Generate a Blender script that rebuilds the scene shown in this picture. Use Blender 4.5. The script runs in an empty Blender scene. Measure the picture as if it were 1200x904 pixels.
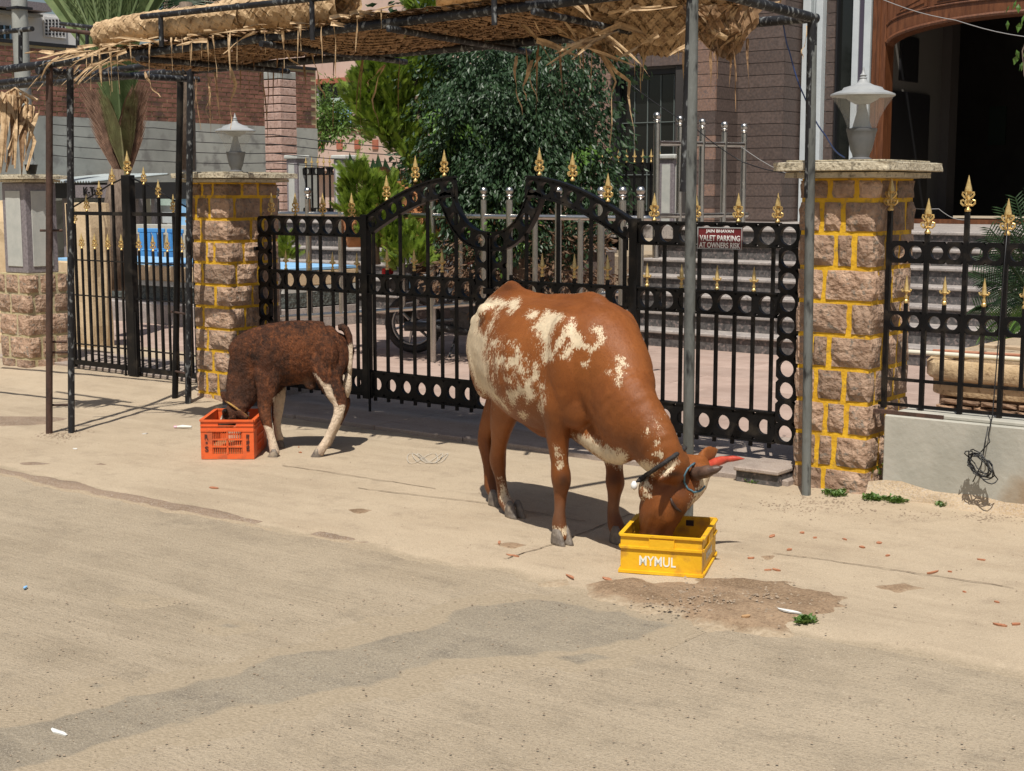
import bpy, bmesh, math, random
import numpy as np
from mathutils import Vector, Matrix, noise
random.seed(7)
SC = bpy.context.scene
COL = SC.collection
PI = math.pi
# ---------------- camera ----------------
H = 1.6; F = 1700.; PITCH = math.atan(227/1700.); YAW = math.radians(38)
cam = bpy.data.cameras.new('camera'); cam.sensor_width = 36; cam.lens = F/1200*36
cam.clip_start = .1; cam.clip_end = 1000
co = bpy.data.objects.new('camera', cam); COL.objects.link(co); SC.camera = co
co.location = (0, 0, H); co.rotation_euler = (PI/2-PITCH, 0, YAW)
# ---------------- sky and sun ----------------
SUNV = Vector((.235, -.404, .883)).normalized()
W = bpy.data.worlds.new('World'); SC.world = W; W.use_nodes = True
nt = W.node_tree; bg = nt.nodes['Background']
sky = nt.nodes.new('ShaderNodeTexSky'); sky.sky_type = 'NISHITA'; sky.sun_disc = False
sky.sun_elevation = math.asin(SUNV.z); sky.sun_rotation = math.atan2(SUNV.x, SUNV.y)
sky.dust_density = 2.5; sky.air_density = 1.2
nt.links.new(sky.outputs[0], bg.inputs[0]); bg.inputs[1].default_value = .068
sl = bpy.data.lights.new('sun', 'SUN'); sl.energy = 4.95; sl.angle = math.radians(.5); sl.color = (1, .955, .88)
so = bpy.data.objects.new('sun', sl); COL.objects.link(so)
so.rotation_euler = SUNV.to_track_quat('Z', 'Y').to_euler()
SC.view_settings.view_transform = 'Standard'; SC.view_settings.look = 'None'
SC.view_settings.exposure = 0; SC.view_settings.gamma = 1
# ---------------- where a pixel of the photograph lies in the place ----------------
def ray(px, py):
    a = (px-600)/F; b = (452-py)/F
    cp, sp = math.cos(PITCH), math.sin(PITCH)
    f = cp+b*sp; z = -sp+b*cp
    cy, sy = math.cos(YAW), math.sin(YAW)
    return Vector((a*cy-f*sy, a*sy+f*cy, z))
def G(px, py, z=0.):
    r = ray(px, py); return Vector((0, 0, H))+r*((z-H)/r.z)
def V(px, py, v):
    r = ray(px, py); return Vector((0, 0, H))+r*(v/r.y)
def U(px, py, u):
    r = ray(px, py); return Vector((0, 0, H))+r*(u/r.x)
def P(px, py, d):        # d: distance along the view direction
    return Vector((0, 0, H))+ray(px, py)*d
# ---------------- objects ----------------
def tag(o, label=None, cat=None, group=None, kind=None):
    if label: o['label'] = label
    if cat: o['category'] = cat
    if group: o['group'] = group
    if kind: o['kind'] = kind
    return o
def thing(name, label, cat, loc=(0, 0, 0), rz=0, group=None):
    o = bpy.data.objects.new(name, None); COL.objects.link(o)
    o.empty_display_size = .1
    o.location = loc; o.rotation_euler = (0, 0, rz)
    return tag(o, label, cat, group)
def link(name, me, parent=None, loc=None, rot=None, scale=None, world=True):
    o = bpy.data.objects.new(name, me); COL.objects.link(o)
    if loc is not None: o.location = loc
    if rot is not None: o.rotation_euler = rot
    if scale is not None: o.scale = scale
    if parent is not None:
        o.parent = parent
        if world:          # given in world coordinates: undo the parents' (unrotated or rotated) frames
            m = Matrix.Identity(4)
            p = parent; chain = []
            while p is not None: chain.append(p); p = p.parent
            for q in reversed(chain):
                m = m @ q.matrix_parent_inverse @ q.matrix_basis
            o.matrix_parent_inverse = m.inverted()
    return o
def copy_tree(o, parent=None):
    c = o.copy(); COL.objects.link(c)
    if parent is not None: c.parent = parent
    for ch in list(o.children): copy_tree(ch, c)
    return c
class MB:
    def __init__(s): s.v = []; s.f = []
    def add(s, vs, fs):
        b = len(s.v); s.v += [tuple(v) for v in vs]; s.f += [tuple(i+b for i in f) for f in fs]
    def box(s, x0, x1, y0, y1, z0, z1):
        vs = [(x, y, z) for z in (z0, z1) for y in (y0, y1) for x in (x0, x1)]
        s.add(vs, [(0, 2, 3, 1), (4, 5, 7, 6), (0, 1, 5, 4), (2, 6, 7, 3), (0, 4, 6, 2), (1, 3, 7, 5)]); return s
    def bbox(s, x0, x1, y0, y1, z0, z1, b):
        "box with chamfered edges"
        vs = []
        for z, zi in ((z0, 0), (z1, 1)):
            for y, yi in ((y0, 0), (y1, 1)):
                for x, xi in ((x0, 0), (x1, 1)):
                    dx = b*(1-2*xi); dy = b*(1-2*yi); dz = b*(1-2*zi)
                    vs += [(x, y+dy, z+dz), (x+dx, y, z+dz), (x+dx, y+dy, z)]
        bm = bmesh.new(); bv = [bm.verts.new(v) for v in vs]
        bmesh.ops.convex_hull(bm, input=bv)
        bm.verts.index_update()
        s.add([v.co[:] for v in bm.verts], [[v.index for v in f.verts] for f in bm.faces]); bm.free(); return s
    def tube(s, pts, r, n=8, caps=True):
        pts = [Vector(p) for p in pts]; rs = r if isinstance(r, (list, tuple)) else [r]*len(pts)
        t0 = (pts[1]-pts[0]).normalized(); up = Vector((0, 0, 1)) if abs(t0.z) < .9 else Vector((1, 0, 0))
        a = t0.cross(up).normalized(); vs = []
        for i, p in enumerate(pts):
            t = (pts[min(i+1, len(pts)-1)]-pts[max(i-1, 0)]).normalized()
            a = (a-t*a.dot(t)).normalized(); b = t.cross(a)
            for k in range(n):
                w = 2*PI*k/n; vs.append(p+(a*math.cos(w)+b*math.sin(w))*rs[i])
        fs = []
        for i in range(len(pts)-1):
            for k in range(n):
                k2 = (k+1) % n; fs.append((i*n+k, i*n+k2, (i+1)*n+k2, (i+1)*n+k))
        if caps: fs.append(tuple(range(n))[::-1]); fs.append(tuple(range((len(pts)-1)*n, len(pts)*n)))
        s.add(vs, fs); return s
    def lathe(s, prof, c=(0, 0, 0), n=16, sq=None):
        vs = []; m = len(prof)
        for r, z in prof:
            for k in range(n):
                w = 2*PI*(k+.5)/n; vs.append((c[0]+r*math.cos(w), c[1]+r*math.sin(w), c[2]+z))
        fs = [(i*n+k, i*n+(k+1) % n, (i+1)*n+(k+1) % n, (i+1)*n+k) for i in range(m-1) for k in range(n)]
        fs.append(tuple(range(n))[::-1]); fs.append(tuple(range((m-1)*n, m*n)))
        s.add(vs, fs); return s
    def prism(s, poly, y0, y1):
        "poly of (x,z), extruded in y"
        n = len(poly)
        vs = [(x, y0, z) for x, z in poly]+[(x, y1, z) for x, z in poly]
        s.add(vs, [tuple(range(n)), tuple(range(n, 2*n))[::-1]]+[(i, n+i, n+(i+1) % n, (i+1) % n) for i in range(n)]); return s
    def mesh(s, name, m=None, smooth=False):
        me = bpy.data.meshes.new(name); me.from_pydata(s.v, [], s.f); me.update()
        bm = bmesh.new(); bm.from_mesh(me); bmesh.ops.recalc_face_normals(bm, faces=bm.faces[:]); bm.to_mesh(me); bm.free()
        if m: me.materials.append(m)
        if smooth:
            me.polygons.foreach_set('use_smooth', [True]*len(me.polygons))
            if smooth != 1: me.set_sharp_from_angle(angle=math.radians(smooth))
        return me
    def obj(s, name, m, parent=None, smooth=False):
        return link(name, s.mesh(name, m, smooth), parent)
def box_part(name, m, parent, *b, bev=0):
    mb = MB()
    if bev: mb.bbox(*b, bev)
    else: mb.box(*b)
    return mb.obj(name, m, parent)
# ---------------- materials ----------------
MATS = {}
def mat(name, c1, c2=None, scale=6., rough=.8, bump=0., bscale=40., metal=0., detail=6., rnd=0., alpha=None, coord='Object', lo=.35, hi=.65, c3=None, s3=60., spec=None, trans=0., stretch=None, bdist=.01, subs=0):
    m = bpy.data.materials.new(name); m.use_nodes = True; t = m.node_tree; N = t.nodes; L = t.links
    b = N['Principled BSDF']; b.inputs['Roughness'].default_value = rough; b.inputs['Metallic'].default_value = metal
    if spec is not None: b.inputs['Specular IOR Level'].default_value = spec
    if trans: b.inputs['Transmission Weight'].default_value = trans
    tc = N.new('ShaderNodeTexCoord'); vec = tc.outputs[coord]
    if coord == 'World':
        g = N.new('ShaderNodeNewGeometry'); vec = g.outputs['Position']
    if rnd:
        oi = N.new('ShaderNodeObjectInfo'); ad = N.new('ShaderNodeVectorMath'); ad.operation = 'ADD'
        mu = N.new('ShaderNodeVectorMath'); mu.operation = 'SCALE'; mu.inputs[0].default_value = (37, 17, 53)
        L.new(oi.outputs['Random'], mu.inputs['Scale']); L.new(vec, ad.inputs[0]); L.new(mu.outputs[0], ad.inputs[1]); vec = ad.outputs[0]
    if stretch:
        mp = N.new('ShaderNodeMapping'); mp.inputs['Scale'].default_value = stretch; L.new(vec, mp.inputs[0]); vec = mp.outputs[0]
    col = None
    if c2 is None: b.inputs['Base Color'].default_value = (*c1, 1)
    else:
        n = N.new('ShaderNodeTexNoise'); n.inputs['Scale'].default_value = scale; n.inputs['Detail'].default_value = detail; n.inputs['Roughness'].default_value = .62
        L.new(vec, n.inputs['Vector'])
        r = N.new('ShaderNodeValToRGB'); r.color_ramp.elements[0].position = lo; r.color_ramp.elements[1].position = hi
        r.color_ramp.elements[0].color = (*c1, 1); r.color_ramp.elements[1].color = (*c2, 1)
        L.new(n.outputs['Fac'], r.inputs[0]); col = r.outputs[0]
        if c3 is not None:
            n3 = N.new('ShaderNodeTexNoise'); n3.inputs['Scale'].default_value = s3; n3.inputs['Detail'].default_value = 4
            L.new(vec, n3.inputs['Vector'])
            r3 = N.new('ShaderNodeValToRGB'); r3.color_ramp.elements[0].position = .55; r3.color_ramp.elements[1].position = .68
            r3.color_ramp.elements[0].color = (0, 0, 0, 1); L.new(n3.outputs['Fac'], r3.inputs[0])
            mx = N.new('ShaderNodeMix'); mx.data_type = 'RGBA'; L.new(r3.outputs[0], mx.inputs[0]); L.new(col, mx.inputs[6]); mx.inputs[7].default_value = (*c3, 1); col = mx.outputs[2]
        if rnd:
            hs = N.new('ShaderNodeHueSaturation'); mr = N.new('ShaderNodeMapRange'); mr.inputs[3].default_value = 1-rnd; mr.inputs[4].default_value = 1+rnd
            L.new(oi.outputs['Random'], mr.inputs[0]); L.new(mr.outputs[0], hs.inputs['Value']); L.new(col, hs.inputs['Color']); col = hs.outputs[0]
        L.new(col, b.inputs['Base Color'])
    if bump:
        n2 = N.new('ShaderNodeTexNoise'); n2.inputs['Scale'].default_value = bscale; n2.inputs['Detail'].default_value = 8; L.new(vec, n2.inputs['Vector'])
        bp = N.new('ShaderNodeBump'); bp.inputs['Strength'].default_value = bump; bp.inputs['Distance'].default_value = bdist
        L.new(n2.outputs['Fac'], bp.inputs['Height']); L.new(bp.outputs[0], b.inputs['Normal'])
    if alpha is not None: b.inputs['Alpha'].default_value = alpha
    MATS[name] = m; return m
M = dict(
 granite=mat('rough pink granite', (.26, .16, .105), (.46, .315, .22), 11, .9, .9, 30, rnd=.32, c3=(.20, .165, .13), s3=38, bdist=.03),
 yellow=mat('yellow painted mortar', (.62, .34, .014), (.76, .45, .02), 7, .8, .6, 40, c3=(.36, .22, .06), s3=22),
 mortar=mat('grey cement mortar', (.42, .36, .24), (.5, .42, .22), 8, .9, .5, 40),
 capstone=mat('weathered cap stone', (.44, .38, .27), (.62, .55, .41), 22, .9, .9, 60, c3=(.2, .17, .12), s3=45),
 black=mat('black gloss paint', (.0035, .0035, .004), (.008, .007, .007), 9, .45, .1, 60, spec=.25, c3=(.028, .023, .018), s3=9),
 rusty=mat('worn black paint on pipe', (.008, .008, .010), (.025, .025, .027), 6, .5, .5, 70, c3=(.2, .21, .21), s3=42, stretch=(1, 1, .5), spec=.3),
 greypipe=mat('worn grey paint on pipe', (.07, .072, .065), (.17, .18, .17), 4, .55, .5, 60, c3=(.02, .02, .02), s3=22, stretch=(1, 1, .3)),
 rustpipe=mat('rusted pipe', (.035, .02, .015), (.09, .045, .03), 9, .8, .6, 60, c3=(.05, .03, .02), s3=22, stretch=(1, 1, .4)),
 gold=mat('gold paint', (.50, .33, .11), (.74, .54, .23), 30, .35, .3, 60, metal=.5),
 steel=mat('brushed stainless steel', (.5, .48, .45), (.62, .6, .56), 12, .3, .1, 90, metal=1.),
 concrete=mat('cast concrete wall', (.35, .34, .29), (.46, .44, .38), 2.6, .9, .5, 30, c3=(.3, .22, .14), s3=2.2, bdist=.006),
 plaster=mat('grey cement plaster', (.26, .27, .25), (.38, .39, .36), 1.1, .95, .3, 20, c3=(.2, .2, .19), s3=3),
 brick=mat('red brick', (.13, .058, .042), (.28, .125, .088), 5, .9, .4, 40, c3=(.09, .05, .04), s3=2.6),
 step=mat('dark speckled granite riser', (.045, .042, .042), (.13, .12, .115), 22, .6, .1, 60, c3=(.24, .19, .175), s3=34),
 tread=mat('pale worn granite tread', (.28, .25, .23), (.42, .375, .34), 7, .6, .1, 60, c3=(.2, .18, .18), s3=50),
 paving=mat('pink sandstone paving', (.33, .235, .19), (.43, .32, .265), 3, .85, .3, 30, rnd=.08),
 clad=mat('brown granite cladding', (.07, .05, .042), (.135, .096, .08), 30, .6, .15, 60, rnd=.16, c3=(.07, .06, .06), s3=60),
 cladsunlit=mat('sunlit reddish granite cladding', (.20, .12, .085), (.29, .18, .135), 25, .6, .15, 60, rnd=.12, c3=(.12, .1, .1), s3=60),  # lighter reddish copy of the cladding, sunlight put into its colour
 whitepaint=mat('grey white painted steel', (.48, .52, .54), (.56, .6, .61), 3, .5, .1, 30),
 glassdark=mat('dark tinted glass', (.012, .013, .012), None, rough=.06, spec=.6),
 wood=mat('varnished carved teak', (.085, .028, .010), (.17, .062, .024), 4, .42, .3, 30, stretch=(6, 6, .8)),
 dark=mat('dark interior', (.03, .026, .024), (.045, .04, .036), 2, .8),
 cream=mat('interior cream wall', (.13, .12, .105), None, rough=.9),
 lampmetal=mat('white lamp metal', (.27, .28, .28), (.36, .37, .37), 8, .5),
 lampdark=mat('grey lamp plastic', (.1, .105, .11), (.14, .14, .145), 8, .5),
 lampglass=mat('clear lamp glass', (.75, .78, .76), None, rough=.05, alpha=.17),
)
# ---------------- perforated band ----------------
def band(mb, f, L, h, n, v0, v1, rr=.39, ends=True):
    """flat band of length L and height h with n round holes; f(s,t)->(x,z) bends it"""
    w = L/n; K = 20
    def sqp(k):      # point of the cell outline at angle k
        a = 2*PI*k/K; c, s = math.cos(a), math.sin(a)
        q = max(abs(c), abs(s)); return c/q, s/q
    R = min(w, h)*rr
    for i in range(n):
        cx = (i+.5)*w; cy = h/2; vs = []
        for v in (v0, v1):
            for k in range(K):
                a = 2*PI*k/K; x, z = f(cx+R*math.cos(a), cy+R*math.sin(a)); vs.append((x, v, z))
            for k in range(K):
                ox, oy = sqp(k); x, z = f(cx+ox*w/2, cy+oy*h/2); vs.append((x, v, z))
        fs = []
        for k in range(K):
            k2 = (k+1) % K
            fs.append((k, k2, K+k2, K+k)); fs.append((2*K+k, 3*K+k, 3*K+k2, 2*K+k2)); fs.append((k, 2*K+k, 2*K+k2, k2))
            ox, oy = sqp(k); ox2, oy2 = sqp(k2)
            if abs((oy+oy2)/2) > .99 or (abs((ox+ox2)/2) > .99 and ends and ((i == 0 and ox < 0) or (i == n-1 and ox > 0))):
                fs.append((K+k, K+k2, 3*K+k2, 3*K+k))
        mb.add(vs, fs)
def hband(mb, x0, x1, z0, z1, n, v0, v1, rr=.39):
    band(mb, lambda s, t: (x0+s, z0+t), x1-x0, z1-z0, n, v0, v1, rr)
def vband(mb, x0, x1, z0, z1, n, v0, v1, rr=.39):
    band(mb, lambda s, t: (x0+t, z0+s), z1-z0, x1-x0, n, v0, v1, rr)
# ---------------- gold finials (shared meshes) ----------------
def big_finial():
    mb = MB()
    mb.lathe([(.006, 0), (.014, .004), (.016, .012), (.010, .02), (.006, .026), (.007, .05), (.012, .058), (.008, .068), (.006, .085), (.017, .098), (.015, .112), (.009, .135), (.001, .172)], n=8)
    for a in (0, PI/2, PI, 3*PI/2):
        c, s = math.cos(a), math.sin(a)
        pts = [(.005, .036), (.022, .032), (.033, .042), (.033, .054), (.024, .058), (.020, .051)]
        mb.tube([(x*c, x*s, z) for x, z in pts], [.005, .0055, .005, .005, .0045, .004], 5)
        pts = [(.006, .062), (.018, .070), (.028, .082), (.026, .093), (.018, .092), (.017, .086)]
        mb.tube([(x*c, x*s, z) for x, z in pts], [.0045, .005, .005, .0045, .004, .0035], 5)
    return mb.mesh('finial', M['gold'], 40)
def small_finial():
    mb = MB()
    mb.lathe([(.008, 0), (.013, .006), (.013, .014), (.007, .022), (.011, .032), (.007, .042), (.006, .052), (.011, .06), (.017, .066), (.013, .078), (.009, .105), (.001, .15)], n=6)
    for a in (0, PI):
        c = math.cos(a); mb.tube([(.008*c, 0, .064), (.022*c, 0, .064), (.027*c, 0, .074), (.020*c, 0, .078)], [.006, .005, .005, .002], 5)
    return mb.mesh('spear_tip', M['gold'], 40)
BIGF = big_finial(); SMALLF = small_finial()
# ================= the ground =================
def poly_sdf(X, Y, poly):
    "positive inside"
    P_ = np.array([(p[0], p[1]) for p in poly]); n = len(P_)
    D = np.full(X.shape, 1e9); inside = np.zeros(X.shape, bool)
    for i in range(n):
        a = P_[i]; b = P_[(i+1) % n]; e = b-a
        wx = X-a[0]; wy = Y-a[1]; t = np.clip((wx*e[0]+wy*e[1])/max(e@e, 1e-9), 0, 1)
        D = np.minimum(D, np.hypot(wx-e[0]*t, wy-e[1]*t))
        c = ((a[1] > Y) != (b[1] > Y)); den = (b[1]-a[1]) or 1e-9
        inside ^= c & (X < (b[0]-a[0])*(Y-a[1])/den+a[0])
    return np.where(inside, D, -D)
def vnoise(X, Y, s, seed=0, octv=3):
    "cheap value noise, roughly -1..1"
    rng = np.random.RandomState(seed); T = rng.rand(64, 64)*2-1; out = 0; amp = 1; tot = 0
    for o in range(octv):
        x = X*s*2**o+o*7.3+200; y = Y*s*2**o+o*3.1+200
        xi = np.floor(x).astype(int); yi = np.floor(y).astype(int); fx = x-xi; fy = y-yi
        fx = fx*fx*(3-2*fx); fy = fy*fy*(3-2*fy)
        g = lambda a, b: T[a % 64, b % 64]
        out = out+amp*((g(xi, yi)*(1-fx)+g(xi+1, yi)*fx)*(1-fy)+(g(xi, yi+1)*(1-fx)+g(xi+1, yi+1)*fx)*fy)
        tot += amp; amp *= .5
    return out/tot
def rise(X, Y):
    "the apron climbs a little towards the side gate"
    return .07*np.clip((Y-6.75)/.6, 0, 1)*np.clip((-8.1-X)/.8, 0, 1)
def sheet(name, poly, m, zin, zfall, res, seed, rough=.05, amp=.0015, ns=3., zmin=-.03, cut=True, attr=None):
    P_ = [(p[0], p[1]) for p in poly]
    x0 = min(p[0] for p in P_)-.1; x1 = max(p[0] for p in P_)+.1; y0 = min(p[1] for p in P_)-.1; y1 = max(p[1] for p in P_)+.1
    nx = int((x1-x0)/res)+2; ny = int((y1-y0)/res)+2
    X, Y = np.meshgrid(x0+np.arange(nx)*res, y0+np.arange(ny)*res, indexing='ij')
    D = poly_sdf(X, Y, P_)+rough*vnoise(X, Y, ns, seed, 4)
    Z = np.clip(D*zfall, zmin, zin)+amp*vnoise(X, Y, 11, seed+1, 3)+rise(X, Y)
    keep = D > -.03/zfall-2*res
    idx = -np.ones(X.shape, int); idx[keep] = np.arange(keep.sum())
    vs = np.stack([X[keep], Y[keep], Z[keep]], 1)
    q = keep[:-1, :-1] & keep[1:, :-1] & keep[1:, 1:] & keep[:-1, 1:]
    fs = np.stack([idx[:-1, :-1][q], idx[1:, :-1][q], idx[1:, 1:][q], idx[:-1, 1:][q]], 1)
    me = bpy.data.meshes.new(name); me.from_pydata(vs.tolist(), [], fs.tolist()); me.materials.append(m)
    at = me.attributes.new('edge', 'FLOAT', 'POINT'); at.data.foreach_set('value', D[keep].astype(np.float32))
    me.polygons.foreach_set('use_smooth', [True]*len(me.polygons)); me.update()
    o = link(name, me); tag(o, kind='structure'); return o
def ground_mat(name, base, tint, dark, sc=1.2, grit=.5, gscale=120, streak=False, rough=.95, specks=(.5, .45, .4), red=None, blend=None):
    m = bpy.data.materials.new(name); m.use_nodes = True; t = m.node_tree; N = t.nodes; L = t.links
    b = N['Principled BSDF']; b.inputs['Roughness'].default_value = rough; b.inputs['Specular IOR Level'].default_value = .2
    tc = N.new('ShaderNodeTexCoord'); vec = tc.outputs['Object']
    def nz(scale, det=6, r=.6, st=None):
        n = N.new('ShaderNodeTexNoise'); n.inputs['Scale'].default_value = scale; n.inputs['Detail'].default_value = det; n.inputs['Roughness'].default_value = r
        if st:
            mp = N.new('ShaderNodeMapping'); mp.inputs['Scale'].default_value = st; mp.inputs['Rotation'].default_value = (0, 0, -.2); L.new(vec, mp.inputs[0]); L.new(mp.outputs[0], n.inputs[0])
        else: L.new(vec, n.inputs[0])
        return n.outputs['Fac']
    def ramp(f, a, b_):
        r = N.new('ShaderNodeMapRange'); r.inputs[1].default_value = a; r.inputs[2].default_value = b_; L.new(f, r.inputs[0]); return r.outputs[0]
    def mix(f, a, b_, mode='MIX'):
        x = N.new('ShaderNodeMix'); x.data_type = 'RGBA'; x.blend_type = mode
        if isinstance(f, float): x.inputs[0].default_value = f
        else: L.new(f, x.inputs[0])
        for i, c in ((6, a), (7, b_)):
            if isinstance(c, tuple): x.inputs[i].default_value = (*c, 1)
            else: L.new(c, x.inputs[i])
        return x.outputs[2]
    c = mix(ramp(nz(sc, 8), .38, .64), base, tint)
    c = mix(ramp(nz(sc*4.3, 9, .72), .50, .78), c, dark); c = mix(ramp(nz(sc*.55, 5, .6), .5, .72), c, tuple(x*.84 for x in base))
    st = nz(3, 6, .6, (.35, 2.2, 1)); c = mix(ramp(st, .45, .7), c, tint)
    c = mix(ramp(nz(gscale, 3, .6), .50, .85), c, dark); c = mix(ramp(nz(gscale*2.3, 2, .6), .45, .95), c, specks)
    c = mix(ramp(nz(gscale*.7+13, 3, .6), .62, .75), c, specks)
    if red:
        c = mix(ramp(nz(9, 5, .7), .66, .72), c, red)
    if blend:           # dust carried over the border from the neighbouring surface
        ca, cb, wd = blend; at = N.new('ShaderNodeAttribute'); at.attribute_name = 'edge'
        m1 = N.new('ShaderNodeMath'); m1.operation = 'MULTIPLY'; m1.inputs[1].default_value = 1/wd; L.new(at.outputs['Fac'], m1.inputs[0])
        m2 = N.new('ShaderNodeMath'); m2.operation = 'MULTIPLY_ADD'; m2.inputs[1].default_value = 2.6; L.new(nz(7, 9, .7), m2.inputs[0]); L.new(m1.outputs[0], m2.inputs[2])
        c = mix(ramp(m2.outputs[0], 1.35, 2.1), mix(ramp(nz(gscale*.8, 4), .4, .62), ca, cb), c)
    L.new(c, b.inputs['Base Color'])
    bp = N.new('ShaderNodeBump'); bp.inputs['Strength'].default_value = grit; bp.inputs['Distance'].default_value = .006
    ad = N.new('ShaderNodeMath'); ad.operation = 'ADD'; L.new(nz(gscale, 4), ad.inputs[0])
    if streak:
        s2 = nz(14, 5, .6, (.25, 2.4, 1)); L.new(s2, ad.inputs[1])
    else: L.new(nz(gscale*.25, 5), ad.inputs[1])
    L.new(ad.outputs[0], bp.inputs['Height']); L.new(bp.outputs[0], b.inputs['Normal'])
    return m
ROAD = ground_mat('dusty asphalt', (.325, .26, .18), (.41, .333, .237), (.17, .138, .10), .9, 1.2, 110, True, specks=(.52, .44, .33))
APRON = ground_mat('dusty worn concrete', (.385, .302, .208), (.455, .366, .258), (.26, .20, .14), 1.3, .6, 140, specks=(.6, .5, .37), blend=((.31, .25, .172), (.40, .322, .228), .05))
PATCH = ground_mat('grey asphalt repair', (.225, .188, .138), (.305, .255, .185), (.14, .12, .095), 1.4, .9, 90, specks=(.46, .4, .31), blend=((.32, .258, .178), (.39, .316, .224), .03))
DIRT = ground_mat('brown crumbled dirt', (.19, .125, .075), (.32, .22, .14), (.1, .065, .04), 5, 1., 60, specks=(.42, .31, .2), blend=((.34, .262, .175), (.42, .335, .235), .07))
MUD = ground_mat('dried brown mud', (.19, .13, .08), (.27, .19, .125), (.16, .1, .06), 7, .6, 90, blend=((.34, .262, .175), (.42, .335, .235), .02))
SLAB = ground_mat('grey red threshold stone', (.27, .215, .18), (.36, .29, .24), (.18, .13, .11), 2, .3, 90, rough=.8)
# far ground, one sheet to the horizon
me = MB(); me.add([(-400, -400, -.05), (400, -400, -.05), (400, 400, -.05), (-400, 400, -.05)], [(0, 1, 2, 3)])
tag(me.obj('ground', APRON), kind='structure')
road_poly = [(-40, -8), (25, -8), (25, 12), (-40, 12)]
me = MB(); me.add([(-40, -8, -.003), (25, -8, -.003), (25, 12, -.003), (-40, 12, -.003)], [(0, 1, 2, 3)])
tag(me.obj('road', ROAD), kind='structure')
edge = [(-700, 440), (-200, 515), (0, 550), (110, 571), (250, 600), (380, 630), (500, 655), (620, 680), (720, 694), (850, 726), (960, 742), (1050, 765), (1200, 791), (1420, 822), (1700, 850)]
ap = [G(x, y) for x, y in edge]
ap += [Vector((2.5, 9, 0)), Vector((-22, 9, 0))]
sheet('pavement', ap, APRON, .012, .14, .045, 3, rough=.09, amp=.004, ns=4)
sheet('asphalt_repair', [G(x, y) for x, y in [(-260, 900), (-50, 862), (150, 812), (330, 772), (450, 742), (560, 712), (650, 704), (740, 712), (800, 734), (745, 752), (600, 768), (450, 795), (300, 830), (150, 865), (-50, 925), (-260, 960)]],
      PATCH, .0035, .02, .025, 9, rough=.13, amp=.0012, ns=4.5, zmin=-.008)
sheet('dirt_patch', [G(x, y) for x, y in [(640, 684), (720, 680), (800, 682), (860, 673), (935, 684), (995, 706), (975, 730), (910, 743), (860, 738), (800, 726), (720, 704)]],
      DIRT, .022, .22, .018, 21, rough=.10, amp=.013, ns=6)
sheet('mud_streak', [G(x, y) for x, y in [(-150, 522), (0, 547), (120, 572), (250, 597), (330, 612), (480, 640), (560, 655), (480, 647), (330, 622), (230, 602), (110, 580), (0, 556), (-150, 532)]],
      MUD, .015, .12, .02, 31, rough=.06, amp=.002, ns=4)
for k, pts in enumerate([[(-30, 488), (60, 490), (88, 492), (60, 500), (-30, 504)], [(14, 545), (40, 542), (76, 546), (50, 549), (20, 549)], [(100, 547), (120, 544), (138, 547), (120, 550)],
                         [(84, 525), (98, 523), (106, 526), (92, 528)], [(232, 537), (245, 532), (262, 540), (240, 545)], [(360, 585), (378, 583), (384, 587), (366, 589)]]):
    sheet('mud_stain', [G(x, y) for x, y in pts], MUD, .0165, .3, .02, 40+k, rough=.03, amp=.001, ns=6)
for k, pts in enumerate([[(250, 733), (266, 731), (281, 734), (266, 737)], [(152, 703), (170, 701), (186, 704), (168, 707)], [(100, 803), (112, 801), (120, 804), (110, 807)], [(560, 640), (600, 636), (632, 642), (600, 648)], [(395, 600), (430, 596), (452, 602), (420, 607)], [(1005, 690), (1060, 684), (1100, 694), (1050, 702)], [(870, 655), (905, 650), (930, 656), (900, 662)], [(640, 770), (690, 764), (720, 771), (680, 778)]]):
    sheet('ground_stain', [G(x, y) for x, y in pts], DIRT if 2 < k < 7 else PATCH, .0165 if 2 < k < 7 else .003, .3 if 2 < k < 7 else .04, .012, 60+k, rough=.035, amp=.0008, ns=9, zmin=-.03 if 2 < k < 7 else -.006)
# threshold slab under the gate, and the paved court behind
slab_v0 = 7.02
for k in range(6):
    x0 = -8.2+k*.77
    box_part('threshold_slab', SLAB, None, x0, x0+.765, slab_v0+.004*(k % 2), 8.3, -.1, .042+.002*(k % 2), bev=.006)['kind'] = 'structure'
for k in range(4):
    x0 = -12+k*.95
    box_part('threshold_slab', SLAB, None, x0, x0+.94, 7.55, 8.3, -.1, .105+.002*(k % 2), bev=.006)['kind'] = 'structure'
court = thing('court_paving', None, None); del court
court = bpy.data.objects['court_paving']; court['kind'] = 'structure'
protos = [MB().bbox(0, .893, 0, .593, -.05, 0, .004).mesh('paving_slab', M['paving'])]
for i in range(20):
    for j in range(14):
        u = -16.6+i*.9; v = 8.304+j*.6+(.0)
        if v > 16.2: continue
        o = bpy.data.objects.new('paving_slab', protos[0]); COL.objects.link(o); o.parent = court
        o.location = (u+(.45 if j % 2 else 0), v, .048+random.uniform(-.0015, .0015))
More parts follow.
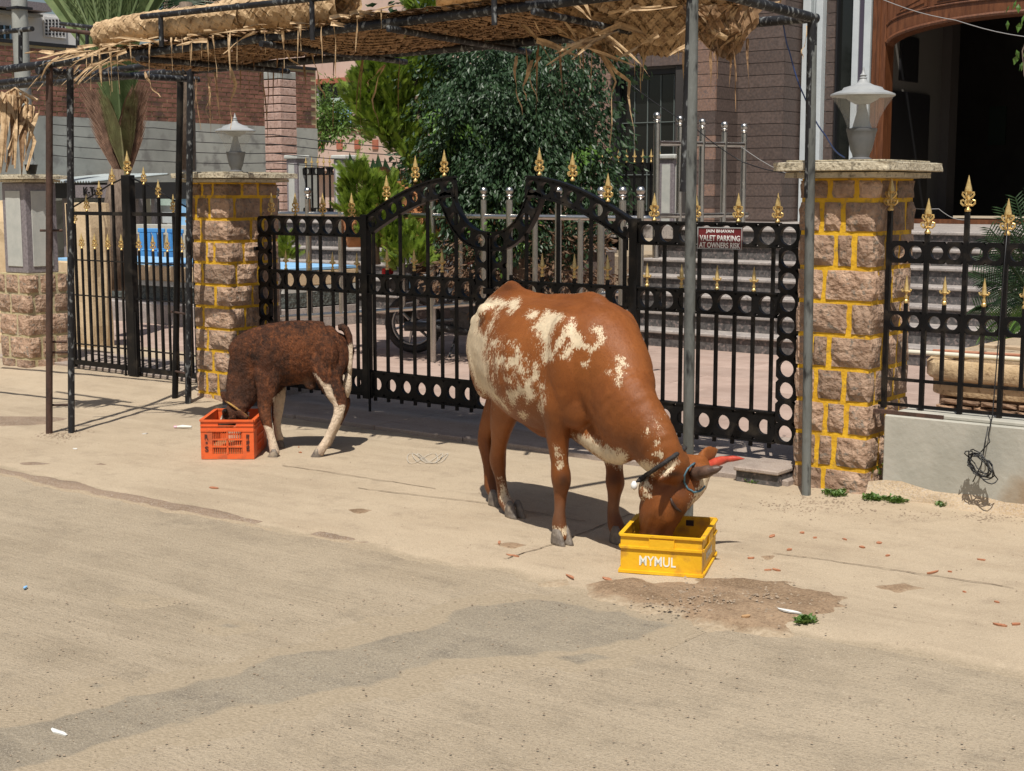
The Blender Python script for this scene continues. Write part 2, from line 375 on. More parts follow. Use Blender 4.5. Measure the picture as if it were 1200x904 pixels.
# ================= stone pillars =================
def stone_mesh(x0, x1, y0, y1, z0, z1, seed, rough=.010, cuts=3):
    bm = bmesh.new(); bmesh.ops.create_cube(bm, size=1)
    bmesh.ops.subdivide_edges(bm, edges=bm.edges[:], cuts=cuts, use_grid_fill=True)
    cx, cy, cz = (x0+x1)/2, (y0+y1)/2, (z0+z1)/2
    for v in bm.verts:
        p = v.co; k = sum(abs(abs(c)-.5) < 1e-4 for c in p)
        x = cx+p.x*(x1-x0); y = cy+p.y*(y1-y0); z = cz+p.z*(z1-z0)
        if k >= 2:                                    # knocked edges and corners
            s = .006+.005*noise.noise((x*40+seed, y*40, z*40))
            x -= math.copysign(s, p.x) if abs(abs(p.x)-.5) < 1e-4 else 0
            y -= math.copysign(s, p.y) if abs(abs(p.y)-.5) < 1e-4 else 0
            z -= math.copysign(s*.5, p.z) if abs(abs(p.z)-.5) < 1e-4 else 0
        n = noise.noise_vector((x*17+seed*3.1, y*17, z*17))*rough*(1 if k == 1 else .35)
        bulge = rough*.75 if k == 1 else 0
        if abs(abs(p.x)-.5) < 1e-4: x += math.copysign(bulge, p.x)+n.x*1.2
        if abs(abs(p.y)-.5) < 1e-4: y += math.copysign(bulge, p.y)+n.y*1.2
        z += n.z*.3
        v.co = (x, y, z)
    return bm
def stone(parent, m, *a, **k):
    bm = stone_mesh(*a, **k); me = bpy.data.meshes.new('stone'); bm.to_mesh(me); bm.free(); me.materials.append(m)
    return link('stone', me, parent)
def course_pillar(label, u0, u1, v0, v1, ztop, rows, core, zb=-.08, seed=1):
    t = thing('stone_pillar', label, 'pillar', ((u0+u1)/2, (v0+v1)/2, 0), group=None)
    box_part('mortar_core', core, t, u0+.011, u1-.011, v0+.011, v1-.011, zb, ztop)
    rnd = random.Random(seed); zs = [zb]; 
    for h, js in rows:
        zs.append(zs[-1]+h)
    k = (ztop-zb)/(zs[-1]-zb); zs = [zb+(z-zb)*k for z in zs]
    g = .0155
    for i, (h, js) in enumerate(rows):
        za, zc = zs[i]+g*.6, zs[i+1]-g*.6
        cuts = [0]+list(js)+[1]; Wd = u1-u0; Dp = v1-v0
        for a, b in zip(cuts[:-1], cuts[1:]):
            last = b == 1; first = a == 0
            xa = u0+a*Wd+(0 if first else g*.7); xb = u0+b*Wd-(0 if last else g*.7)
            dep = (.30+.15*((i*7) % 3-1))*Dp if last else .09
            stone(t, M['granite'], xa, xb, v0, v0+dep, za, zc, seed=rnd.random()*99)
            if last: cstart = v0+dep
        # side face (+u) behind the corner stone
        y = cstart+g*1.2; left = v1-y
        if left > .22:
            ym = y+left*rnd.uniform(.4, .65)
            stone(t, M['granite'], u1-.1, u1, y, ym-g*.6, za, zc, seed=rnd.random()*99)
            stone(t, M['granite'], u1-.1, u1, ym+g*.6, v1, za, zc, seed=rnd.random()*99)
        elif left > .05: stone(t, M['granite'], u1-.1, u1, y, v1, za, zc, seed=rnd.random()*99)
        # far side and left side
        stone(t, M['granite'], u0, u0+.1, v0+.1, v0+Dp*.55, za, zc, seed=rnd.random()*99)
        stone(t, M['granite'], u0, u0+.1, v0+Dp*.55+g, v1, za, zc, seed=rnd.random()*99)
    return t
def cap(par, label, u0, u1, v0, v1, z, th, m=None):
    t = link('cap', None, par, ((u0+u1)/2, (v0+v1)/2, z)); t['label'] = label; t.empty_display_size = .1
    for nm, i, za, zb_ in (('moulding', .045, z, z+th*.35), ('slab', 0, z+th*.35+.001, z+th*.9), ('ledge', .05, z+th*.9, z+th)):
        bm = stone_mesh(u0+i, u1-i, v0+i, v1-i, za, zb_, 5+z*7, rough=.004, cuts=7)
        me = bpy.data.meshes.new(nm); bm.to_mesh(me); bm.free(); me.materials.append(m or M['capstone']); link(nm, me, t)
    return t
rowsR = [(.20, (.42,)), (.165, (.32, .55)), (.165, (.42, .7)), (.165, (.28, .66)), (.165, (.2, .45)), (.165, (.7,)), (.165, (.36,)), (.17, (.5, .74)), (.16, (.3, .58)), (.105, (.4, .75))]
zR = V(1018, 209, 7.08).z
pR_ = course_pillar('rough pink granite pillar with bright yellow joints at the right end of the main gate', -3.59, -3.16, 7.08, 7.60, zR, rowsR, M['yellow'], seed=4)
cap(pR_, 'thick weathered cap stone', -3.70, -3.05, 6.97, 7.71, zR+.001, .095)
rowsL = [(.16, (.45,)), (.165, (.3, .62)), (.165, (.5,)), (.165, (.35,)), (.165, (.25,)), (.165, (.6,)), (.165, (.25,)), (.16, (.4, .6)), (.165, (.25,)), (.165, (.12, .5)), (.105, (.3, .6))]
zL = V(270, 214, 7.2).z
pL_ = course_pillar('rough pink granite pillar with yellow joints behind the brown calf', -8.70, -8.30, 7.2, 7.72, zL, rowsL, M['yellow'], seed=11)
cap(pL_, 'mossy cap stone', -8.80, -8.19, 7.09, 7.83, zL+.001, .078)
# far left pillar: rough stone base, clad column with pale panels
uf1 = V(34, 400, 7.3).x; uf0 = uf1-.44; vf0, vf1 = 7.3, 7.72
zt = V(34, 322, 7.3).z
rowsF = [(.2, (.5,)), (.17, (.3,)), (.17, (.6,)), (.15, (.4,)), (.15, (.25, .7))]
tf = course_pillar('stone pillar base with grey joints at the far left edge beyond the side gate', uf0, uf1, vf0, vf1, zt, rowsF, M['mortar'], seed=21)
zc = V(34, 214, 7.36).z
tc = thing('clad_column', 'grey granite column with pale inset panels standing on the far left stone base', 'column', ((uf0+uf1)/2, (vf0+vf1)/2, zt))
M['greygranite'] = mat('mauve grey granite', (.16, .14, .15), (.26, .23, .24), 40, .5, .1)
M['palemarble'] = mat('pale stone panel', (.4, .41, .38), (.5, .5, .46), 6, .7, .1)
box_part('shaft', M['greygranite'], tc, uf0+.05, uf1-.05, vf0+.05, vf1-.05, zt, zc, bev=.01)
def inset_panel(t, axis, a0, a1, w, z0, z1, out):
    m1 = MB(); m1.bbox(*( (a0, a1, w-out*.012, w+out*.004) if axis == 'u' else (w-out*.012, w+out*.004, a0, a1)), z0, z1, .002) if False else None
    b = (a0, a1, min(w, w+out), max(w, w+out), z0, z1) if axis == 'u' else (min(w, w+out), max(w, w+out), a0, a1, z0, z1)
    return box_part('inset_panel', M['palemarble'], t, *b, bev=.003)
inset_panel(tc, 'u', uf0+.11, uf1-.11, vf0+.05, zt+.06, zc-.07, -.008)
inset_panel(tc, 'v', vf0+.11, vf1-.11, uf1-.05, zt+.06, zc-.07, .008)
cap(tc, 'pale flat cap stone', uf0-.03, uf1+.03, vf0-.03, vf1+.03, zc+.001, .07)
# ---------------- lamps ----------------
def make_lamp(label, x, y, z, s):
    t = thing('pillar_lamp', label, 'lamp', (x, y, z), group='glass cone lamps on the pillars')
    mk = lambda nm, pr, m, n=24: link(nm, (lambda b: (b.lathe([(r*s, h*s) for r, h in pr], n=n), b.mesh(nm, M[m], 35))[1])(MB()), t, world=False)
    mk('lamp_base', [(.06, 0), (.06, .012), (.045, .02), (.05, .04), (.06, .06), (.075, .13), (.082, .16), (.085, .165), (.085, .178), (.06, .18)], 'lampdark')
    mk('diffuser', [(.055, .181), (.05, .19), (.022, .30), (.02, .33)], 'lampmetal')
    mk('reflector', [(.004, .31), (.04, .312), (.08, .335), (.10, .352), (.004, .353)], 'lampmetal')
    b = MB(); n = 28; pr = [(.08, .18), (.092, .22), (.115, .27), (.14, .31), (.172, .352)]
    vs = [(r*s*math.cos(2*PI*k/n), r*s*math.sin(2*PI*k/n), h*s) for r, h in pr for k in range(n)]
    b.add(vs, [(i*n+k, i*n+(k+1) % n, (i+1)*n+(k+1) % n, (i+1)*n+k) for i in range(len(pr)-1) for k in range(n)])
    link('glass_cone', b.mesh('glass_cone', M['lampglass'], True), t, world=False)
    cp = link('lamp_cap', (lambda b: (b.lathe([(r*s, h*s) for r, h in [(.172, .353), (.178, .357), (.176, .366), (.14, .38), (.115, .388), (.105, .402), (.06, .415), (.03, .43), (.018, .45)]], n=28), b.mesh('lamp_cap', M['lampmetal'], 40))[1])(MB()), t, world=False)
    fn = link('cap_finial', (lambda b: (b.lathe([(r*s, h*s) for r, h in [(.018, .45), (.022, .455), (.014, .463), (.02, .47), (.01, .48), (.006, .5), (.002, .515)]], n=12), b.mesh('cap_finial', M['lampmetal'], 40))[1])(MB()), cp, world=False)
    return t
make_lamp('glass cone lamp with grey base on the right yellow jointed pillar', -3.375, 7.36, zR+.095, .96)
make_lamp('glass cone lamp standing on the pillar behind the calf', -8.5, 7.48, zL+.078, .86)
lf = thing('pillar_lamp', 'small dark lamp base with broken clear cone on the far left column', 'lamp', ((uf0+uf1)/2+.05, (vf0+vf1)/2, zc+.071), group='glass cone lamps on the pillars')
link('lamp_base', (lambda b: (b.lathe([(.035, 0), (.04, .01), (.055, .08), (.06, .085)], n=16), b.mesh('lamp_base', M['black'], 40))[1])(MB()), lf, world=False)
link('glass_cone', (lambda b: (b.lathe([(.05, .086), (.03, .11), (.01, .16), (.006, .17)], n=16), b.mesh('glass_cone', M['lampglass'], True))[1])(MB()), lf, world=False)
# ================= main gate, two leaves =================
GV0, GV1 = 7.475, 7.505
def bars(t, xs, z0, z1f, r=.0095, name='bar', v=7.49):
    for x in xs:
        b = MB(); b.box(x-r, x+r, v-r, v+r, z0, z1f(x) if callable(z1f) else z1f); b.obj(name, M['black'], t)
def finials(t, pts, me, v=7.49, s=1.0):
    for x, z in pts:
        link(me.name, me, t, (x, v, z), scale=(s, s, s))
def gate_leaf(side):
    # side=-1 left leaf (hinged at u=-8.28), side=+1 right leaf; X(a): distance from the meeting stile
    C = -6.03; X = lambda a: C+side*a
    lo = lambda a, b: (min(X(a), X(b)), max(X(a), X(b)))
    lab = {-1: 'left leaf of the black main gate, beside the calf, arched with gold spear finials', 1: 'right leaf of the black main gate, behind the cow, carrying the maroon sign'}[side]
    t = thing('gate_leaf', lab, 'gate', (X(2.25), 7.49, 0), group='leaves of the black main gate')
    # outer rectangular section a from 1.11 to 2.25
    x0, x1 = lo(1.165, 2.245)
    m = MB(); hband(m, x0, x1, 1.285, 1.42, 8, GV0, GV1); m.obj('perforated_rail', M['black'], t)
    x0s, x1s = lo(2.12, 2.245)
    m = MB(); vband(m, x0s, x1s, .152, 1.284, 9, GV0-.001, GV1+.001); m.obj('perforated_stile', M['black'], t)
    x0, x1 = lo(1.165, 2.118)
    m = MB(); hband(m, x0, x1, .885, 1.02, 7, GV0, GV1); m.obj('perforated_rail', M['black'], t)
    m = MB(); hband(m, x0, x1, .155, .33, 7, GV0, GV1, .33); m.obj('perforated_rail', M['black'], t)
    # flanges of the rails
    for z in (1.285, 1.42, .885, 1.02, .155, .33): box_part('rail_flange', M['black'], t, x0, x1, GV0-.008, GV1+.008, z-.005, z+.005)
    # post between section and arch
    x0, x1 = lo(1.105, 1.163); box_part('post', M['black'], t, x0, x1, 7.462, 7.518, .13, 1.44, bev=.003)
    # inner section
    x0, x1 = lo(.125, 1.103)
    m = MB(); hband(m, x0, x1, .885, 1.02, 7, GV0, GV1); m.obj('perforated_rail', M['black'], t)
    m = MB(); hband(m, x0, x1, .155, .33, 7, GV0, GV1, .33); m.obj('perforated_rail', M['black'], t)
    for z in (.885, 1.02, .155, .33): box_part('rail_flange', M['black'], t, x0, x1, GV0-.008, GV1+.008, z-.005, z+.005)
    x0, x1 = lo(.008, .123)
    m = MB(); vband(m, x0, x1, .152, 1.24, 9, GV0-.001, GV1+.001); m.obj('perforated_stile', M['black'], t)
    m = MB(); x0, x1 = lo(.008, .018); m.box(x0, x1, GV0-.012, GV1+.012, .15, 1.3); m.obj('edge_bar', M['black'], t)
    # arch band: from the post (a=1.11, z 1.30..1.42) up to the peak (a=.36, z=1.70)
    def arc(ctrl, n=40):
        out = []
        for i in range(n+1):
            w = i/n; q = [Vector(p) for p in ctrl]
            while len(q) > 1: q = [a.lerp(b, w) for a, b in zip(q[:-1], q[1:])]
            out.append(q[0])
        return out
    def bent(cl, h, nh, nm, rr=.34):
        L = [0]
        for a, b in zip(cl[:-1], cl[1:]): L.append(L[-1]+(b-a).length)
        tot = L[-1]
        def f(s, tt):
            s = min(max(s, 0), tot-1e-6); i = 0
            while L[i+1] < s: i += 1
            w = (s-L[i])/(L[i+1]-L[i]); p = cl[i].lerp(cl[i+1], w)
            d0 = (cl[min(i+1, len(cl)-1)]-cl[max(i-1, 0)]).normalized(); d1 = (cl[min(i+2, len(cl)-1)]-cl[i]).normalized(); d = d0.lerp(d1, w).normalized()
            nn = Vector((-d.y, d.x)); q = p+nn*(tt-h/2)
            return X(q.x), q.y
        m = MB(); band(m, f, tot, h, nh, GV0-.002, GV1+.002, rr+.035); m.obj(nm, M['black'], t)
        for sg in (0, h):
            m = MB(); pts = []
            for i in range(33):
                x, z = f(tot*i/32, sg); pts.append((x, 7.49, z))
            m2 = MB(); w = .006
            vs = []
            for i, (x, y, z) in enumerate(pts):
                vs += [(x, GV0-.010, z-w), (x, GV1+.010, z-w), (x, GV1+.010, z+w), (x, GV0-.010, z+w)]
            fs = [(4*i+k, 4*i+(k+1) % 4, 4*i+4+(k+1) % 4, 4*i+4+k) for i in range(32) for k in range(4)]+[(0, 1, 2, 3), (128, 129, 130, 131)]
            m2.add(vs, fs); m2.obj('arch_flange', M['black'], t)
        return f, tot
    up = arc([(1.10, 1.365), (.83, 1.52), (.56, 1.63), (.30, 1.635)])
    bent(up, .125, 8, 'arch_band')
    dn = arc([(.385, 1.60), (.32, 1.42), (.22, 1.27), (.012, 1.275)][::-1])
    bent(dn, .115, 4, 'arch_band')
    # bars
    a_in = [1.06-.127*k for k in range(8)]
    def arch_under(x):
        a = abs(x-C); best = min(up+dn, key=lambda p: abs(p.x-a)+(0 if p in up and a > .36 else .001))
        return best.y
    for a in a_in:
        r = .0095; top = arch_under(X(a))
        b = MB(); b.box(X(a)-r, X(a)+r, 7.481, 7.499, .12, top if True else 0)
        if int(round((1.06-a)/.127)) % 2 == 0: b.obj('bar', M['black'], t)
        else:
            b = MB(); b.box(X(a)-r, X(a)+r, 7.481, 7.499, .12, 1.06); b.obj('bar', M['black'], t)
            if a > .2: finials(t, [(X(a), 1.055)], SMALLF, s=1.05)
    for k in range(8):
        a = 1.225+.122*k
        r = .0095; b = MB(); tall = k % 2 == 1
        if a > 2.12: continue
        b.box(X(a)-r, X(a)+r, 7.481, 7.499, .12, 1.29 if tall else 1.03); b.obj('bar', M['black'], t)
        if not tall: finials(t, [(X(a), 1.022)], SMALLF)
    finials(t, [(X(a), 1.422) for a in (1.27, 1.56, 1.845, 2.10)], BIGF)
    finials(t, [(X(.93), 1.535), (X(.66), 1.665), (X(.40), 1.70)], BIGF, s=1.05)
    box_part('drop_bolt', M['black'], t, *lo(1.075, 1.09), 7.448, 7.46, .03, .5)
    box_part('hinge', M['black'], t, *lo(2.245, 2.33), 7.45, 7.50, 1.16, 1.19, bev=.004)
    box_part('hinge', M['black'], t, *lo(2.245, 2.33), 7.45, 7.50, .42, .45, bev=.004)
    return t
gl = gate_leaf(-1); gr = gate_leaf(1)
box_part('gate_latch', M['black'], gr, -6.06, -5.97, 7.44, 7.46, .93, .97, bev=.004)
# ---------------- the maroon sign ----------------
def text_mesh(body, size, m, align='CENTER', extrude=.0008, bold=False, off=0, space=1.0):
    cu = bpy.data.curves.new('text', 'FONT'); cu.body = body; cu.size = size; cu.align_x = align; cu.align_y = 'CENTER'; cu.extrude = extrude; cu.offset = off; cu.space_character = space
    cu.resolution_u = 3
    o = bpy.data.objects.new('text', cu); COL.objects.link(o); dg = bpy.context.evaluated_depsgraph_get()
    me = bpy.data.meshes.new_from_object(o.evaluated_get(dg)); bpy.data.objects.remove(o); bpy.data.curves.remove(cu)
    me.materials.clear(); me.materials.append(m); return me
sp0, sp1 = V(818, 266, 7.455), V(870, 293, 7.455)
sg = thing('valet_parking_sign', 'small maroon sign with white lettering hung on the main gate top rail', 'sign', ((sp0.x+sp1.x)/2, 7.455, (sp0.z+sp1.z)/2))
M['maroon'] = mat('maroon sign enamel', (.13, .012, .016), (.16, .018, .022), 8, .35)
M['signwhite'] = mat('white sign lettering', (.78, .78, .76), None, rough=.5)
sw, sh = sp1.x-sp0.x, sp0.z-sp1.z; scx = (sp0.x+sp1.x)/2; scz = (sp0.z+sp1.z)/2
box_part('board', M['maroon'], sg, sp0.x, sp1.x, 7.452, 7.458, sp1.z, sp0.z, bev=.002)
bd = MB()
for a, b, c, d in ((sp0.x, sp1.x, sp0.z-.006, sp0.z), (sp0.x, sp1.x, sp1.z, sp1.z+.006), (sp0.x, sp0.x+.006, sp1.z+.006, sp0.z-.006), (sp1.x-.006, sp1.x, sp1.z+.006, sp0.z-.006)):
    bd.box(a, b, 7.448, 7.4515, c, d)
bd.obj('border', M['lampmetal'], sg)
for body, dz, sz, ww in (('JAIN BHAVAN', .30, .18, .62), ('VALET PARKING', 0, .26, .9), ('AT OWNERS RISK', -.32, .26, .92)):
    me = text_mesh(body, 1, M['signwhite'], off=.02); xs = [v.co.x for v in me.vertices]; ys = [v.co.y for v in me.vertices]
    kx = sw*ww/(max(xs)-min(xs)); ky = sh*sz/(max(ys)-min(ys)); my = (max(ys)+min(ys))/2; mx = (max(xs)+min(xs))/2
    for v in me.vertices: v.co = ((v.co.x-mx)*kx, v.co.z*1.0, (v.co.y-my)*ky)
    link('lettering', me, sg, (scx, 7.4508, scz+dz*sh))
# ================= side gate on the left =================
sv = 7.49
def side_leaf(side):
    C = -9.83; X = lambda a: C+side*a
    lab = {-1: 'left leaf of the small side gate with gold spear tips', 1: 'right leaf of the small side gate beside the stone pillar'}[side]
    t = thing('side_gate_leaf', lab, 'gate', (X(.8), sv, 0), group='leaves of the small side gate')
    lo = lambda a, b: (min(X(a), X(b)), max(X(a), X(b)))
    x0, x1 = lo(.056, .82)
    for z0, z1 in ((1.405, 1.435), (.125, .165), (1.02, 1.03), (.72, .73), (.30, .31)):
        box_part('rail', M['black'], t, x0, x1, sv-.012, sv+.012, z0, z1)
    x0, x1 = lo(.80, .835); box_part('stile', M['black'], t, x0, x1, sv-.018, sv+.018, .1, 1.5, bev=.003)
    b = MB(); pts = [(X(.055), sv, 1.71), (X(.25), sv, 1.655), (X(.5), sv, 1.56), (X(.8), sv, 1.455)]; b.tube(pts, .007, 6); b.obj('arch_rod', M['black'], t)
    for k in range(4):
        a = .205+.18*k; z = 1.745-.105*k-(0.01 if k > 1 else 0)-.09
        bb = MB(); bb.box(X(a)-.010, X(a)+.010, sv-.010, sv+.010, .125, z); bb.obj('bar', M['black'], t); finials(t, [(X(a), z)], BIGF, sv, .86)
    for k in range(4):
        a = .115+.18*k; bb = MB(); bb.box(X(a)-.008, X(a)+.008, sv-.008, sv+.008, .125, 1.12); bb.obj('bar', M['black'], t); finials(t, [(X(a), 1.12)], BIGF, sv, .8)
    box_part('drop_bolt', M['black'], t, *lo(.07, .085), sv-.035, sv-.022, .06, .62)
    return t
sl_ = side_leaf(-1); sr_ = side_leaf(1)
cp_ = box_part('centre_post', M['black'], sl_, -9.885, -9.775, sv-.03, sv+.03, .09, 1.735, bev=.004)
finials(sl_, [(-9.83, 1.735)], BIGF, sv, 1.15)
# ================= fence and wall on the right =================
wz0 = V(1036, 486, 7.09).z
tw = thing('boundary_wall', 'low cast concrete wall carrying the fence right of the stone pillar', 'wall', (-2, 7.1, 0))
box_part('wall_body', M['concrete'], tw, -3.075, .6, 7.09, 7.32, -.06, wz0, bev=.006)
box_part('coping', M['concrete'], tw, -3.02, .6, 7.12, 7.30, wz0-.001, wz0+.022, bev=.006)
M['footdirt'] = ground_mat('sandy plaster footing', (.42, .30, .18), (.50, .39, .26), (.27, .19, .12), 4, .8, 60)
b = MB(); n = 40
vs = []
for i in range(n+1):
    x = -3.15+i*.09; vs += [(x, 7.04-.03*math.sin(i*1.3)-.04*noise.noise((i*.4, 0, 0)), 0), (x, 7.07+.01*noise.noise((i*.5, 3, 0)), .05+.02*noise.noise((i*.6, 1, 0))), (x, 7.0895, .085+.05*noise.noise((i*.3, 5, 0)))]
b.add(vs, [(3*i+k, 3*i+3+k, 3*i+4+k, 3*i+1+k) for i in range(n) for k in (0, 1)])
b.obj('footing', M['footdirt'], tw, True)
fv = 7.2
tf = thing('fence', 'black fence of perforated bands and gold finials on the concrete wall', 'fence', (-2, fv, wz0))
zt0, zt1 = V(1080, 309, fv).z, V(1080, 283, fv).z; zm0, zm1 = V(1080, 389, fv).z, V(1080, 366, fv).z; zl = V(1080, 447, fv).z
fx0 = V(1040, 350, fv).x
us = [V(1040, 350, fv).x, V(1085, 350, fv).x, V(1131, 350, fv).x, V(1177, 350, fv).x]
dxu = (us[3]-us[0])/3; us = [us[0]+dxu*k for k in range(9)]
Lx = us[-1]-us[0]
for za, zb_ in ((zt0, zt1), (zm0, zm1)):
    for k in range(8):
        m = MB(); hband(m, us[k]+.012, us[k+1]-.012, za, zb_, 2, fv-.012, fv+.012, .37); m.obj('perforated_rail', M['black'], tf)
box_part('rail', M['black'], tf, us[0], us[-1], fv-.008, fv+.008, zl-.008, zl+.008)
box_part('rail', M['black'], tf, us[0]-.03, us[-1], fv-.008, fv+.008, wz0+.035, wz0+.05)
zh = [V(1045, 240, fv).z, V(1087, 274, fv).z, V(1133, 248, fv).z, V(1182, 274, fv).z]
for k, u in enumerate(us):
    z = zh[0]-.03 if k % 2 == 0 else zh[1]
    if k == 2: z = zh[2]
    b = MB(); b.box(u-.0115, u+.0115, fv-.0115, fv+.0115, wz0+.02, z); b.obj('bar', M['black'], tf)
    finials(tf, [(u, z-.005)], BIGF, fv, 1.08)
for k in range(8):
    u = us[k]+dxu*.5; z = V(1106, 358, fv).z
    b = MB(); b.box(u-.009, u+.009, fv-.009, fv+.009, zl, z); b.obj('bar', M['black'], tf); finials(tf, [(u, z)], SMALLF, fv, .98)
box_part('bottom_angle', M['rustpipe'], tf, fx0-.02, fx0+.36, fv-.09, fv-.06, wz0+.001, wz0+.02)
# ================= pergola frame of pipes =================
pr = .026
A = Vector((-8.273, 5.593, 0)); A2 = Vector((-8.179, 5.70, 0)); Bq = Vector((-3.596, 5.998, 0)); Cq = Vector((-8.78, 7.05, 0)); C2 = Vector((-8.55, 6.99, 0)); Dq = Vector((-3.404, 6.883, 0))
At = V(60, 75, 5.6); Bt = V(812, -16, 5.998); Ct = V(213, 84, 7.02); Dt = V(952, 21, 6.883)
pf = thing('pergola_frame', 'frame of scuffed black and grey pipes carrying the palm matting over the gate', 'pergola', (-6, 6.4, 0))
def pipe(nm, a, b_, m, r=pr, lab=None, bend=0.):
    mb = MB(); a = Vector(a); b_ = Vector(b_); n = 6
    pts = [a.lerp(b_, i/n)+Vector((0, 0, -bend*math.sin(PI*i/n))) for i in range(n+1)]
    mb.tube(pts, r, 12); o = mb.obj(nm, m, pf, 50)
    if lab: o['label'] = lab
    return o
pipe('post', A-Vector((0, 0, .1)), (At.x-.02, At.y, At.z), M['rustpipe'], .022, 'rusted brown post')
pipe('post', A2-Vector((0, 0, .1)), (At.x+.07, At.y+.09, At.z-.02), M['rusty'], .022)
for z in (.2, .55, .62, 1.35): pipe('rung', (A.x, A.y, z), (A2.x, A2.y, z), M['rustpipe'], .008)
pipe('post', Cq-Vector((0, 0, .1)), (Ct.x-.05, Cq.y, Ct.z), M['black'], .024)
pipe('post', C2-Vector((0, 0, .1)), (Ct.x+.13, C2.y, Ct.z), M['rusty'], .024)
for z in (.25, .7): pipe('rung', (Cq.x, Cq.y, z), (C2.x, C2.y, z), M['rustpipe'], .008)
pipe('post', Bq-Vector((0, 0, .1)), (Bt.x, Bt.y, Bt.z), M['greypipe'], .0265)
pipe('post', Dq-Vector((0, 0, .1)), (Dt.x, Dt.y, Dt.z+.015), M['greypipe'], .0245, 'post painted grey below and black above')
pipe('post_sleeve', V(948, 232, 6.883-.0), (Dt.x, Dt.y, Dt.z+.016), M['rusty'], .0255)
pipe('post_sleeve', V(803, 225, 5.998), (Bt.x, Bt.y, Bt.z+.001), M['rusty'], .0272)
dirf = (Bt-At).normalized()
pipe('beam', At-dirf*2.2, Bt, M['rusty'], .026)
dirr = (Dt-Ct).normalized()
pipe('beam', Ct-dirr*2.6, Dt, M['rusty'], .026)
pipe('beam', Dt+(Dt-Bt).normalized()*.03, Bt+(Bt-Dt).normalized()*1.0, M['rusty'], .026)
pipe('beam', At+Vector((0, -.1, -.05)), Ct+Vector((0, .15, -.05)), M['rusty'], .022)
for w in (.2, .42, .62, .82):
    pipe('cross_pole', At.lerp(Bt, w)+Vector((0, -.1, -.045)), Ct.lerp(Dt, w)+Vector((0, .12, -.045)), M['rusty'], .018)
pipe('beam', At.lerp(Ct, .55)-dirf*2.4, At.lerp(Ct, .55)+dirf*.6, M['rusty'], .022)
ra, rb = V(166, 20, 5.62), V(365, -1, 5.72)
rd = (rb-ra).normalized(); pipe('top_rail', ra, rb+rd*2.2, M['rusty'], .017)
for px, y0 in ((200, 50), (363, 40), (563, 20)):
    q = V(px, y0, 5.7); s = (q.x-ra.x)/rd.x; pipe('rail_stub', (q.x, ra.y+rd.y*s, q.z-.03), ra+rd*s, M['rusty'], .015)
qa, qb = V(-60, 44, 5.6), V(38, 34, 5.6); pipe('top_rail', qa, qb, M['rusty'], .016)
pipe('rail_stub', V(24, 78, 5.6), V(24, 36, 5.6), M['rusty'], .014)
pipe('top_rail', V(60, 34, 6.6), V(116, 40, 6.6), M['rustpipe'], .015); pipe('top_rail', V(72, 28, 6.9), V(150, 37, 6.9), M['rusty'], .015)
pipe('rail_stub', V(91, 88, 6.6), V(91, 38, 6.6), M['rusty'], .014); pipe('rail_stub', V(102, 88, 6.9), V(102, 32, 6.9), M['rusty'], .014)
# ================= stairs and building behind the gate =================
LZ = 1.2                                                    # landing height
def stairs(label, u0, u1, v0=12.45, n=7):
    t = thing('staircase', label, 'stairs', ((u0+u1)/2, v0, .05), group='granite stairs behind the gate')
    hgt = (LZ-.05)/n
    for k in range(n):
        z = .05+hgt*k; v = v0+.3*k
        box_part('riser', M['step'], t, u0, u1, v, v+.31, z-.01, z+hgt-.035)
        box_part('tread', M['tread'], t, u0-.01, u1+.01, v-.03, v+.305 if k < n-1 else v+.5, z+hgt-.034, z+hgt, bev=.008)
    return t
uR0 = V(722, 324, 13.1).x
stairs('dark granite stairs with pale treads seen through the right leaf of the gate', uR0, 1.5)
uL0, uL1 = -15.6, V(452, 370, 12.45).x
stairs('dark granite stairs seen through the left leaf of the gate', uL0, uL1)
tl = thing('porch_landing', 'raised granite landing at the top of the stairs before the building', 'landing', (-8, 15, 0))
box_part('slab', M['tread'], tl, -16, 1.5, 14.76, 22, LZ-.15, LZ-.002)
box_part('planter_wall', M['clad'], tl, uL1+.02, uR0-.02, 12.9, 13.1, .05, .95)
box_part('planter_coping', M['tread'], tl, uL1+.02, uR0-.02, 12.85, 13.15, .951, 1.0, bev=.01)
tag(box_part('planter_soil', MUD, None, uL1+.02, uR0-.02, 13.11, 14.75, .05, .9), kind='structure').name = 'planter_soil'
# ---- cladded building ----
bt = thing('building', 'building clad in brown granite bands with dark window and carved arch doorway', 'building', (-8, 17, 0))
ZT = 4.9; rowh = .158
def clad_face(axis, c, a0, a1, z0, z1, nx, out, light=False, th=.03):
    rows = int((z1-z0)/rowh+.5); rh = (z1-z0)/rows; g = .006
    for r in range(rows):
        for k in range(nx):
            w = (a1-a0)/nx; off = 0
            b0 = a0+k*w+(g/2 if k else 0); b1 = a0+(k+1)*w-(g/2 if k < nx-1 else 0)
            za, zb_ = z0+r*rh+g, z0+(r+1)*rh-g*.3
            if axis == 'u': bx = (b0, b1, min(c, c-out*th)+0, max(c, c-out*th), za, zb_)
            else: bx = (min(c, c-out*th), max(c, c-out*th), b0, b1, za, zb_)
            m = M['cladsunlit'] if (light and random.random() < .8) else M['clad']
            box_part('cladding_tile', m, bt, *bx)
vA = 17.0
xa0, xa1 = V(812, 150, vA).x, V(838, 150, vA).x
vB = U(864, 150, xa1).y; xb1 = V(917, 150, vB).x; vC = U(939, 150, xb1).y
box_part('core', M['dark'], bt, xa0-.3, xa1-.03, vA+.03, vB+.5, LZ-.6, ZT)
box_part('core', M['dark'], bt, xa1-.029, xb1-.03, vB+.03, vC+.5, LZ-.6, ZT)
clad_face('u', vA, xa0, xa1, LZ-.3, ZT, 1, -1, True)
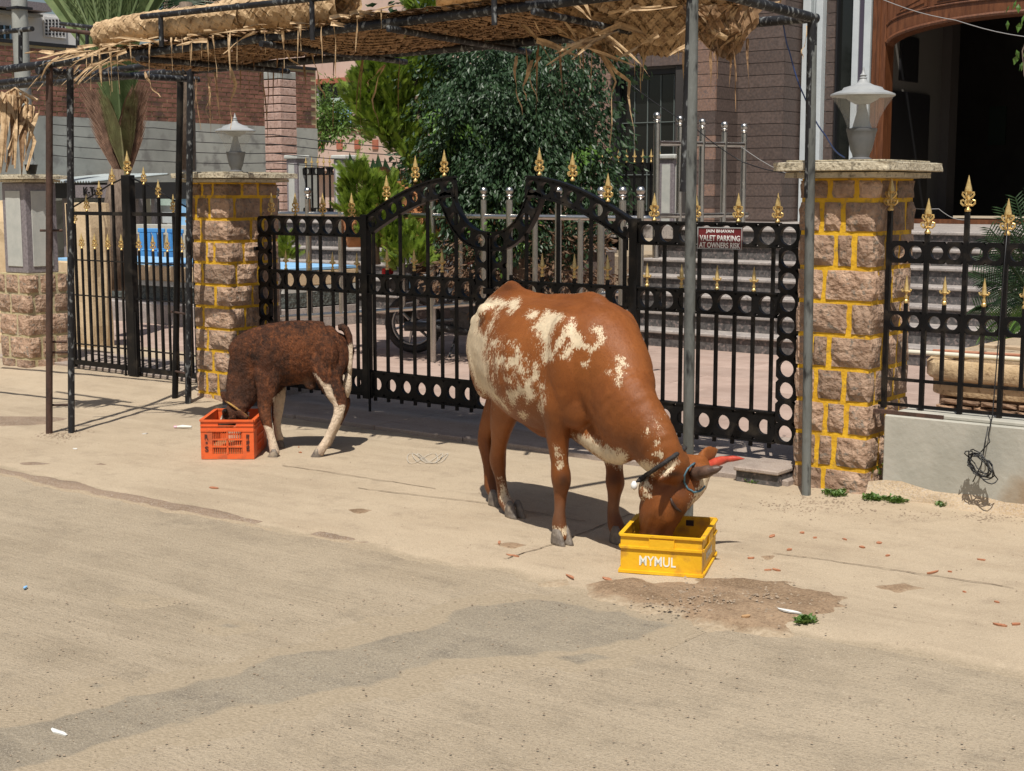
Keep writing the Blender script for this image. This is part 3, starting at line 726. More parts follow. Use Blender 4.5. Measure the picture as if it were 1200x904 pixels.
clad_face('v', xa1, vA+.031, vB-.001, LZ-.3, ZT, 1, 1)
clad_face('u', vB, xa1, xb1, LZ-.3, ZT, 1, -1)
clad_face('v', xb1, vB+.031, vC-.001, LZ-.3, ZT, 1, 1)
# window bay left of the pilaster
xw0 = V(724, 150, 17.2).x; zw1 = V(760, 82, 17.2).z; zw0 = V(760, 262, 17.2).z
xl = V(640, 150, vA).x
clad_face('u', vA, xl, xw0, LZ-.3, ZT, 2, -1, True)
box_part('core', M['dark'], bt, xl, xw0, vA+.031, vA+.5, LZ-.6, ZT)
clad_face('u', vA, xw0+.002, xa0-.002, zw1+.02, ZT, 2, -1)
box_part('core', M['dark'], bt, xw0+.001, xa0-.301, vA+.031, vA+.5, zw1+.02, ZT)
wn = box_part('window', M['glassdark'], bt, xw0+.05, xa0-.3, 17.22, 17.24, zw0, zw1-.05)
M['frame'] = mat('dark window frame', (.012, .012, .014), None, rough=.5)
fr = []
for bx in ((xw0+.001, xw0+.06, 17.15, 17.21, zw0-.2, zw1), (xw0+.061, xa0-.001, 17.15, 17.21, zw1-.07, zw1)):
    box_part('frame', M['frame'], wn, *bx)
M['greenline'] = mat('pale glass joint', (.12, .14, .13), None, rough=.4)
for i in (1, 2, 3, 4):
    x = xw0+.06+(xa0-xw0-.36)*i/4.6; box_part('glazing_bar', M['greenline'], wn, x-.006, x+.006, 17.205, 17.219, zw0, zw1-.08)
for zz in (.32, .66): box_part('glazing_bar', M['greenline'], wn, xw0+.07, xa0-.31, 17.2, 17.217, zw0+(zw1-zw0)*zz-.006, zw0+(zw1-zw0)*zz+.006)
# right part: white pipes, tall window, carved portal
vp = vC
def px_u(px, v=vp, y=120): return V(px, y, v).x
def rbox(nm, m, p0, p1, v0, v1, z0=LZ-.3, z1=ZT, par=None, bev=0): return box_part(nm, m, par or bt, px_u(p0), px_u(p1), v0, v1, z0, z1, bev=bev)
rbox('white_post', M['whitepaint'], 943, 952, vp-.12, vp-.02, bev=.004); rbox('white_post', M['whitepaint'], 958, 966, vp-.12, vp-.02, bev=.004)
rbox('pipe_recess', M['whitepaint'], 940, 968, vp, vp+.05)
x0, x1 = px_u(968), px_u(978)
clad_face('u', vp-.05, x0, x1, LZ-.3, ZT, 1, -1)
w2 = rbox('window', M['glassdark'], 978, 1001, vp+.05, vp+.07, LZ+.1)
rbox('frame', M['frame'], 978, 980, vp-.02, vp+.049, LZ+.1, par=w2); rbox('sill', M['whitepaint'], 978, 1002, vp-.03, vp+.04, LZ+.78, LZ+.82, par=w2)
rbox('white_post', M['whitepaint'], 1001, 1008, vp-.12, vp-.02, bev=.004); rbox('white_post', M['whitepaint'], 1014, 1022, vp-.12, vp-.02, bev=.004)
M['purple'] = mat('dark purple downpipe', (.06, .05, .075), None, rough=.5)
rbox('downpipe', M['purple'], 1008.3, 1013.7, vp-.1, vp-.03)
rbox('wall_strip', M['whitepaint'], 1001, 1024, vp, vp+.05)
# portal
ux0 = px_u(1024); ux1 = px_u(1040); ucx = V(1195, 60, vp).x; hw = ucx-ux1
zs_ = V(1037, 56, vp).z; zcr = V(1195, 18, vp).z
pt = link('portal', None, bt, (ucx, vp, LZ)); pt['label'] = 'carved teak arch surround of the doorway'
jm = MB()
for sg in (-1, 1):
    xa, xb = (ux0, ux1) if sg < 0 else (ucx+hw, ucx+hw+(ux1-ux0))
    box_part('jamb', M['wood'], pt, xa, xb, vp-.12, vp+.15, LZ, ZT, bev=.008)
    xm = (xa+xb)/2
    box_part('jamb_moulding', M['wood'], pt, xm-.02, xm+.02, vp-.15, vp-.121, LZ+.05, ZT, bev=.01)
n = 36; vs = []; 
for i in range(n+1):
    a = PI-PI*i/n; x = ucx+hw*math.cos(a); z = zs_+(zcr-zs_)*math.sin(a)
    x = min(max(x, ux1+.002), ucx+hw-.002)
    vs += [(x, vp-.10, z), (x, vp-.10, ZT), (x, vp+.14, z), (x, vp+.14, ZT)]
b = MB(); b.add(vs, [f for i in range(n) for f in ((4*i, 4*i+4, 4*i+5, 4*i+1), (4*i+2, 4*i+3, 4*i+7, 4*i+6), (4*i, 4*i+2, 4*i+6, 4*i+4))]); b.obj('spandrel', M['wood'], pt)
pts = [(ucx+hw*math.cos(PI-PI*i/n)*1.0, vp-.11, zs_+(zcr-zs_)*math.sin(PI*i/n)+.03) for i in range(1, n)]
b = MB(); b.tube(pts, .028, 6); b.obj('arch_moulding', M['wood'], pt, 50)
pts = [(x, y-.0, z+.17+.05*abs(math.cos(PI*(i+1)/n))) for i, (x, y, z) in enumerate(pts)]
b = MB(); b.tube(pts, .014, 6); b.obj('arch_moulding', M['wood'], pt, 50)
def zarch(x): return zs_+(zcr-zs_)*math.sqrt(max(0, 1-((x-ucx)/hw)**2))
for k in range(6):                                             # raised panels over the arch
    xa = ux1+.10+k*(2*hw-.2)/6; xb = xa+(2*hw-.2)/6-.09
    za, zb_ = zarch(xa)+.26, zarch(xb)+.26; zt_ = ZT-.05
    if zt_-max(za, zb_) < .1: zt_ = max(za, zb_)+.12
    for ins, y0, y1 in ((0, vp-.115, vp-.1), (.04, vp-.13, vp-.115), (.09, vp-.14, vp-.13)):
        b = MB(); b.prism([(xa+ins, za+ins), (xb-ins, zb_+ins), (xb-ins, max(zt_-ins, zb_+ins+.01)), (xa+ins, max(zt_-ins, za+ins+.01))], y0, y1-.0005); b.obj('raised_panel', M['wood'], pt)
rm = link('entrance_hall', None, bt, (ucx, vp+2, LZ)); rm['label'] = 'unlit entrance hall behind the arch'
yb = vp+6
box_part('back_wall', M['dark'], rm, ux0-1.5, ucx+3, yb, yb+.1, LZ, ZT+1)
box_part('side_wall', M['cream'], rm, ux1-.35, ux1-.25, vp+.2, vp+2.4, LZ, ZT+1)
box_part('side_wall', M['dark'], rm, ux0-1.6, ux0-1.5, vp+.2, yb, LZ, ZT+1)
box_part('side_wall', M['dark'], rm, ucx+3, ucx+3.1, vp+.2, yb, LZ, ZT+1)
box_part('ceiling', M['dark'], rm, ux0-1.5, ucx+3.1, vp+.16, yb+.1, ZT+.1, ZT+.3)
box_part('front_wall', M['clad'], bt, ucx+hw+.4, ucx+4, vp, vp+.3, LZ-.3, ZT+.3)
box_part('parapet', M['clad'], bt, xl-2, ucx+4, vp+.16, vp+.5, ZT+.3, ZT+1)
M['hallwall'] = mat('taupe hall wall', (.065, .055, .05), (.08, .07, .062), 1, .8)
box_part('pier', M['hallwall'], rm, V(1069, 120, vp+2.4).x, V(1113, 120, vp+2.4).x, vp+2.4, vp+2.7, LZ, ZT)
pic = box_part('picture_frame', M['frame'], rm, ux1-.249, ux1-.22, vp+.9, vp+1.5, LZ+1.9, LZ+2.5)
dr = box_part('inner_door', M['frame'], rm, ux1-.249, ux1-.2, vp+.5, vp+1.9, LZ, LZ+1.75)
M['hallglass'] = mat('distant green window', (.05, .07, .06), None, rough=.2)
box_part('hall_window', M['hallglass'], rm, V(1160, 120, yb-.05).x, V(1180, 120, yb-.05).x, yb-.06, yb-.02, V(1170, 170, yb).z, V(1170, 125, yb).z)
box_part('door_sill', M['wood'], bt, ux1, ucx+hw, vp-.2, vp+.15, LZ, LZ+.05)
# ---- landing posts with black spiked fence ----
def landing_post(label, p0, p1, v):
    xa, xb = V(p0, 220, v).x, V(p1, 220, v).x; w = xb-xa
    t = thing('granite_post', label, 'post', ((xa+xb)/2, v+w/2, LZ), group='granite posts on the landing')
    zc = V(p0, 187, v).z
    box_part('shaft', M['greygranite'], t, xa, xb, v, v+w, LZ-.3, zc, bev=.008)
    box_part('cap', M['palemarble'], t, xa-.03, xb+.03, v-.03, v+w+.03, zc+.001, zc+.06, bev=.015)
    box_part('inset_panel', M['palemarble'], t, xa+w*.22, xb-w*.22, v-.008, v+.001, LZ, zc-.06)
    box_part('inset_panel', M['palemarble'], t, xb-.001, xb+.008, v+w*.22, v+w*.78, LZ, zc-.06)
    return xa, xb
vL = 14.9
a0, a1 = landing_post('pale panelled granite post left of the small spiked gate behind the main gate', 336, 348, vL)
b0, b1 = landing_post('pale panelled granite post right of the small spiked gate behind the main gate', 391, 404, vL)
c0, c1 = landing_post('panelled granite post by the dark window at the stair top', 772, 789, vL)
def spiked(label, x0, x1, v, n):
    t = thing('spiked_fence', label, 'fence', ((x0+x1)/2, v, LZ)); zt_ = LZ+.75
    nb = max(2, int((x1-x0)/.17))
    m = MB(); hband(m, x0, x1, zt_-.11, zt_, nb, v-.012, v+.012, .38); m.obj('perforated_rail', M['black'], t)
    m = MB(); hband(m, x0, x1, LZ+.08, LZ+.17, nb, v-.012, v+.012, .38); m.obj('perforated_rail', M['black'], t)
    for k in range(n):
        x = x0+(x1-x0)*(k+.5)/n; b = MB(); b.box(x-.01, x+.01, v-.012, v+.012, LZ, zt_); b.obj('bar', M['black'], t); link('spear_tip', SMALLF, t, (x, v, zt_), scale=(1, 1, 1.1))
spiked('small black fence with gold tips between two granite posts in the left background', a1+.01, b0-.01, vL+.12, 6)
spiked('black fence with gold tips in front of the dark window beside the tree', V(640, 220, vL).x, c0-.01, vL+.12, 14)
# ---- stainless steel railings ----
def steel_post(t, x, y, z0, z1, r=.03, ball=True):
    b = MB(); b.tube([(x, y, z0), (x, y, z1)], r, 12); o = b.obj('post', M['steel'], t, 50)
    if ball:
        s = MB(); rr = r*1.25; s.lathe([(r*.5, 0), (r*.5, .02), (r*1.1, .03), (r*1.1, .04)]+[(rr*math.sin(a), .04+rr-rr*math.cos(a)) for a in [PI*k/8 for k in range(1, 8)]], (x, y, z1), 14); s.obj('ball_finial', M['steel'], o, True)
vr = 10.0
sr = thing('steel_railing', 'stainless steel courtyard railing with ball topped posts seen through the main gate', 'railing', (V(509, 430, vr).x, vr, .05))
ztr = V(506, 253, vr).z; zbl = V(506, 234, vr).z
b = MB(); x0, x1 = V(300, 251, vr).x, V(752, 253, vr).x; b.tube([(x0, vr, ztr), (x1-.06, vr, ztr), (x1, vr+.02, ztr-.0), (x1+.03, vr+.08, ztr), (x1+.03, vr+.2, ztr)], .024, 12); b.obj('top_rail', M['steel'], sr, 50)
b = MB(); b.tube([V(318, 373, vr), V(430, 366, vr), V(555, 356, vr), V(760, 341, vr)], .024, 12); b.obj('lower_rail', M['steel'], sr, 50)
for px in (325, 362, 400, 436, 507, 567, 597, 654, 704, 729, 750):
    x = V(px, 300, vr).x; steel_post(sr, x, vr, .04 if px in (325, 436, 507, 597, 654, 729) else V(px, 372-(px-318)*.07, vr).z, zbl)
for px in (472, 540, 627, 680):
    x = V(px, 300, vr).x; steel_post(sr, x, vr, V(px, 372-(px-318)*.07, vr).z, ztr-.01, .024, False)
us_ = V(770, 200, 13.7).x
s2 = thing('steel_railing', 'tall stainless steel stair railing with ball finials before the brown building', 'railing', (us_, 14, LZ))
qs = [U(px, y, us_) for px, y in ((770, 145), (797, 149), (823, 152), (849, 155), (872, 157))]
for q in qs: steel_post(s2, q.x, q.y, LZ-.6, q.z, .035)
b = MB(); b.tube([U(772, 168, us_), U(872, 170, us_)], .03, 12); b.obj('top_rail', M['steel'], s2, 50)
b = MB(); b.tube([U(770, 253, us_), U(800, 253, us_), U(875, 252, us_)], .03, 12); b.obj('lower_rail', M['steel'], s2, 50)
# ================= planter inside the fence on the right =================
vq = 8.75; xr0 = V(1068, 440, vq).x; zr1 = V(1090, 423, vq).z; zr0 = V(1090, 445, vq).z
M['rimstone'] = mat('tan cement planter rim', (.46, .32, .17), (.58, .43, .26), 7, .9, .6, 50, c3=(.3, .2, .11), s3=30)
M['flag'] = mat('brown stacked slate', (.15, .09, .055), (.33, .21, .13), 14, .85, .8, 40, rnd=.4, bdist=.015)
tp = thing('planter', 'low curved planter of stacked brown stone with tan rim behind the right fence', 'planter', (xr0+1, vq+.8, .05))
def rounded(x0, x1, y0, y1, r, n=6):
    out = []
    for cx, cy, a0 in ((x0+r, y0+r, PI), (x1-r, y0+r, 1.5*PI), (x1-r, y1-r, 0), (x0+r, y1-r, PI/2)):
        for k in range(n+1): a = a0+PI/2*k/n; out.append((cx+r*math.cos(a), cy+r*math.sin(a)))
    return out
def ring_prism(nm, outl, z0, z1, m, par, bev=0.0):
    n = len(outl); cx = sum(p[0] for p in outl)/n; cy = sum(p[1] for p in outl)/n
    lv = [(0, z0, -bev), (0, z0+bev, 0), (0, z1-bev, 0), (0, z1, -bev)] if bev else [(0, z0, 0), (0, z1, 0)]
    vs = []
    for _, z, o in lv:
        for x, y in outl:
            d = Vector((x-cx, y-cy)); l = d.length; d *= (l+o)/l; vs.append((cx+d.x, cy+d.y, z))
    fs = [(i*n+k, i*n+(k+1) % n, (i+1)*n+(k+1) % n, (i+1)*n+k) for i in range(len(lv)-1) for k in range(n)]+[tuple(range(n))[::-1], tuple(range((len(lv)-1)*n, len(lv)*n))]
    b = MB(); b.add(vs, fs); return b.obj(nm, m, par, 40)
ring_prism('core', rounded(xr0+.08, xr0+3.4, vq+.07, vq+1.9, .25), .04, zr0-.01, M['flag'], tp)
ring_prism('rim', rounded(xr0, xr0+3.5, vq, vq+2, .3), zr0, zr1, M['rimstone'], tp, .02)
ring_prism('band', rounded(xr0+.04, xr0+3.44, vq+.04, vq+1.95, .27), zr0-.1, zr0-.002, M['rimstone'], tp, .005)
rr_ = random.Random(5); z = .05
while z < zr0-.12:
    hh = rr_.uniform(.028, .05); x = xr0+.1+rr_.uniform(0, .1)
    while x < xr0+1.05:
        ww = rr_.uniform(.07, .16)
        stone(tp, M['flag'], x, x+ww-.008, vq+.03+rr_.uniform(-.012, .01), vq+.14, z, z+hh-.006, seed=rr_.random()*99, rough=.005, cuts=1); x += ww
    z += hh
tag(ring_prism('planter_soil', rounded(xr0+.1, xr0+3.38, vq+.1, vq+1.88, .24), zr1+.001, zr1+.02, MUD, None), kind='structure')
M['pvc'] = mat('cream plastic pipe', (.66, .62, .5), None, rough=.4)
M['copperpipe'] = mat('copper brown pole', (.35, .13, .07), (.42, .2, .12), 8, .6)
M['plank'] = mat('pale sawn plank', (.42, .31, .2), (.55, .42, .28), 5, .8, .3, 30, stretch=(1, 8, 8))
def rod(nm, label, cat, a, b_, r, m):
    mb = MB(); mb.tube([a, b_], r, 10); return tag(mb.obj(nm, m, None, 50), label, cat)
zz = zr1+.035
rod('plastic_pipe', 'cream plastic pipe lying along the right planter rim', 'pipe', (xr0-.08, vq+.1, zz), (xr0+.85, vq+.12, zz), .016, M['pvc'])
rod('wooden_pole', 'thin reddish pole lying behind the cream pipe on the planter', 'pole', (xr0+.05, vq+.22, zz+.005), (xr0+.95, vq+.19, zz+.02), .011, M['copperpipe'])
for k, (dx, dy, rz) in enumerate(((.3, .35, .15), (.5, .5, -.1))):
    o = box_part('plank', M['plank'], None, -.35, .35, -.05, .05, 0, .02, bev=.002); o.location = (xr0+dx+.1, vq+dy, zr1+.022+.03*k); o.rotation_euler = (0, 0, rz)
    tag(o, ['pale broken plank lying under another on the planter soil', 'pale plank topmost on the right planter soil'][k], 'plank')
# ================= left background: planter, brick wall, houses =================
vl = 11.2; xl0, xl1 = V(50, 350, vl).x, V(330, 350, vl).x; zt2 = V(165, 311, vl).z; zt1_ = V(165, 328, vl).z
M['bluepaint'] = mat('pale blue paint', (.2, .42, .68), (.3, .52, .75), 6, .7)
M['pebble'] = mat('dark green pebble cladding', (.028, .035, .032), (.13, .145, .13), 38, .6, 1.2, 26, bdist=.03)
M['sandstone'] = mat('sand coloured stone', (.5, .37, .22), (.62, .48, .31), 4, .9, .4, 40)
lp = thing('planter', 'long raised planter of dark pebbles with cream rim behind the side gate', 'planter', ((xl0+xl1)/2, vl, .05))
box_part('pebble_wall', M['pebble'], lp, xl0, xl1, vl+.05, vl+1.2, .3, zt1_-.07)
box_part('band', M['palemarble'], lp, xl0, xl1, vl+.03, vl+1.2, zt1_-.069, zt1_-.002)
box_part('rim', M['sandstone'], lp, xl0, xl1, vl, vl+1.25, zt1_, zt2, bev=.015)
box_part('painted_top', M['bluepaint'], lp, xl0+.1, xl1, vl+.08, vl+1.2, zt2+.001, zt2+.03)
box_part('plinth', M['tread'], lp, xl0-.3, xl1, vl-.3, vl+1.2, .04, .29, bev=.01)
for k in range(60):   # dark rounded cobbles of the planter wall front row
    pass
# tan rough piers
stn = thing('sandstone_pier', 'rough tan stone pier standing inside the side gate', 'pier', (V(87, 400, 8.6).x, 8.6, 0))
x0, x1 = V(77, 300, 8.6).x, V(101, 300, 8.6).x
stone(stn, M['sandstone'], x0, x1, 8.6, 8.9, .05, V(88, 238, 8.6).z, seed=3, rough=.03, cuts=5)
s3 = thing('rock_wall', 'rough orange tan rock face at the far left edge', 'rock', (V(4, 330, 8.4).x, 8.4, 0))
stone(s3, M['sandstone'], V(-60, 300, 8.4).x, V(14, 300, 8.4).x, 8.4, 8.9, -.1, V(4, 236, 8.4).z, seed=8, rough=.06, cuts=7)
# blue chairs stacked beyond the planter
M['bluechair'] = mat('blue moulded plastic', (.06, .24, .52), (.08, .3, .6), 3, .4)
def chair(label, c, rz):
    t = thing('plastic_chair', label, 'chair', c, rz, group='blue plastic chairs in the left background')
    def pb(nm, *b, bev=.01): return link(nm, MB().bbox(*b, bev).mesh(nm, M['bluechair']), t, world=False)
    pb('seat', -.22, .22, -.2, .22, .42, .46)
    for i in range(4): pb('back_slat', -.2+.1*i+.01, -.2+.1*i+.09, .2, .225, .5, .88, bev=.004)
    pb('back_rail', -.22, .22, .195, .23, .88, .94)
    for sx in (-1, 1):
        for sy in (-1, 1): pb('leg', sx*.2-.02, sx*.2+.02, sy*.18-.02, sy*.18+.02, 0, .42, bev=.004)
        pb('armrest', sx*.23-.02, sx*.23+.02, -.18, .2, .64, .67)
    return t
zc0 = zt2+.03
for k, (px, y, rz, lb) in enumerate(((168, 313, .3, 'blue plastic chair on the planter left of its pair'), (190, 314, -.2, 'blue plastic chair on the planter nearer the stone pillar'))):
    q = V(px, y, 12.6); chair(lb, (q.x, 12.6, .16), rz)
# stall with tin roof
def ubox(nm, m, par, px0, px1, v0, v1, y0, y1, bev=0):
    a = V(px0, y0, v0); c = V(px1, y0, v0); zt_ = V((px0+px1)/2, y0, v0).z; zb_ = V((px0+px1)/2, y1, v0).z
    return box_part(nm, m, par, a.x, c.x, v0, v1, zb_, zt_, bev=bev)
st = thing('market_stall', 'low stall with pale corrugated tin roof under the brick wall', 'stall', (V(120, 250, 15).x, 15, 0))
M['tin'] = mat('pale galvanised tin', (.3, .34, .35), (.42, .46, .45), 3, .5)
M['tealtin'] = mat('pale green tin', (.34, .45, .4), (.45, .55, .5), 3, .5)
q0 = V(40, 196, 15.); q1 = V(230, 214, 15.)
b = MB(); n = 120; xs0, xs1 = V(55, 200, 15.).x, V(130, 200, 15.).x; za = V(120, 194, 16.).z; zb_ = V(120, 213, 14.6).z; vs = []
for i in range(n+1):
    x = xs0+(xs1-xs0)*i/n; d = .018*math.sin(i*PI/2.5); vs += [(x, 14.6, zb_+d), (x, 16.2, zb_+.14+d), (x, 14.6, zb_+d-.006), (x, 16.2, zb_+.132+d)]
b.add(vs, [f for i in range(n) for f in ((4*i, 4*i+4, 4*i+5, 4*i+1), (4*i+2, 4*i+3, 4*i+7, 4*i+6))]); b.obj('roof', M['tin'], st)
ubox('fascia', M['frame'], st, 60, 222, 14.9, 15.0, 214, 233)
ubox('back_panel', M['palemarble'], st, 60, 222, 16.3, 16.4, 232, 330)
for p in (72, 158, 176, 215): ubox('post', M['greygranite'], st, p, p+4, 15.1, 15.2, 214, 345)
ubox('counter', M['palemarble'], st, 150, 226, 14.7, 15.1, 264, 275)
ubox('cabinet', M['whitepaint'], st, 182, 205, 15.3, 15.5, 235, 262)
ubox('awning', M['tealtin'], st, 176, 220, 15.25, 15.28, 226, 241)
ubox('panel', M['bluepaint'], st, 209, 230, 14.95, 14.98, 222, 264)
me = text_mesh('K-Tuff', .19, M['black'], extrude=.005, off=.004)
for v in me.vertices: v.co = (v.co.x, v.co.z, v.co.y)
o = link('lettering', me, st, V(108, 225, 14.5)); ubox('sign_panel', M['greygranite'], st, 88, 128, 14.52, 14.56, 217, 232)
# ---- neighbour's wall, facing the court ----
uw = -22.
nw = thing('neighbour_wall', 'long side wall of bare red brick above grey plaster in the left background', 'wall', (uw, 17, 0))
zb0 = U(170, 200, uw).z
def uy(px, y): q = U(px, y, uw); return q.y, q.z
vmax = uy(372, 150)[0]; zmid = (uy(40, 135)[1]+uy(300, 148)[1])/2; ztop = (uy(60, 52)[1]+uy(330, 82)[1])/2
box_part('plaster_face', M['plaster'], nw, uw-.3, uw, 9, vmax, -.1, zmid)
box_part('brick_backing', M['mortar'], nw, uw-.3, uw-.025, 9, vmax, zmid+.001, ztop)
for px, (y0, y1) in ((365, (85, 250)),):
    a = uy(px-6, 100)[0]; c = uy(px+4, 100)[0]
b = MB(); rw = random.Random(3); rows = int((ztop-zmid)/.088); L0, L1 = 11.5, vmax
for r in range(rows):
    y = L0+(.12 if r % 2 else 0)
    while y < L1-.25:
        o_ = rw.uniform(-.006, .006); b.box(uw-.05, uw-.006+o_, y, y+.212, zmid+.005+r*.088, zmid+.073+r*.088); y += .24
tag(b.obj('brickwork', M['brick'], nw), kind='stuff')
box_part('wall_top', M['frame'], nw, uw-.32, uw+.02, 9, vmax, ztop+.001, ztop+.06)
# pink block pillar
vb = 19.
pk = thing('block_pillar', 'tall pillar of pink rough blocks with dark joints against the brick wall', 'pillar', (V(330, 200, vb).x, vb, 0))
M['pinkblock'] = mat('pink rough block', (.42, .27, .22), (.54, .38, .32), 12, .9, .5, 40, rnd=.06, c3=(.3, .2, .17), s3=20)
x0, x1 = V(310, 150, vb).x, V(329, 150, vb).x; vb1 = U(348, 150, x1).y
zt3, zb3 = V(320, 84, vb).z, 0; hh = (V(320, 100, vb).z-V(320, 109.7, vb).z)
box_part('core', M['frame'], pk, x0+.01, x1-.01, vb+.01, vb1-.01, 0, zt3)
nrow = int((zt3-.3)/hh)
for k in range(nrow):
    z1 = zt3-k*hh; box_part('block', M['pinkblock'] if k else M['plaster'], pk, x0, x1, vb, vb1, z1-hh+.02, z1, bev=.008)
# pink house far behind
ph = thing('house', 'pale pink house with balcony planters beyond the brick wall', 'house', (V(420, 150, 27.).x, 27, 0))
M['pinkwall'] = mat('pale pink render', (.5, .36, .3), (.6, .45, .38), 1.2, .9, .2, 20)
M['redtrim'] = mat('red brown trim', (.33, .1, .06), (.42, .15, .09), 5, .8)
vh = 26.
ubox('wall', M['pinkwall'], ph, 300, 560, vh+.6, vh+1, 40, 260)
ubox('floor_band', M['redtrim'], ph, 300, 560, vh+.4, vh+.599, 89, 95)
w = ubox('window', M['glassdark'], ph, 372, 420, vh+.57, vh+.595, 97, 127)
for p in (371, 397, 402, 420): ubox('frame', M['lampmetal'], w, p, p+2.2, vh+.5, vh+.569, 95, 130)
ubox('parapet', M['pinkwall'], ph, 300, 560, vh, vh+.2, 153, 200); ubox('parapet_coping', M['redtrim'], ph, 300, 560, vh-.05, vh+.25, 150, 153)
for p in (373, 394, 415, 436): ubox('square_inset', M['redtrim'], ph, p, p+6.5, vh-.03, vh-.001, 164, 175)
ubox('lower_wall', M['pinkwall'], ph, 300, 560, vh+.3, vh+.5, 200, 262); ubox('lower_band', M['redtrim'], ph, 300, 560, vh+.2, vh+.29, 187, 191)
ubox('balcony_cloth', M['bluepaint'], ph, 389, 411, vh+.25, vh+.28, 127, 150)
ubox('balcony_cloth', M['tealtin'], ph, 387, 404, vh+.22, vh+.25, 115, 126)
# upper floors and white building
wb = thing('house', 'white rendered building with pierced vent block at the top left corner', 'house', (-26, 12, 0))
M['whitewall'] = mat('off white render', (.6, .6, .6), (.7, .69, .67), 1, .9)
uq = -26.
def vbx(nm, m, par, u, th, px0, px1, y0, y1):
    a = U(px0, (y0+y1)/2, u); c = U(px1, (y0+y1)/2, u); pm = (px0+px1)/2
    return box_part(nm, m, par, u-th, u, a.y, c.y, U(pm, y1, u).z, U(pm, y0, u).z)
vbx('wall', M['whitewall'], wb, uq, .4, -120, 100, 9, 120)
vbx('ledge', M['lampmetal'], wb, uq+.3, .35, -120, 50, 8, 11); vbx('eave', M['greygranite'], wb, uq+.5, .6, -120, 60, -6, 4)
vg = vbx('vent_block', M['whitewall'], wb, uq+.05, .04, 52, 77, 21, 44)
for i in range(6):
    for j in range(5): vbx('opening', M['frame'], vg, uq+.06, .009, 53.5+4*i, 55.8+4*i, 23+4*j, 25.4+4*j)
wf = vbx('window', M['glassdark'], wb, uq+.03, .02, -2, 13, 30, 45); 
for p in (-3, 5, 12): vbx('frame', M['bluepaint'], wf, uq+.06, .028, p, p+1.2, 30, 46)
ut = thing('utility_pole', 'grey concrete utility pole at the top left', 'pole', (U(25, 60, -20.).x, U(25, 60, -20.).y, 0))
b = MB(); q = U(25, 60, -20.); b.tube([(q.x, q.y, 0), (q.x, q.y, 6.5)], .12, 12); b.obj('shaft', M['plaster'], ut, 50)
b = MB(); b.box(q.x-.14, q.x+.14, q.y-.14, q.y+.14, U(25, 12, -20.).z, U(25, 9, -20.).z); b.obj('clamp', M['frame'], ut)
ob = thing('house', 'pale beige upper storey behind the palm fronds at the top', 'house', (V(300, 10, 30).x, 30, 0))
ubox('wall', M['pinkwall'], ob, 189, 470, 30, 30.4, -60, 90)
ubox('window', M['glassdark'], ob, 300, 312, 29.95, 29.99, -20, 12)
# ================= palm matting on the pergola =================
M['palm'] = mat('dry woven palm leaf', (.36, .235, .12), (.60, .43, .25), 10, .7, .4, 60, c3=(.24, .145, .07), s3=24)
M['palmdark'] = mat('aged brown palm leaf', (.2, .115, .055), (.36, .22, .115), 16, .8, .4, 60, c3=(.1, .055, .03), s3=30)
def weave(mb, f, Ls, Lt, w, rg, lift=.006, drop=.02, gap=0):
    """herringbone of narrow leaf strips over the surface f(s,t): each strip passes over and under"""
    ns, nt_ = int(Ls/w), int(Lt/w)
    for i in range(ns):
        for j in range(nt_):
            if rg.random() < drop: continue
            d = 1 if (i+j) % 2 else -1
            s0, t0 = (i+.5)*w, (j+.5)*w; L_ = w*1.08; q = w*.64
            # strip along the diagonal, d picks its direction
            ax = Vector((1, d)).normalized(); ay = Vector((-ax.y, ax.x)); jit = rg.uniform(-.2, .2)*w; tl = rg.uniform(-.003, .003)
            P0 = []
            for a, h in ((-L_, -lift*.6), (-L_*.35, lift), (L_*.35, lift), (L_, -lift*.6)):
                for c in (-q, q):
                    s = s0+ax.x*a+ay.x*c+jit*.3; t = t0+ax.y*a+ay.y*c
                    p, n = f(min(max(s, 0), Ls), min(max(t, 0), Lt)); P0.append(p+n*(h+tl*c/q))
            mb.add(P0, [(0, 1, 3, 2), (2, 3, 5, 4), (4, 5, 7, 6)])
def strand_mesh(pts, w, rg, twist=1.5):
    pts = [Vector(p) for p in pts]; vs = []; n = len(pts)
    for i, p in enumerate(pts):
        t = (pts[min(i+1, n-1)]-pts[max(i-1, 0)]).normalized(); a = t.cross(Vector((math.cos(i*twist*.3+w*900), math.sin(i*twist*.3+w*900), .2))).normalized()
        ww = w*(1-.8*(i/(n-1))**2); vs += [p-a*ww, p+t.cross(a)*ww*.35, p+a*ww]
    return vs, [(3*i+k, 3*i+3+k, 3*i+4+k, 3*i+1+k) for i in range(n-1) for k in (0, 1)]
rg = random.Random(8)
def hang(p, L_, rg, side=Vector((0, 0, 0)), n=7):
    "a strip that leaves p sideways and falls"
    a = rg.uniform(0, 2*PI); v = Vector((math.cos(a)*.5, math.sin(a)*.5, .3))*rg.uniform(.2, .7)+side; q = Vector(p); out = [q.copy()]
    for i in range(n):
        v = v*.72+Vector((rg.uniform(-.12, .12), rg.uniform(-.12, .12), -.62)); q = q+v*(L_/n); out.append(q.copy())
    return out
NSTR = [0]
def strands(par, pts, Ls, m, wr=(.003, .009), side=Vector((0, 0, 0))):
    for p in pts:
        b = MB(); b.add(*strand_mesh(hang(p, rg.uniform(*Ls), rg, side), rg.uniform(*wr), rg)); b.obj('strand', m, par); NSTR[0] += 1
fl = lambda w: At.lerp(Bt, w); rl = lambda w: Ct.lerp(Dt, w)
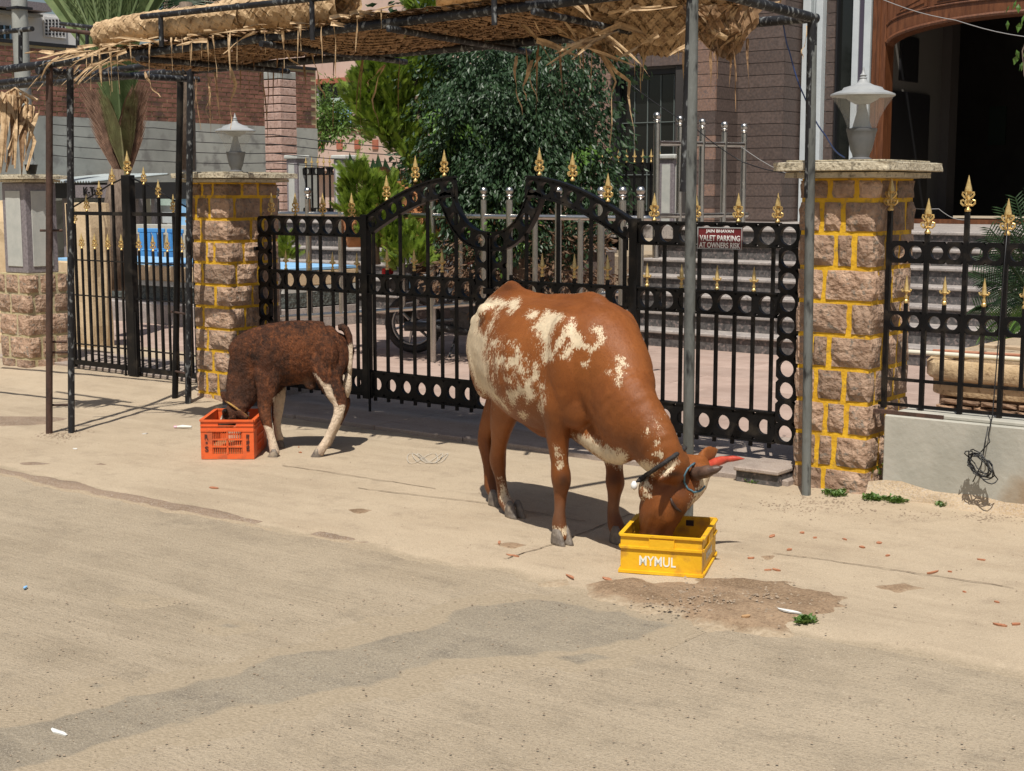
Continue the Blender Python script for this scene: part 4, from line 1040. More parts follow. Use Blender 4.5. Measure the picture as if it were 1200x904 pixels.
# flat mat over the frame
fm = thing('palm_mat', 'flat woven palm leaf mat laid over the pergola pipes, seen from below', 'mat', tuple((fl(.4)+rl(.4))/2))
Ls = (fl(.80)-fl(.11)).length; Lt = (rl(.4)-fl(.4)).length+.1
def f_flat(s, t):
    w = .11+.69*s/Ls; a = fl(w)+Vector((0, -.05, .035)); c = rl(w)+Vector((0, .05, .03)); q = a.lerp(c, t/Lt)
    q.z += -.05*math.sin(PI*t/Lt)*(1+.8*math.sin(w*17))+.03*noise.noise(q*2.1); return q, Vector((0, 0, 1))
b = MB(); weave(b, f_flat, Ls, Lt, .042, rg, .007, .16); tag(b.obj('weave', M['palmdark'], fm), kind='stuff')
b = MB(); weave(b, lambda s, t: (f_flat(s, t)[0]+Vector((0, 0, .012)), Vector((0, 0, 1))), Ls, Lt, .06, rg, .004, .22); tag(b.obj('weave', M['palm'], fm), kind='stuff')
# rolled mat lying along the front pipe
def roll(label, w0, w1, r0, r1, off, m, turns=1.35, zoff=.0, drop=.02):
    a, c = fl(w0)+off, fl(w1)+off; ax = (c-a).normalized(); L_ = (c-a).length; lat = Vector((-ax.y, ax.x, 0)).normalized()
    t_ = thing('rolled_palm_mat', label, 'mat', tuple((a+c)/2), group='rolled palm leaf mats on the pergola')
    Lc = 2*PI*(r0+r1)/2*turns
    def f(s, t):
        ang = t/Lc*2*PI*turns; r = (r0+(r1-r0)*s/L_)*(1+.09*noise.noise(Vector((s*2.5, ang*.5, w0*9))))-.018*ang/(2*PI)
        n = lat*math.cos(ang)+Vector((0, 0, 1))*math.sin(ang); p = a+ax*s+n*r; p.z += .04*noise.noise(Vector((s*1.3, 0, 3))); return p, n
    b = MB(); weave(b, f, L_, Lc, .045, rg, .009, drop); tag(b.obj('weave', m, t_), kind='stuff')
    bb = MB(); N_ = 24; vs = []
    for i in range(N_+1):
        for k in range(16): p, n = f(L_*i/N_, Lc/turns*k/16); vs.append(p-n*.005)
    bb.add(vs, [(i*16+k, i*16+(k+1) % 16, (i+1)*16+(k+1) % 16, (i+1)*16+k) for i in range(N_) for k in range(16)]); bb.obj('inner_layer', m, t_, True)
    return t_, f, L_, Lc
R1, f1, L1, _ = roll('thick braided roll of palm matting on the left half of the front pipe', .085, .36, .078, .10, Vector((0, .06, .145)), M['palm'])
R2, f2, L2, _ = roll('loose rolled palm matting over the middle of the front pipe', .30, .52, .10, .125, Vector((0, .10, .15)), M['palm'], drop=.1)
R3, f3, L3, _ = roll('frayed bundle of palm matting where the front pipe nears the grey post', .66, .98, .10, .12, Vector((0, .12, .14)), M['palm'], drop=.1)
# drooping sheet with torn tail, and the flap right of the grey post
def sheet_mat(label, corners, m, sag, seed, w=.045):
    a, b_, c, d = [Vector(q) for q in corners]; t_ = thing('palm_mat', label, 'mat', tuple((a+b_+c+d)/4)); Lx = (b_-a).length; Ly = (d-a).length
    nn = (b_-a).cross(d-a).normalized()
    def f(s, t):
        x, y = s/Lx, t/Ly; p = a.lerp(b_, x).lerp(d.lerp(c, x), y); p.z -= sag*math.sin(PI*x)*y; p += nn*(.05*noise.noise(Vector((x*3+seed, y*3, 0)))+.03*noise.noise(Vector((x*8+seed, y*8, 4)))); return p, nn
    for k in range(2):
        mb = MB(); weave(mb, lambda s, t: (f(s, t)[0]+nn*.012*k, nn), Lx, Ly, w*(1+.2*k), rg, .01, .06); tag(mb.obj('weave', m[k], t_), kind='stuff')
    return t_, f, Lx, Ly
S1, g1, a1_, b1_ = sheet_mat('torn drooping palm mat in the middle with long dangling strips', [P(585, -12, 7.6), P(850, -30, 7.3), P(800, 60, 7.9), P(695, 62, 7.75)], (M['palm'], M['palmdark']), .03, 3)
S2, g2, a2_, b2_ = sheet_mat('frayed triangular palm mat flap hanging right of the grey post', [P(800, 8, 7.1), P(905, 2, 7.3), P(858, 72, 7.4), P(822, 48, 7.25)], (M['palmdark'], M['palm']), .02, 9)
S3, g3, a3_, b3_ = sheet_mat('palm mat edge folded over the front pipe in the middle', [P(570, -5, 7.7), P(650, 0, 7.6), P(728, 75, 7.72), P(700, 60, 7.8)], (M['palm'], M['palm']), .0, 5)
S4, g4, a4_, b4_ = sheet_mat('sunlit palm mat between the middle and the grey post', [P(700, -30, 7.4), P(900, -30, 7.2), P(862, 30, 7.6), P(720, 48, 7.8)], (M['palm'], M['palmdark']), .06, 7)
# strips: along the front pipe (a fringe), hanging tails, crossed loose leaves
def along(f, L_, n, t): return [f(rg.uniform(0, L_), t)[0] for _ in range(n)]
strands(R1, [fl(rg.uniform(.03, .36))+Vector((0, -.05, rg.uniform(.02, .08))) for _ in range(22)], (.05, .22), M['palm'])
strands(R2, [fl(rg.uniform(.36, .6))+Vector((0, -.05, rg.uniform(.02, .07))) for _ in range(9)], (.05, .2), M['palm'])
strands(fm, [rl(rg.uniform(.02, .2))+Vector((0, .0, .0)) for _ in range(12)], (.1, .4), M['palmdark'])
strands(fm, [rl(rg.uniform(.2, .7))+Vector((0, .0, .0)) for _ in range(10)], (.1, .45), M['palmdark'])
strands(fm, [f_flat(rg.uniform(0, Ls), rg.uniform(0, Lt))[0] for _ in range(8)], (.05, .2), M['palmdark'])
strands(S1, [g1(rg.uniform(0, a1_), b1_*rg.uniform(.5, 1))[0] for _ in range(9)], (.05, .2), M['palm'])
strands(S2, [g2(rg.uniform(0, a2_), b2_*rg.uniform(.6, 1))[0] for _ in range(9)], (.05, .2), M['palmdark'])
strands(S4, [g4(rg.uniform(0, a4_), b4_*rg.uniform(.7, 1))[0] for _ in range(8)], (.05, .14), M['palm'])
# fringe of fronds bending over the left end
for k in range(16):
    x = 60+k*4.3; q = P(x+42, 66+rg.uniform(-12, 6), 9.35); e = P(x-22+rg.uniform(-8, 8), 88+rg.uniform(-8, 26), 9.3)
    m_ = P(x+8, 60+rg.uniform(-8, 10), 9.3); pts = [q.lerp(m_, i/6).lerp(m_.lerp(e, i/6), i/6) for i in range(7)]
    b = MB(); b.add(*strand_mesh(pts, rg.uniform(.006, .012), rg)); b.obj('strand', M['palm'], R1)
def loose(par, p, ang, L_, w, m, lift=.02):
    q = Vector(p); out = [q]; d = Vector((.788*math.cos(ang), .616*math.cos(ang), math.sin(ang)))
    for i in range(5): d = (d+Vector((rg.uniform(-.15, .15), rg.uniform(-.15, .15), rg.uniform(-.22, .08)))).normalized(); q = q+d*(L_/5); out.append(q)
    b = MB(); b.add(*strand_mesh(out, w, rg)); b.obj('strand', m, par)
for _ in range(20): loose(S4, P(rg.uniform(690, 880), rg.uniform(-5, 52), 7.25+rg.uniform(0, .3)), rg.uniform(-.6, .6)+(PI if rg.random() < .5 else 0), rg.uniform(.12, .4), rg.uniform(.006, .018), M['palm'])
for _ in range(16): loose(S1, P(rg.uniform(590, 720), rg.uniform(-5, 60), 7.45+rg.uniform(0, .2)), rg.uniform(-1.1, .1), rg.uniform(.15, .4), rg.uniform(.008, .02), M['palm'])
for _ in range(44):
    w_ = rg.uniform(.02, .58); loose(R1 if w_ < .36 else R2, fl(w_)+Vector((rg.uniform(-.03, .03), -.055, rg.uniform(.01, .075))), rg.uniform(-.12, .35)+(PI if rg.random() < .3 else 0), rg.uniform(.12, .32), rg.uniform(.004, .014), M['palm'])
# named long tails in the middle
for pts, w in ((((698, 55), (712, 78), (722, 96), (718, 120), (712, 172)), .012), (((702, 60), (722, 85), (738, 96), (740, 130), (742, 176)), .011), (((604, 66), (602, 88), (608, 110), (610, 135)), .009), (((622, 70), (616, 95), (614, 118)), .012), (((632, 66), (622, 85), (628, 120)), .006),
               (((690, -5), (700, 25), (708, 60), (712, 80)), .012), (((708, -5), (700, 30), (692, 58)), .011), (((742, 38), (728, 44), (705, 58)), .013), (((752, 42), (735, 52), (712, 66)), .011), (((325, 45), (338, 66), (350, 78)), .010), (((361, 52), (370, 80), (376, 100), (379, 116)), .010), (((406, 50), (412, 30), (420, 22)), .008),
               (((268, 80), (276, 96), (272, 120), (268, 152)), .012), (((168, 85), (176, 98), (186, 114)), .009), (((244, 90), (246, 108), (243, 130), (244, 145)), .005), (((450, 76), (441, 96), (438, 120), (442, 150)), .007), (((450, 76), (436, 92), (428, 102)), .006), (((945, 30), (943, 55), (938, 70)), .006), (((896, 8), (915, 2), (926, -4)), .008)):
    z = [P(x, y, 7.75 if x > 500 else 8.6) for x, y in pts]; n = 9; q = []
    for i in range(n):
        s = i/(n-1)*(len(z)-1); k = min(int(s), len(z)-2); q.append(z[k].lerp(z[k+1], s-k)+Vector((.01*math.sin(i), .01*math.cos(i*1.7), 0)))
    b = MB(); b.add(*strand_mesh(q, w, rg)); b.obj('strand', M['palm'], S1 if pts[0][0] > 500 else fm)
# ================= foliage =================
def leaf_cloud(name, m, par, clumps, n, size, rg, asp=.5, droop=.0, hollow=.45):
    """many small folded leaves spread through overlapping clumps; uneven outline with gaps"""
    tot = sum(c[1]*c[2]*c[3] for c in clumps); V_, F_ = [], []
    for c, rx, ry, rz in clumps:
        k = int(n*(rx*ry*rz)/tot); SUB = []
        # sprays: each gathers its leaves
        for _ in range(max(3, k//14)):
            while True:
                d = Vector((rg.uniform(-1, 1), rg.uniform(-1, 1), rg.uniform(-1, 1)))
                l = d.length
                if hollow < l < 1: break
            if len(SUB) < max(4, k//110): SUB.append(d)
            elif rg.random() < .8: d = rg.choice(SUB)+Vector((rg.gauss(0, .13), rg.gauss(0, .13), rg.gauss(0, .13)))
            q = Vector(c)+Vector((d.x*rx, d.y*ry, d.z*rz)); sd = Vector((d.x, d.y, d.z*.4-droop)).normalized()
            for i in range(14):
                p = q+sd*(i*size*.45)+Vector((rg.gauss(0, 1), rg.gauss(0, 1), rg.gauss(0, 1)))*size*.7
                u = (sd+Vector((rg.uniform(-1, 1), rg.uniform(-1, 1), rg.uniform(-1, .5)-droop))).normalized(); s = size*rg.uniform(.7, 1.3)
                w = u.cross(Vector((rg.uniform(-1, 1), rg.uniform(-1, 1), rg.uniform(.2, 1)))).normalized()*s*asp*.5
                nn = u.cross(w).normalized()*s*.08; b0 = len(V_)
                V_ += [p, p+u*s*.45+w+nn, p+u*s, p+u*s*.45-w+nn]; F_ += [(b0, b0+1, b0+2), (b0, b0+2, b0+3)]
    me = bpy.data.meshes.new(name); me.from_pydata([tuple(v) for v in V_], [], F_); me.materials.append(m); return link(name, me, par)
def leafmat(name, a, b_, rough=.4, scale=9, trans=.25, c3=None):
    m = mat(name, a, b_, scale, rough, 0, c3=c3, s3=20, lo=.3, hi=.7); t = m.node_tree; N = t.nodes; L = t.links; b = N['Principled BSDF']; out = N['Material Output']
    tr = N.new('ShaderNodeBsdfTranslucent'); mx = N.new('ShaderNodeMixShader'); mx.inputs[0].default_value = trans
    L.new(b.inputs['Base Color'].links[0].from_socket, tr.inputs[0]); L.new(b.outputs[0], mx.inputs[1]); L.new(tr.outputs[0], mx.inputs[2]); L.new(mx.outputs[0], out.inputs[0]); return m
M['ficus'] = leafmat('dark glossy ficus leaves', (.013, .036, .015), (.05, .098, .036), .45)
M['ficusnew'] = leafmat('young green ficus leaves', (.07, .15, .025), (.12, .22, .04), .35)
M['thuja'] = leafmat('bright thuja foliage', (.10, .18, .014), (.25, .34, .034), .6, c3=(.03, .06, .010), trans=.35)
M['shrub'] = leafmat('mid green shrub leaves', (.07, .14, .025), (.15, .25, .045), .5)
M['bark'] = mat('grey brown bark', (.1, .07, .05), (.2, .15, .11), 14, .9, .8, 40, stretch=(3, 3, .6))
rf = random.Random(17)
def px_clumps(L_, d): return [(P(x, y, d+dd), rx*d/F, rx*d/F*.8, ry*d/F) for x, y, rx, ry, dd in L_]
def limbs(par, base, top, r, targets):
    b = MB(); b.tube([base, base.lerp(top, .5)+Vector((.05, .03, 0)), top], [r, r*.75, r*.5], 8); tr_ = b.obj('trunk', M['bark'], par, True)
    for q in targets: b = MB(); m_ = top.lerp(q, .5)+Vector((0, 0, .12)); b.tube([top.lerp(base, .25), m_, q], [r*.4, r*.25, r*.1], 6); b.obj('branch', M['bark'], tr_, True)
# ficus
df = 13.4; fb = G(610, 415); fb = P(610, 330, df)
ft = thing('ficus_tree', 'dense dark green weeping ficus behind the middle of the main gate', 'tree', (fb.x, fb.y, .5))
cl_ = [(560, 120, 55, 50, 0), (610, 150, 70, 70, 0), (660, 130, 50, 55, 0), (600, 210, 65, 55, -.1), (650, 210, 55, 50, 0), (545, 190, 40, 50, 0), (680, 110, 26, 40, .1), (570, 60, 50, 35, .2), (650, 60, 55, 35, .2), (688, 205, 20, 36, 0), (560, 255, 40, 35, -.1), (620, 270, 45, 30, 0), (670, 250, 40, 35, 0), (540, 110, 36, 40, .1), (680, 155, 28, 40, 0), (520, 90, 26, 40, .2), (530, 215, 26, 40, .1)]
cl_ = px_clumps(cl_, df)
leaf_cloud('crown', M['ficus'], ft, cl_, 36000, .055, rf, .5, .5, .25)
leaf_cloud('young_leaves', M['ficusnew'], ft, px_clumps([(700, 235, 18, 14, -.2), (680, 190, 22, 18, -.3), (575, 250, 20, 14, -.4), (520, 140, 18, 25, -.3), (600, 290, 16, 10, -.3)], df), 900, .05, rf, .5, .3, .2)
fbz = Vector((fb.x, fb.y, .9)); limbs(ft, fbz-Vector((0, 0, .1)), P(610, 200, df), .09, [P(560, 120, df), P(660, 120, df), P(640, 200, df), P(550, 200, df), P(690, 150, df)])
# thujas
def thuja(label, cl__, d, n, base, top):
    q = P(*base, d); t = thing('thuja_tree', label, 'tree', (q.x, q.y, 0))
    C = px_clumps(cl__, d); V_, F_ = [], []
    tot = sum(c[1]*c[3] for c in C)
    for c, rx, ry, rz in C:
        SUB = []
        for _ in range(int(n*rx*rz/tot/16)):
            while True:
                dv = Vector((rf.uniform(-1, 1), rf.uniform(-1, 1), rf.uniform(-1, 1)))
                if .3 < dv.length < 1: break
            if len(SUB) < 16: SUB.append(dv.normalized()*rf.uniform(.6, 1.05))
            if rf.random() < .85: dv = rf.choice(SUB)+Vector((rf.gauss(0, .12), rf.gauss(0, .12), rf.gauss(0, .16)))
            p = c+Vector((dv.x*rx, dv.y*ry, dv.z*rz)); ax = (Vector((dv.x, dv.y, .75+.3*dv.z))+Vector((rf.uniform(-.3, .3), rf.uniform(-.3, .3), 0))).normalized(); L_ = rf.uniform(.07, .15)
            side = ax.cross(Vector((rf.uniform(-1, 1), rf.uniform(-1, 1), .1))).normalized()
            for i in range(16):        # flat fan spray of scale leaves
                w = i/15; sgn = 1 if i % 2 else -1; o = p+ax*L_*w; dr = (ax*.8+side*sgn*.75).normalized(); l = L_*.5*(1-w*.6); ww = dr.cross(ax.cross(side)).normalized()*.0065
                b0 = len(V_); V_ += [o-ww, o+ww, o+dr*l]; F_ += [(b0, b0+1, b0+2)]
    me = bpy.data.meshes.new('crown'); me.from_pydata([tuple(v) for v in V_], [], F_); me.materials.append(M['thuja']); link('crown', me, t)
    b = MB(); b.tube([q, P(*top, d)], [.05, .02], 8); b.obj('trunk', M['bark'], t, True)
thuja('tall bright yellow green thuja left of the dark ficus', [(450, 92, 34, 20, 0), (428, 112, 22, 14, 0), (414, 118, 12, 8, 0), (440, 140, 22, 15, 0), (463, 128, 28, 24, 0), (468, 160, 24, 16, 0), (486, 186, 18, 14, 0), (485, 100, 34, 34, .1), (500, 140, 24, 40, .15), (480, 60, 34, 30, .1), (452, 70, 20, 16, 0), (432, 92, 14, 12, 0), (500, 20, 26, 30, .2), (505, 200, 20, 24, .1), (448, 156, 14, 10, 0)], 13.6, 60000, (505, 300), (485, 80))
thuja('lower bright green thuja shrub beside the orange earth heap', [(415, 208, 14, 12, 0), (422, 225, 20, 20, 0), (440, 245, 24, 20, 0), (412, 245, 14, 14, 0), (455, 225, 12, 12, .1), (450, 275, 30, 18, 0), (480, 285, 26, 18, 0), (478, 300, 26, 14, -.2), (335, 292, 9, 14, .4)], 13.2, 26000, (440, 310), (435, 215))
M['earth'] = mat('orange red earth', (.33, .13, .05), (.46, .21, .09), 7, .95, .8, 30)
eh = P(462, 300, 14.0); bm = bmesh.new(); bmesh.ops.create_icosphere(bm, subdivisions=4, radius=1)
for v in bm.verts: v.co = Vector((v.co.x*.5, v.co.y*.45, max(v.co.z, -.1)*.62))*(1+.25*noise.noise(v.co*2.2))
me = bpy.data.meshes.new('earth_heap'); bm.to_mesh(me); bm.free(); me.materials.append(M['earth']); o = link('earth_heap', me); o.location = (eh.x, eh.y, 1.15); tag(o, 'heap of orange red earth beneath the thuja shrubs', 'earth heap')
# shrubs in front of the ficus and small plants
def shrub(label, cl__, d, n, size, m, asp=.4, nm='shrub', cat='plant'):
    q = P(cl__[0][0], cl__[0][1]+cl__[0][3], d); t = thing(nm, label, cat, tuple(q)); leaf_cloud('foliage', m, t, px_clumps(cl__, d), n, size, rf, asp, .1, .1)
    b = MB()
    for c, *_ in px_clumps(cl__, d): b.tube([q-Vector((0, 0, .1)), q.lerp(c, .5)+Vector((.02, 0, 0)), c], [.012, .008, .004], 5)
    b.obj('stem', M['bark'], t); return t
shrub('green balcony plants in the planter of the pink house', [(382, 140, 9, 9, 0), (395, 145, 9, 7, 0), (405, 147, 8, 5, 0), (376, 126, 7, 6, 0)], 33.8, 2600, .12, M['shrub'])
M['dryleaf'] = leafmat('dry brown stems and leaves', (.10, .055, .03), (.2, .12, .07), .8, trans=.1)
shrub('dry brown shrub between the gate bars before the planter wall', [(650, 310, 30, 26, 0), (600, 320, 30, 20, 0), (560, 315, 26, 24, 0), (685, 320, 20, 20, 0)], 13.2, 2600, .07, M['dryleaf'], .3)
shrub('green climbing weed in the gap between right pillar and concrete wall', [(1031, 505, 4, 12, 0), (1029, 520, 4, 8, 0)], 7.98, 90, .03, M['ficus'], .8, 'weed', 'weed')
shrub('bright green weed low beside the right pillar corner', [(1024, 541, 5, 5, 0), (1022, 548, 4, 3, 0)], 7.9, 60, .03, M['shrub'], .9, 'weed', 'weed')
for k, (x, y, rx, n, lb) in enumerate(((885, 568, 10, 160, 'sparse grass tuft before the low stone step'), (978, 583, 14, 200, 'green weed tuft nearest the right scaffold post'), (1030, 588, 20, 320, 'wide green weed patch at the foot of the right pillar'), (1050, 591, 12, 200, 'green weed clump where the concrete wall begins'), (1088, 583, 5, 60, 'single small weed on the sandy footing'), (1105, 595, 8, 110, 'small weed clump right of the single weed'), (944, 734, 12, 150, 'weed tuft growing out of the brown dirt patch'))):
    q = G(x, y); d = (q.x*-.616+q.y*.788); V_, F_ = [], []
    for _ in range(n):
        p = G(x+rf.uniform(-rx, rx)*rf.random()**.4, y+rf.uniform(-3, 2)); p.z = .01; a = rf.uniform(0, 2*PI); L_ = rf.uniform(.010, .036); p = p+Vector((0, 0, rf.uniform(0, .01))); u = Vector((math.cos(a)*.9, math.sin(a)*.9, rf.uniform(.1, 1.2))).normalized(); w = u.cross(Vector((0, 0, 1))).normalized()*L_*.28; b0 = len(V_)
        V_ += [p, p+u*L_*.5+w+Vector((0, 0, .006)), p+u*L_, p+u*L_*.5-w+Vector((0, 0, .006))]; F_ += [(b0, b0+1, b0+2), (b0, b0+2, b0+3)]
    me = bpy.data.meshes.new('weed'); me.from_pydata([tuple(v) for v in V_], [], F_); me.materials.append(M['shrub']); tag(link('weed', me), lb, 'weed')
# leafy twig hanging into the top right corner
tw_ = thing('leafy_branch', 'green leafy branch end hanging in at the top right corner', 'branch', tuple(P(1196, 30, 8)))
for x0, y0, n in ((1192, 10, 5), (1200, 55, 7), (1210, 70, 6), (1204, 15, 5)):
    for i in range(n):
        p = P(x0+rf.uniform(-12, 8), y0+rf.uniform(-10, 14), 8+rf.uniform(-.1, .1)); u = Vector((rf.uniform(-.4, .4), rf.uniform(-.3, .3), -1)).normalized(); s = .055; w = u.cross(Vector((rf.uniform(-1, 1), rf.uniform(-1, 1), .2))).normalized()*s*.32
        b = MB(); b.add([p, p+u*s*.4+w, p+u*s, p+u*s*.4-w, p+u*s*.45+u.cross(w).normalized()*.006], [(0, 1, 4), (1, 2, 4), (2, 3, 4), (3, 0, 4)]); b.obj('leaf', M['ficusnew'], tw_)
b = MB(); b.tube([P(1260, -30, 8), P(1215, 20, 8), P(1198, 60, 8), P(1200, 90, 8)], [.012, .008, .004, .002], 6); b.obj('twig', M['bark'], tw_)
# palms: fronds of folded leaflets
def frond(par, base, tip, m, n=16, ll=.35, lw=.03, curve=.15, ang=.7, droop=.2, nm='frond'):
    base, tip = Vector(base), Vector(tip); ax = tip-base; L_ = ax.length; axn = ax.normalized(); lat = axn.cross(Vector((-.616, .788, 0))).normalized(); up = lat.cross(axn)
    b = MB(); spine = [base.lerp(tip, i/8)+up*curve*math.sin(PI*i/8)*.5+Vector((0, 0, curve*math.sin(PI*i/8))) for i in range(9)]
    b.tube(spine, [.012*(1-.8*i/8)+.003 for i in range(9)], 5)
    for i in range(n):
        s = .12+.88*i/(n-1); k = min(int(s*8), 7); o = spine[k].lerp(spine[k+1], s*8-k); l = ll*(.55+.45*math.sin(PI*min(s*1.05, 1)))*rf.uniform(.9, 1.1)
        for sg in (-1, 1):
            dr = (axn*math.cos(ang)+lat*sg*math.sin(ang)).normalized(); e = o+dr*l+Vector((0, 0, -droop*l)); mid = o.lerp(e, .5)+Vector((0, 0, .05*l)); w = dr.cross(up).cross(dr).normalized()*0+axn*lw*.5; fold = up*lw*.35
            b.add([o-w*.4, o+fold*.5, o+w*.4, mid-w, mid+fold, mid+w, e], [(0, 3, 4, 1), (1, 4, 5, 2), (3, 6, 4), (4, 6, 5)])
    return b.obj(nm, m, par)
M['palmgreen'] = leafmat('grey green palm leaf', (.10, .15, .06), (.2, .25, .11), .5)
M['palmmix'] = mat('olive and brown palm leaf', (.13, .10, .05), (.2, .2, .09), 7, .6, .3, 40)
M['palmbrown'] = mat('dry purple brown palm leaf', (.16, .095, .065), (.32, .2, .14), 9, .7, .3, 40)
dp = 15.5; tpm = thing('travellers_palm', 'fan shaped palm with pleated purple brown and green leaves behind the side gate', 'tree', tuple(P(140, 300, dp)))
b = MB(); b.tube([P(138, 340, dp), P(137, 250, dp), P(140, 200, dp)], [.16, .15, .10], 12); b.obj('trunk', M['bark'], tpm, True)
for (x0, y0, x1, y1, m_, ll, n, an, dd) in ((147, 232, 138, 148, 'palmbrown', .8, 24, .5, 0), (147, 215, 141, 150, 'palmmix', .62, 16, .36, -.05), (144, 178, 135, 66, 'palmgreen', .66, 26, .46, .08), (144, 160, 150, 60, 'palmgreen', .5, 20, .3, .12)):
    frond(tpm, P(x0, y0, dp+dd), P(x1, y1, dp-.1+dd), M[m_], n, ll, .075, .02, an, -.12)
for k, x1 in enumerate((42, 60, 78, 95, 110, 124, 138, 152, 168, 184, 198)):
    bx_ = 105+k*4.4; b = MB(); w = .05; p0, p1 = P(bx_, 62, dp), P(x1, -25, dp+.1*(k % 3)); ax = (p1-p0).normalized(); la = ax.cross(Vector((-.616, .788, 0))).normalized()
    b.add([p0-la*w*.5, p0+Vector((-.616, .788, 0))*.03, p0+la*w*.5, p1-la*w*1.6, p1+Vector((-.616, .788, 0))*.09, p1+la*w*1.6], [(0, 3, 4, 1), (1, 4, 5, 2)]); b.obj('leaf_stalk', M['palmgreen'], tpm)
    if k % 2: frond(tpm, P(bx_, 45, dp), P(x1, -60, dp), M['palmgreen'], 12, .4, .05, .02, .35, -.1)
# dark fan palm at the top, behind the roll
fp = thing('fan_palm', 'dark blue green fan palm crown peeking over the rolled mat at the top', 'tree', tuple(P(215, 10, 17)))
for a in np.linspace(-.2, 3.3, 16): frond(fp, P(218, 4, 17), P(218+34*math.cos(a), 2-24*math.sin(a)+8, 17), M['ficus'], 8, .2, .03, .02, .3, .1)
b = MB(); b.tube([P(218, 4, 17), P(218, 200, 17)], [.08, .12], 10); b.obj('trunk', M['bark'], fp, True)
# dried frond at the left edge
dfr = thing('dried_palm_frond', 'dry tan palm frond drooping at the left edge over the far column', 'frond', tuple(P(10, 140, 9.6)))
for i in range(18):
    a = i/17; p0 = P(-5+48*a, 118-16*math.sin(PI*a)+14*a, 9.7); p1 = P(-24+60*a+rf.uniform(-6, 6), 178+24*(1-a)+rf.uniform(-14, 10), 9.6); md = p0.lerp(p1, .4)+Vector((0, 0, .05))
    b = MB(); md2 = md.lerp(p1, .5)+Vector((rf.uniform(-.05, .05), rf.uniform(-.05, .05), rf.uniform(-.03, .04))); b.add(*strand_mesh([p0, p0.lerp(md, .5)+Vector((0, 0, .03)), md, md2, p1+Vector((rf.uniform(-.04, .04), 0, rf.uniform(-.12, .05)))], rf.uniform(.02, .045), rf, 2.5)); b.obj('leaflet', M['palm'] if i % 3 else M['palmdark'], dfr)
b = MB(); b.tube([P(-40, 150, 9.7), P(-5, 118, 9.7), P(18, 104, 9.7), P(44, 118, 9.7)], .012, 6); b.obj('midrib', M['palm'], dfr)
# cycad in the right planter
cy_ = thing('cycad', 'cycad with stiff dark green feathery fronds in the right planter', 'plant', tuple(P(1235, 400, 11.2)))
for x1, y1, dd in ((1148, 300, 0), (1150, 330, -.2), (1143, 360, .1), (1150, 392, -.2), (1160, 268, .2), (1175, 245, .1), (1190, 232, 0), (1165, 420, -.3), (1155, 280, -.4), (1140, 318, .3), (1172, 300, -.6), (1170, 350, -.7), (1185, 275, -.6), (1180, 395, -.7), (1210, 225, -.2), (1240, 215, 0)):
    frond(cy_, P(1225, 385, 11.2), P(x1, y1, 11.2+dd), M['ficusnew'] if y1 > 380 else M['ficus'], 26, .17, .014, .1, .95, .1)
b = MB(); b.tube([P(1228, 440, 11.2), P(1226, 380, 11.2)], [.12, .09], 10); b.obj('trunk', M['bark'], cy_, True)
# agave leaves in the middle left background
ag = thing('agave', 'dark blue green agave leaves beside the right landing post', 'plant', tuple(P(435, 205, 18)))
for x in (414, 422, 430, 438, 447, 452):
    b = MB(); p0 = P(x+rf.uniform(-3, 3), 210, 18); p1 = P(x+rf.uniform(-6, 6), 178+rf.uniform(0, 8), 18); l = Vector((.788, .616, 0))*.04; m_ = p0.lerp(p1, .4); b.add([p0-l, p0+l, m_-l*1.4, m_+Vector((-.6, .8, 0))*.03, m_+l*1.4, p1], [(0, 2, 3), (0, 3, 1), (1, 3, 4), (2, 5, 3), (3, 5, 4)]); b.obj('leaf', M['ficus'], ag)
# big tree mass behind (reflects in the window, shows between mats)
shrub('dense green tree crown behind the mats at top centre', [(520, 15, 30, 30, 0), (600, 20, 60, 35, 0), (560, 40, 40, 30, 0), (690, 30, 30, 30, 0), (560, 120, 60, 60, 0), (620, 200, 60, 80, 0), (560, 210, 50, 80, 0), (515, 110, 20, 50, 0)], 16, 15000, .10, M['ficus'], .45, 'background_tree', 'tree')
# ================= motorcycle under a dark cover =================
dm = 14.05
mc = thing('motorcycle', 'parked motorcycle with grey wheel and black dust cover behind the left gate leaf', 'motorcycle', tuple(G(485, 418)))
rw_ = G(485, 414, .05); md_ = Vector((.90, .43, 0)).normalized(); wc = Vector((rw_.x, rw_.y, .05+.29)); perp = Vector((-md_.y, md_.x, 0))
M['tyre'] = mat('black rubber tyre', (.03, .03, .03), (.055, .05, .047), 20, .8, .4, 60)
M['alloy'] = mat('grey alloy', (.4, .4, .4), (.5, .5, .5), 20, .35, metal=.8)
M['cover'] = mat('black vinyl dust cover', (.03, .032, .038), (.07, .072, .08), 5, .38, 1., 9, bdist=.05)
M['redlens'] = mat('red plastic lens', (.6, .02, .03), None, rough=.2)
M['engine'] = mat('black engine casting', (.03, .03, .032), (.09, .09, .09), 14, .45, .3, 50)
def torus(mb, c, R, r, n=32, k=8, sx=1.):
    vs = []
    for i in range(n):
        a = 2*PI*i/n
        for j in range(k):
            w = 2*PI*j/k; rr = R+r*math.cos(w); vs.append(Vector(c)+md_*(rr*math.cos(a))+Vector((0, 0, rr*math.sin(a)))+perp*(r*sx*math.sin(w)))
    mb.add(vs, [(i*k+j, ((i+1) % n)*k+j, ((i+1) % n)*k+(j+1) % k, i*k+(j+1) % k) for i in range(n) for j in range(k)])
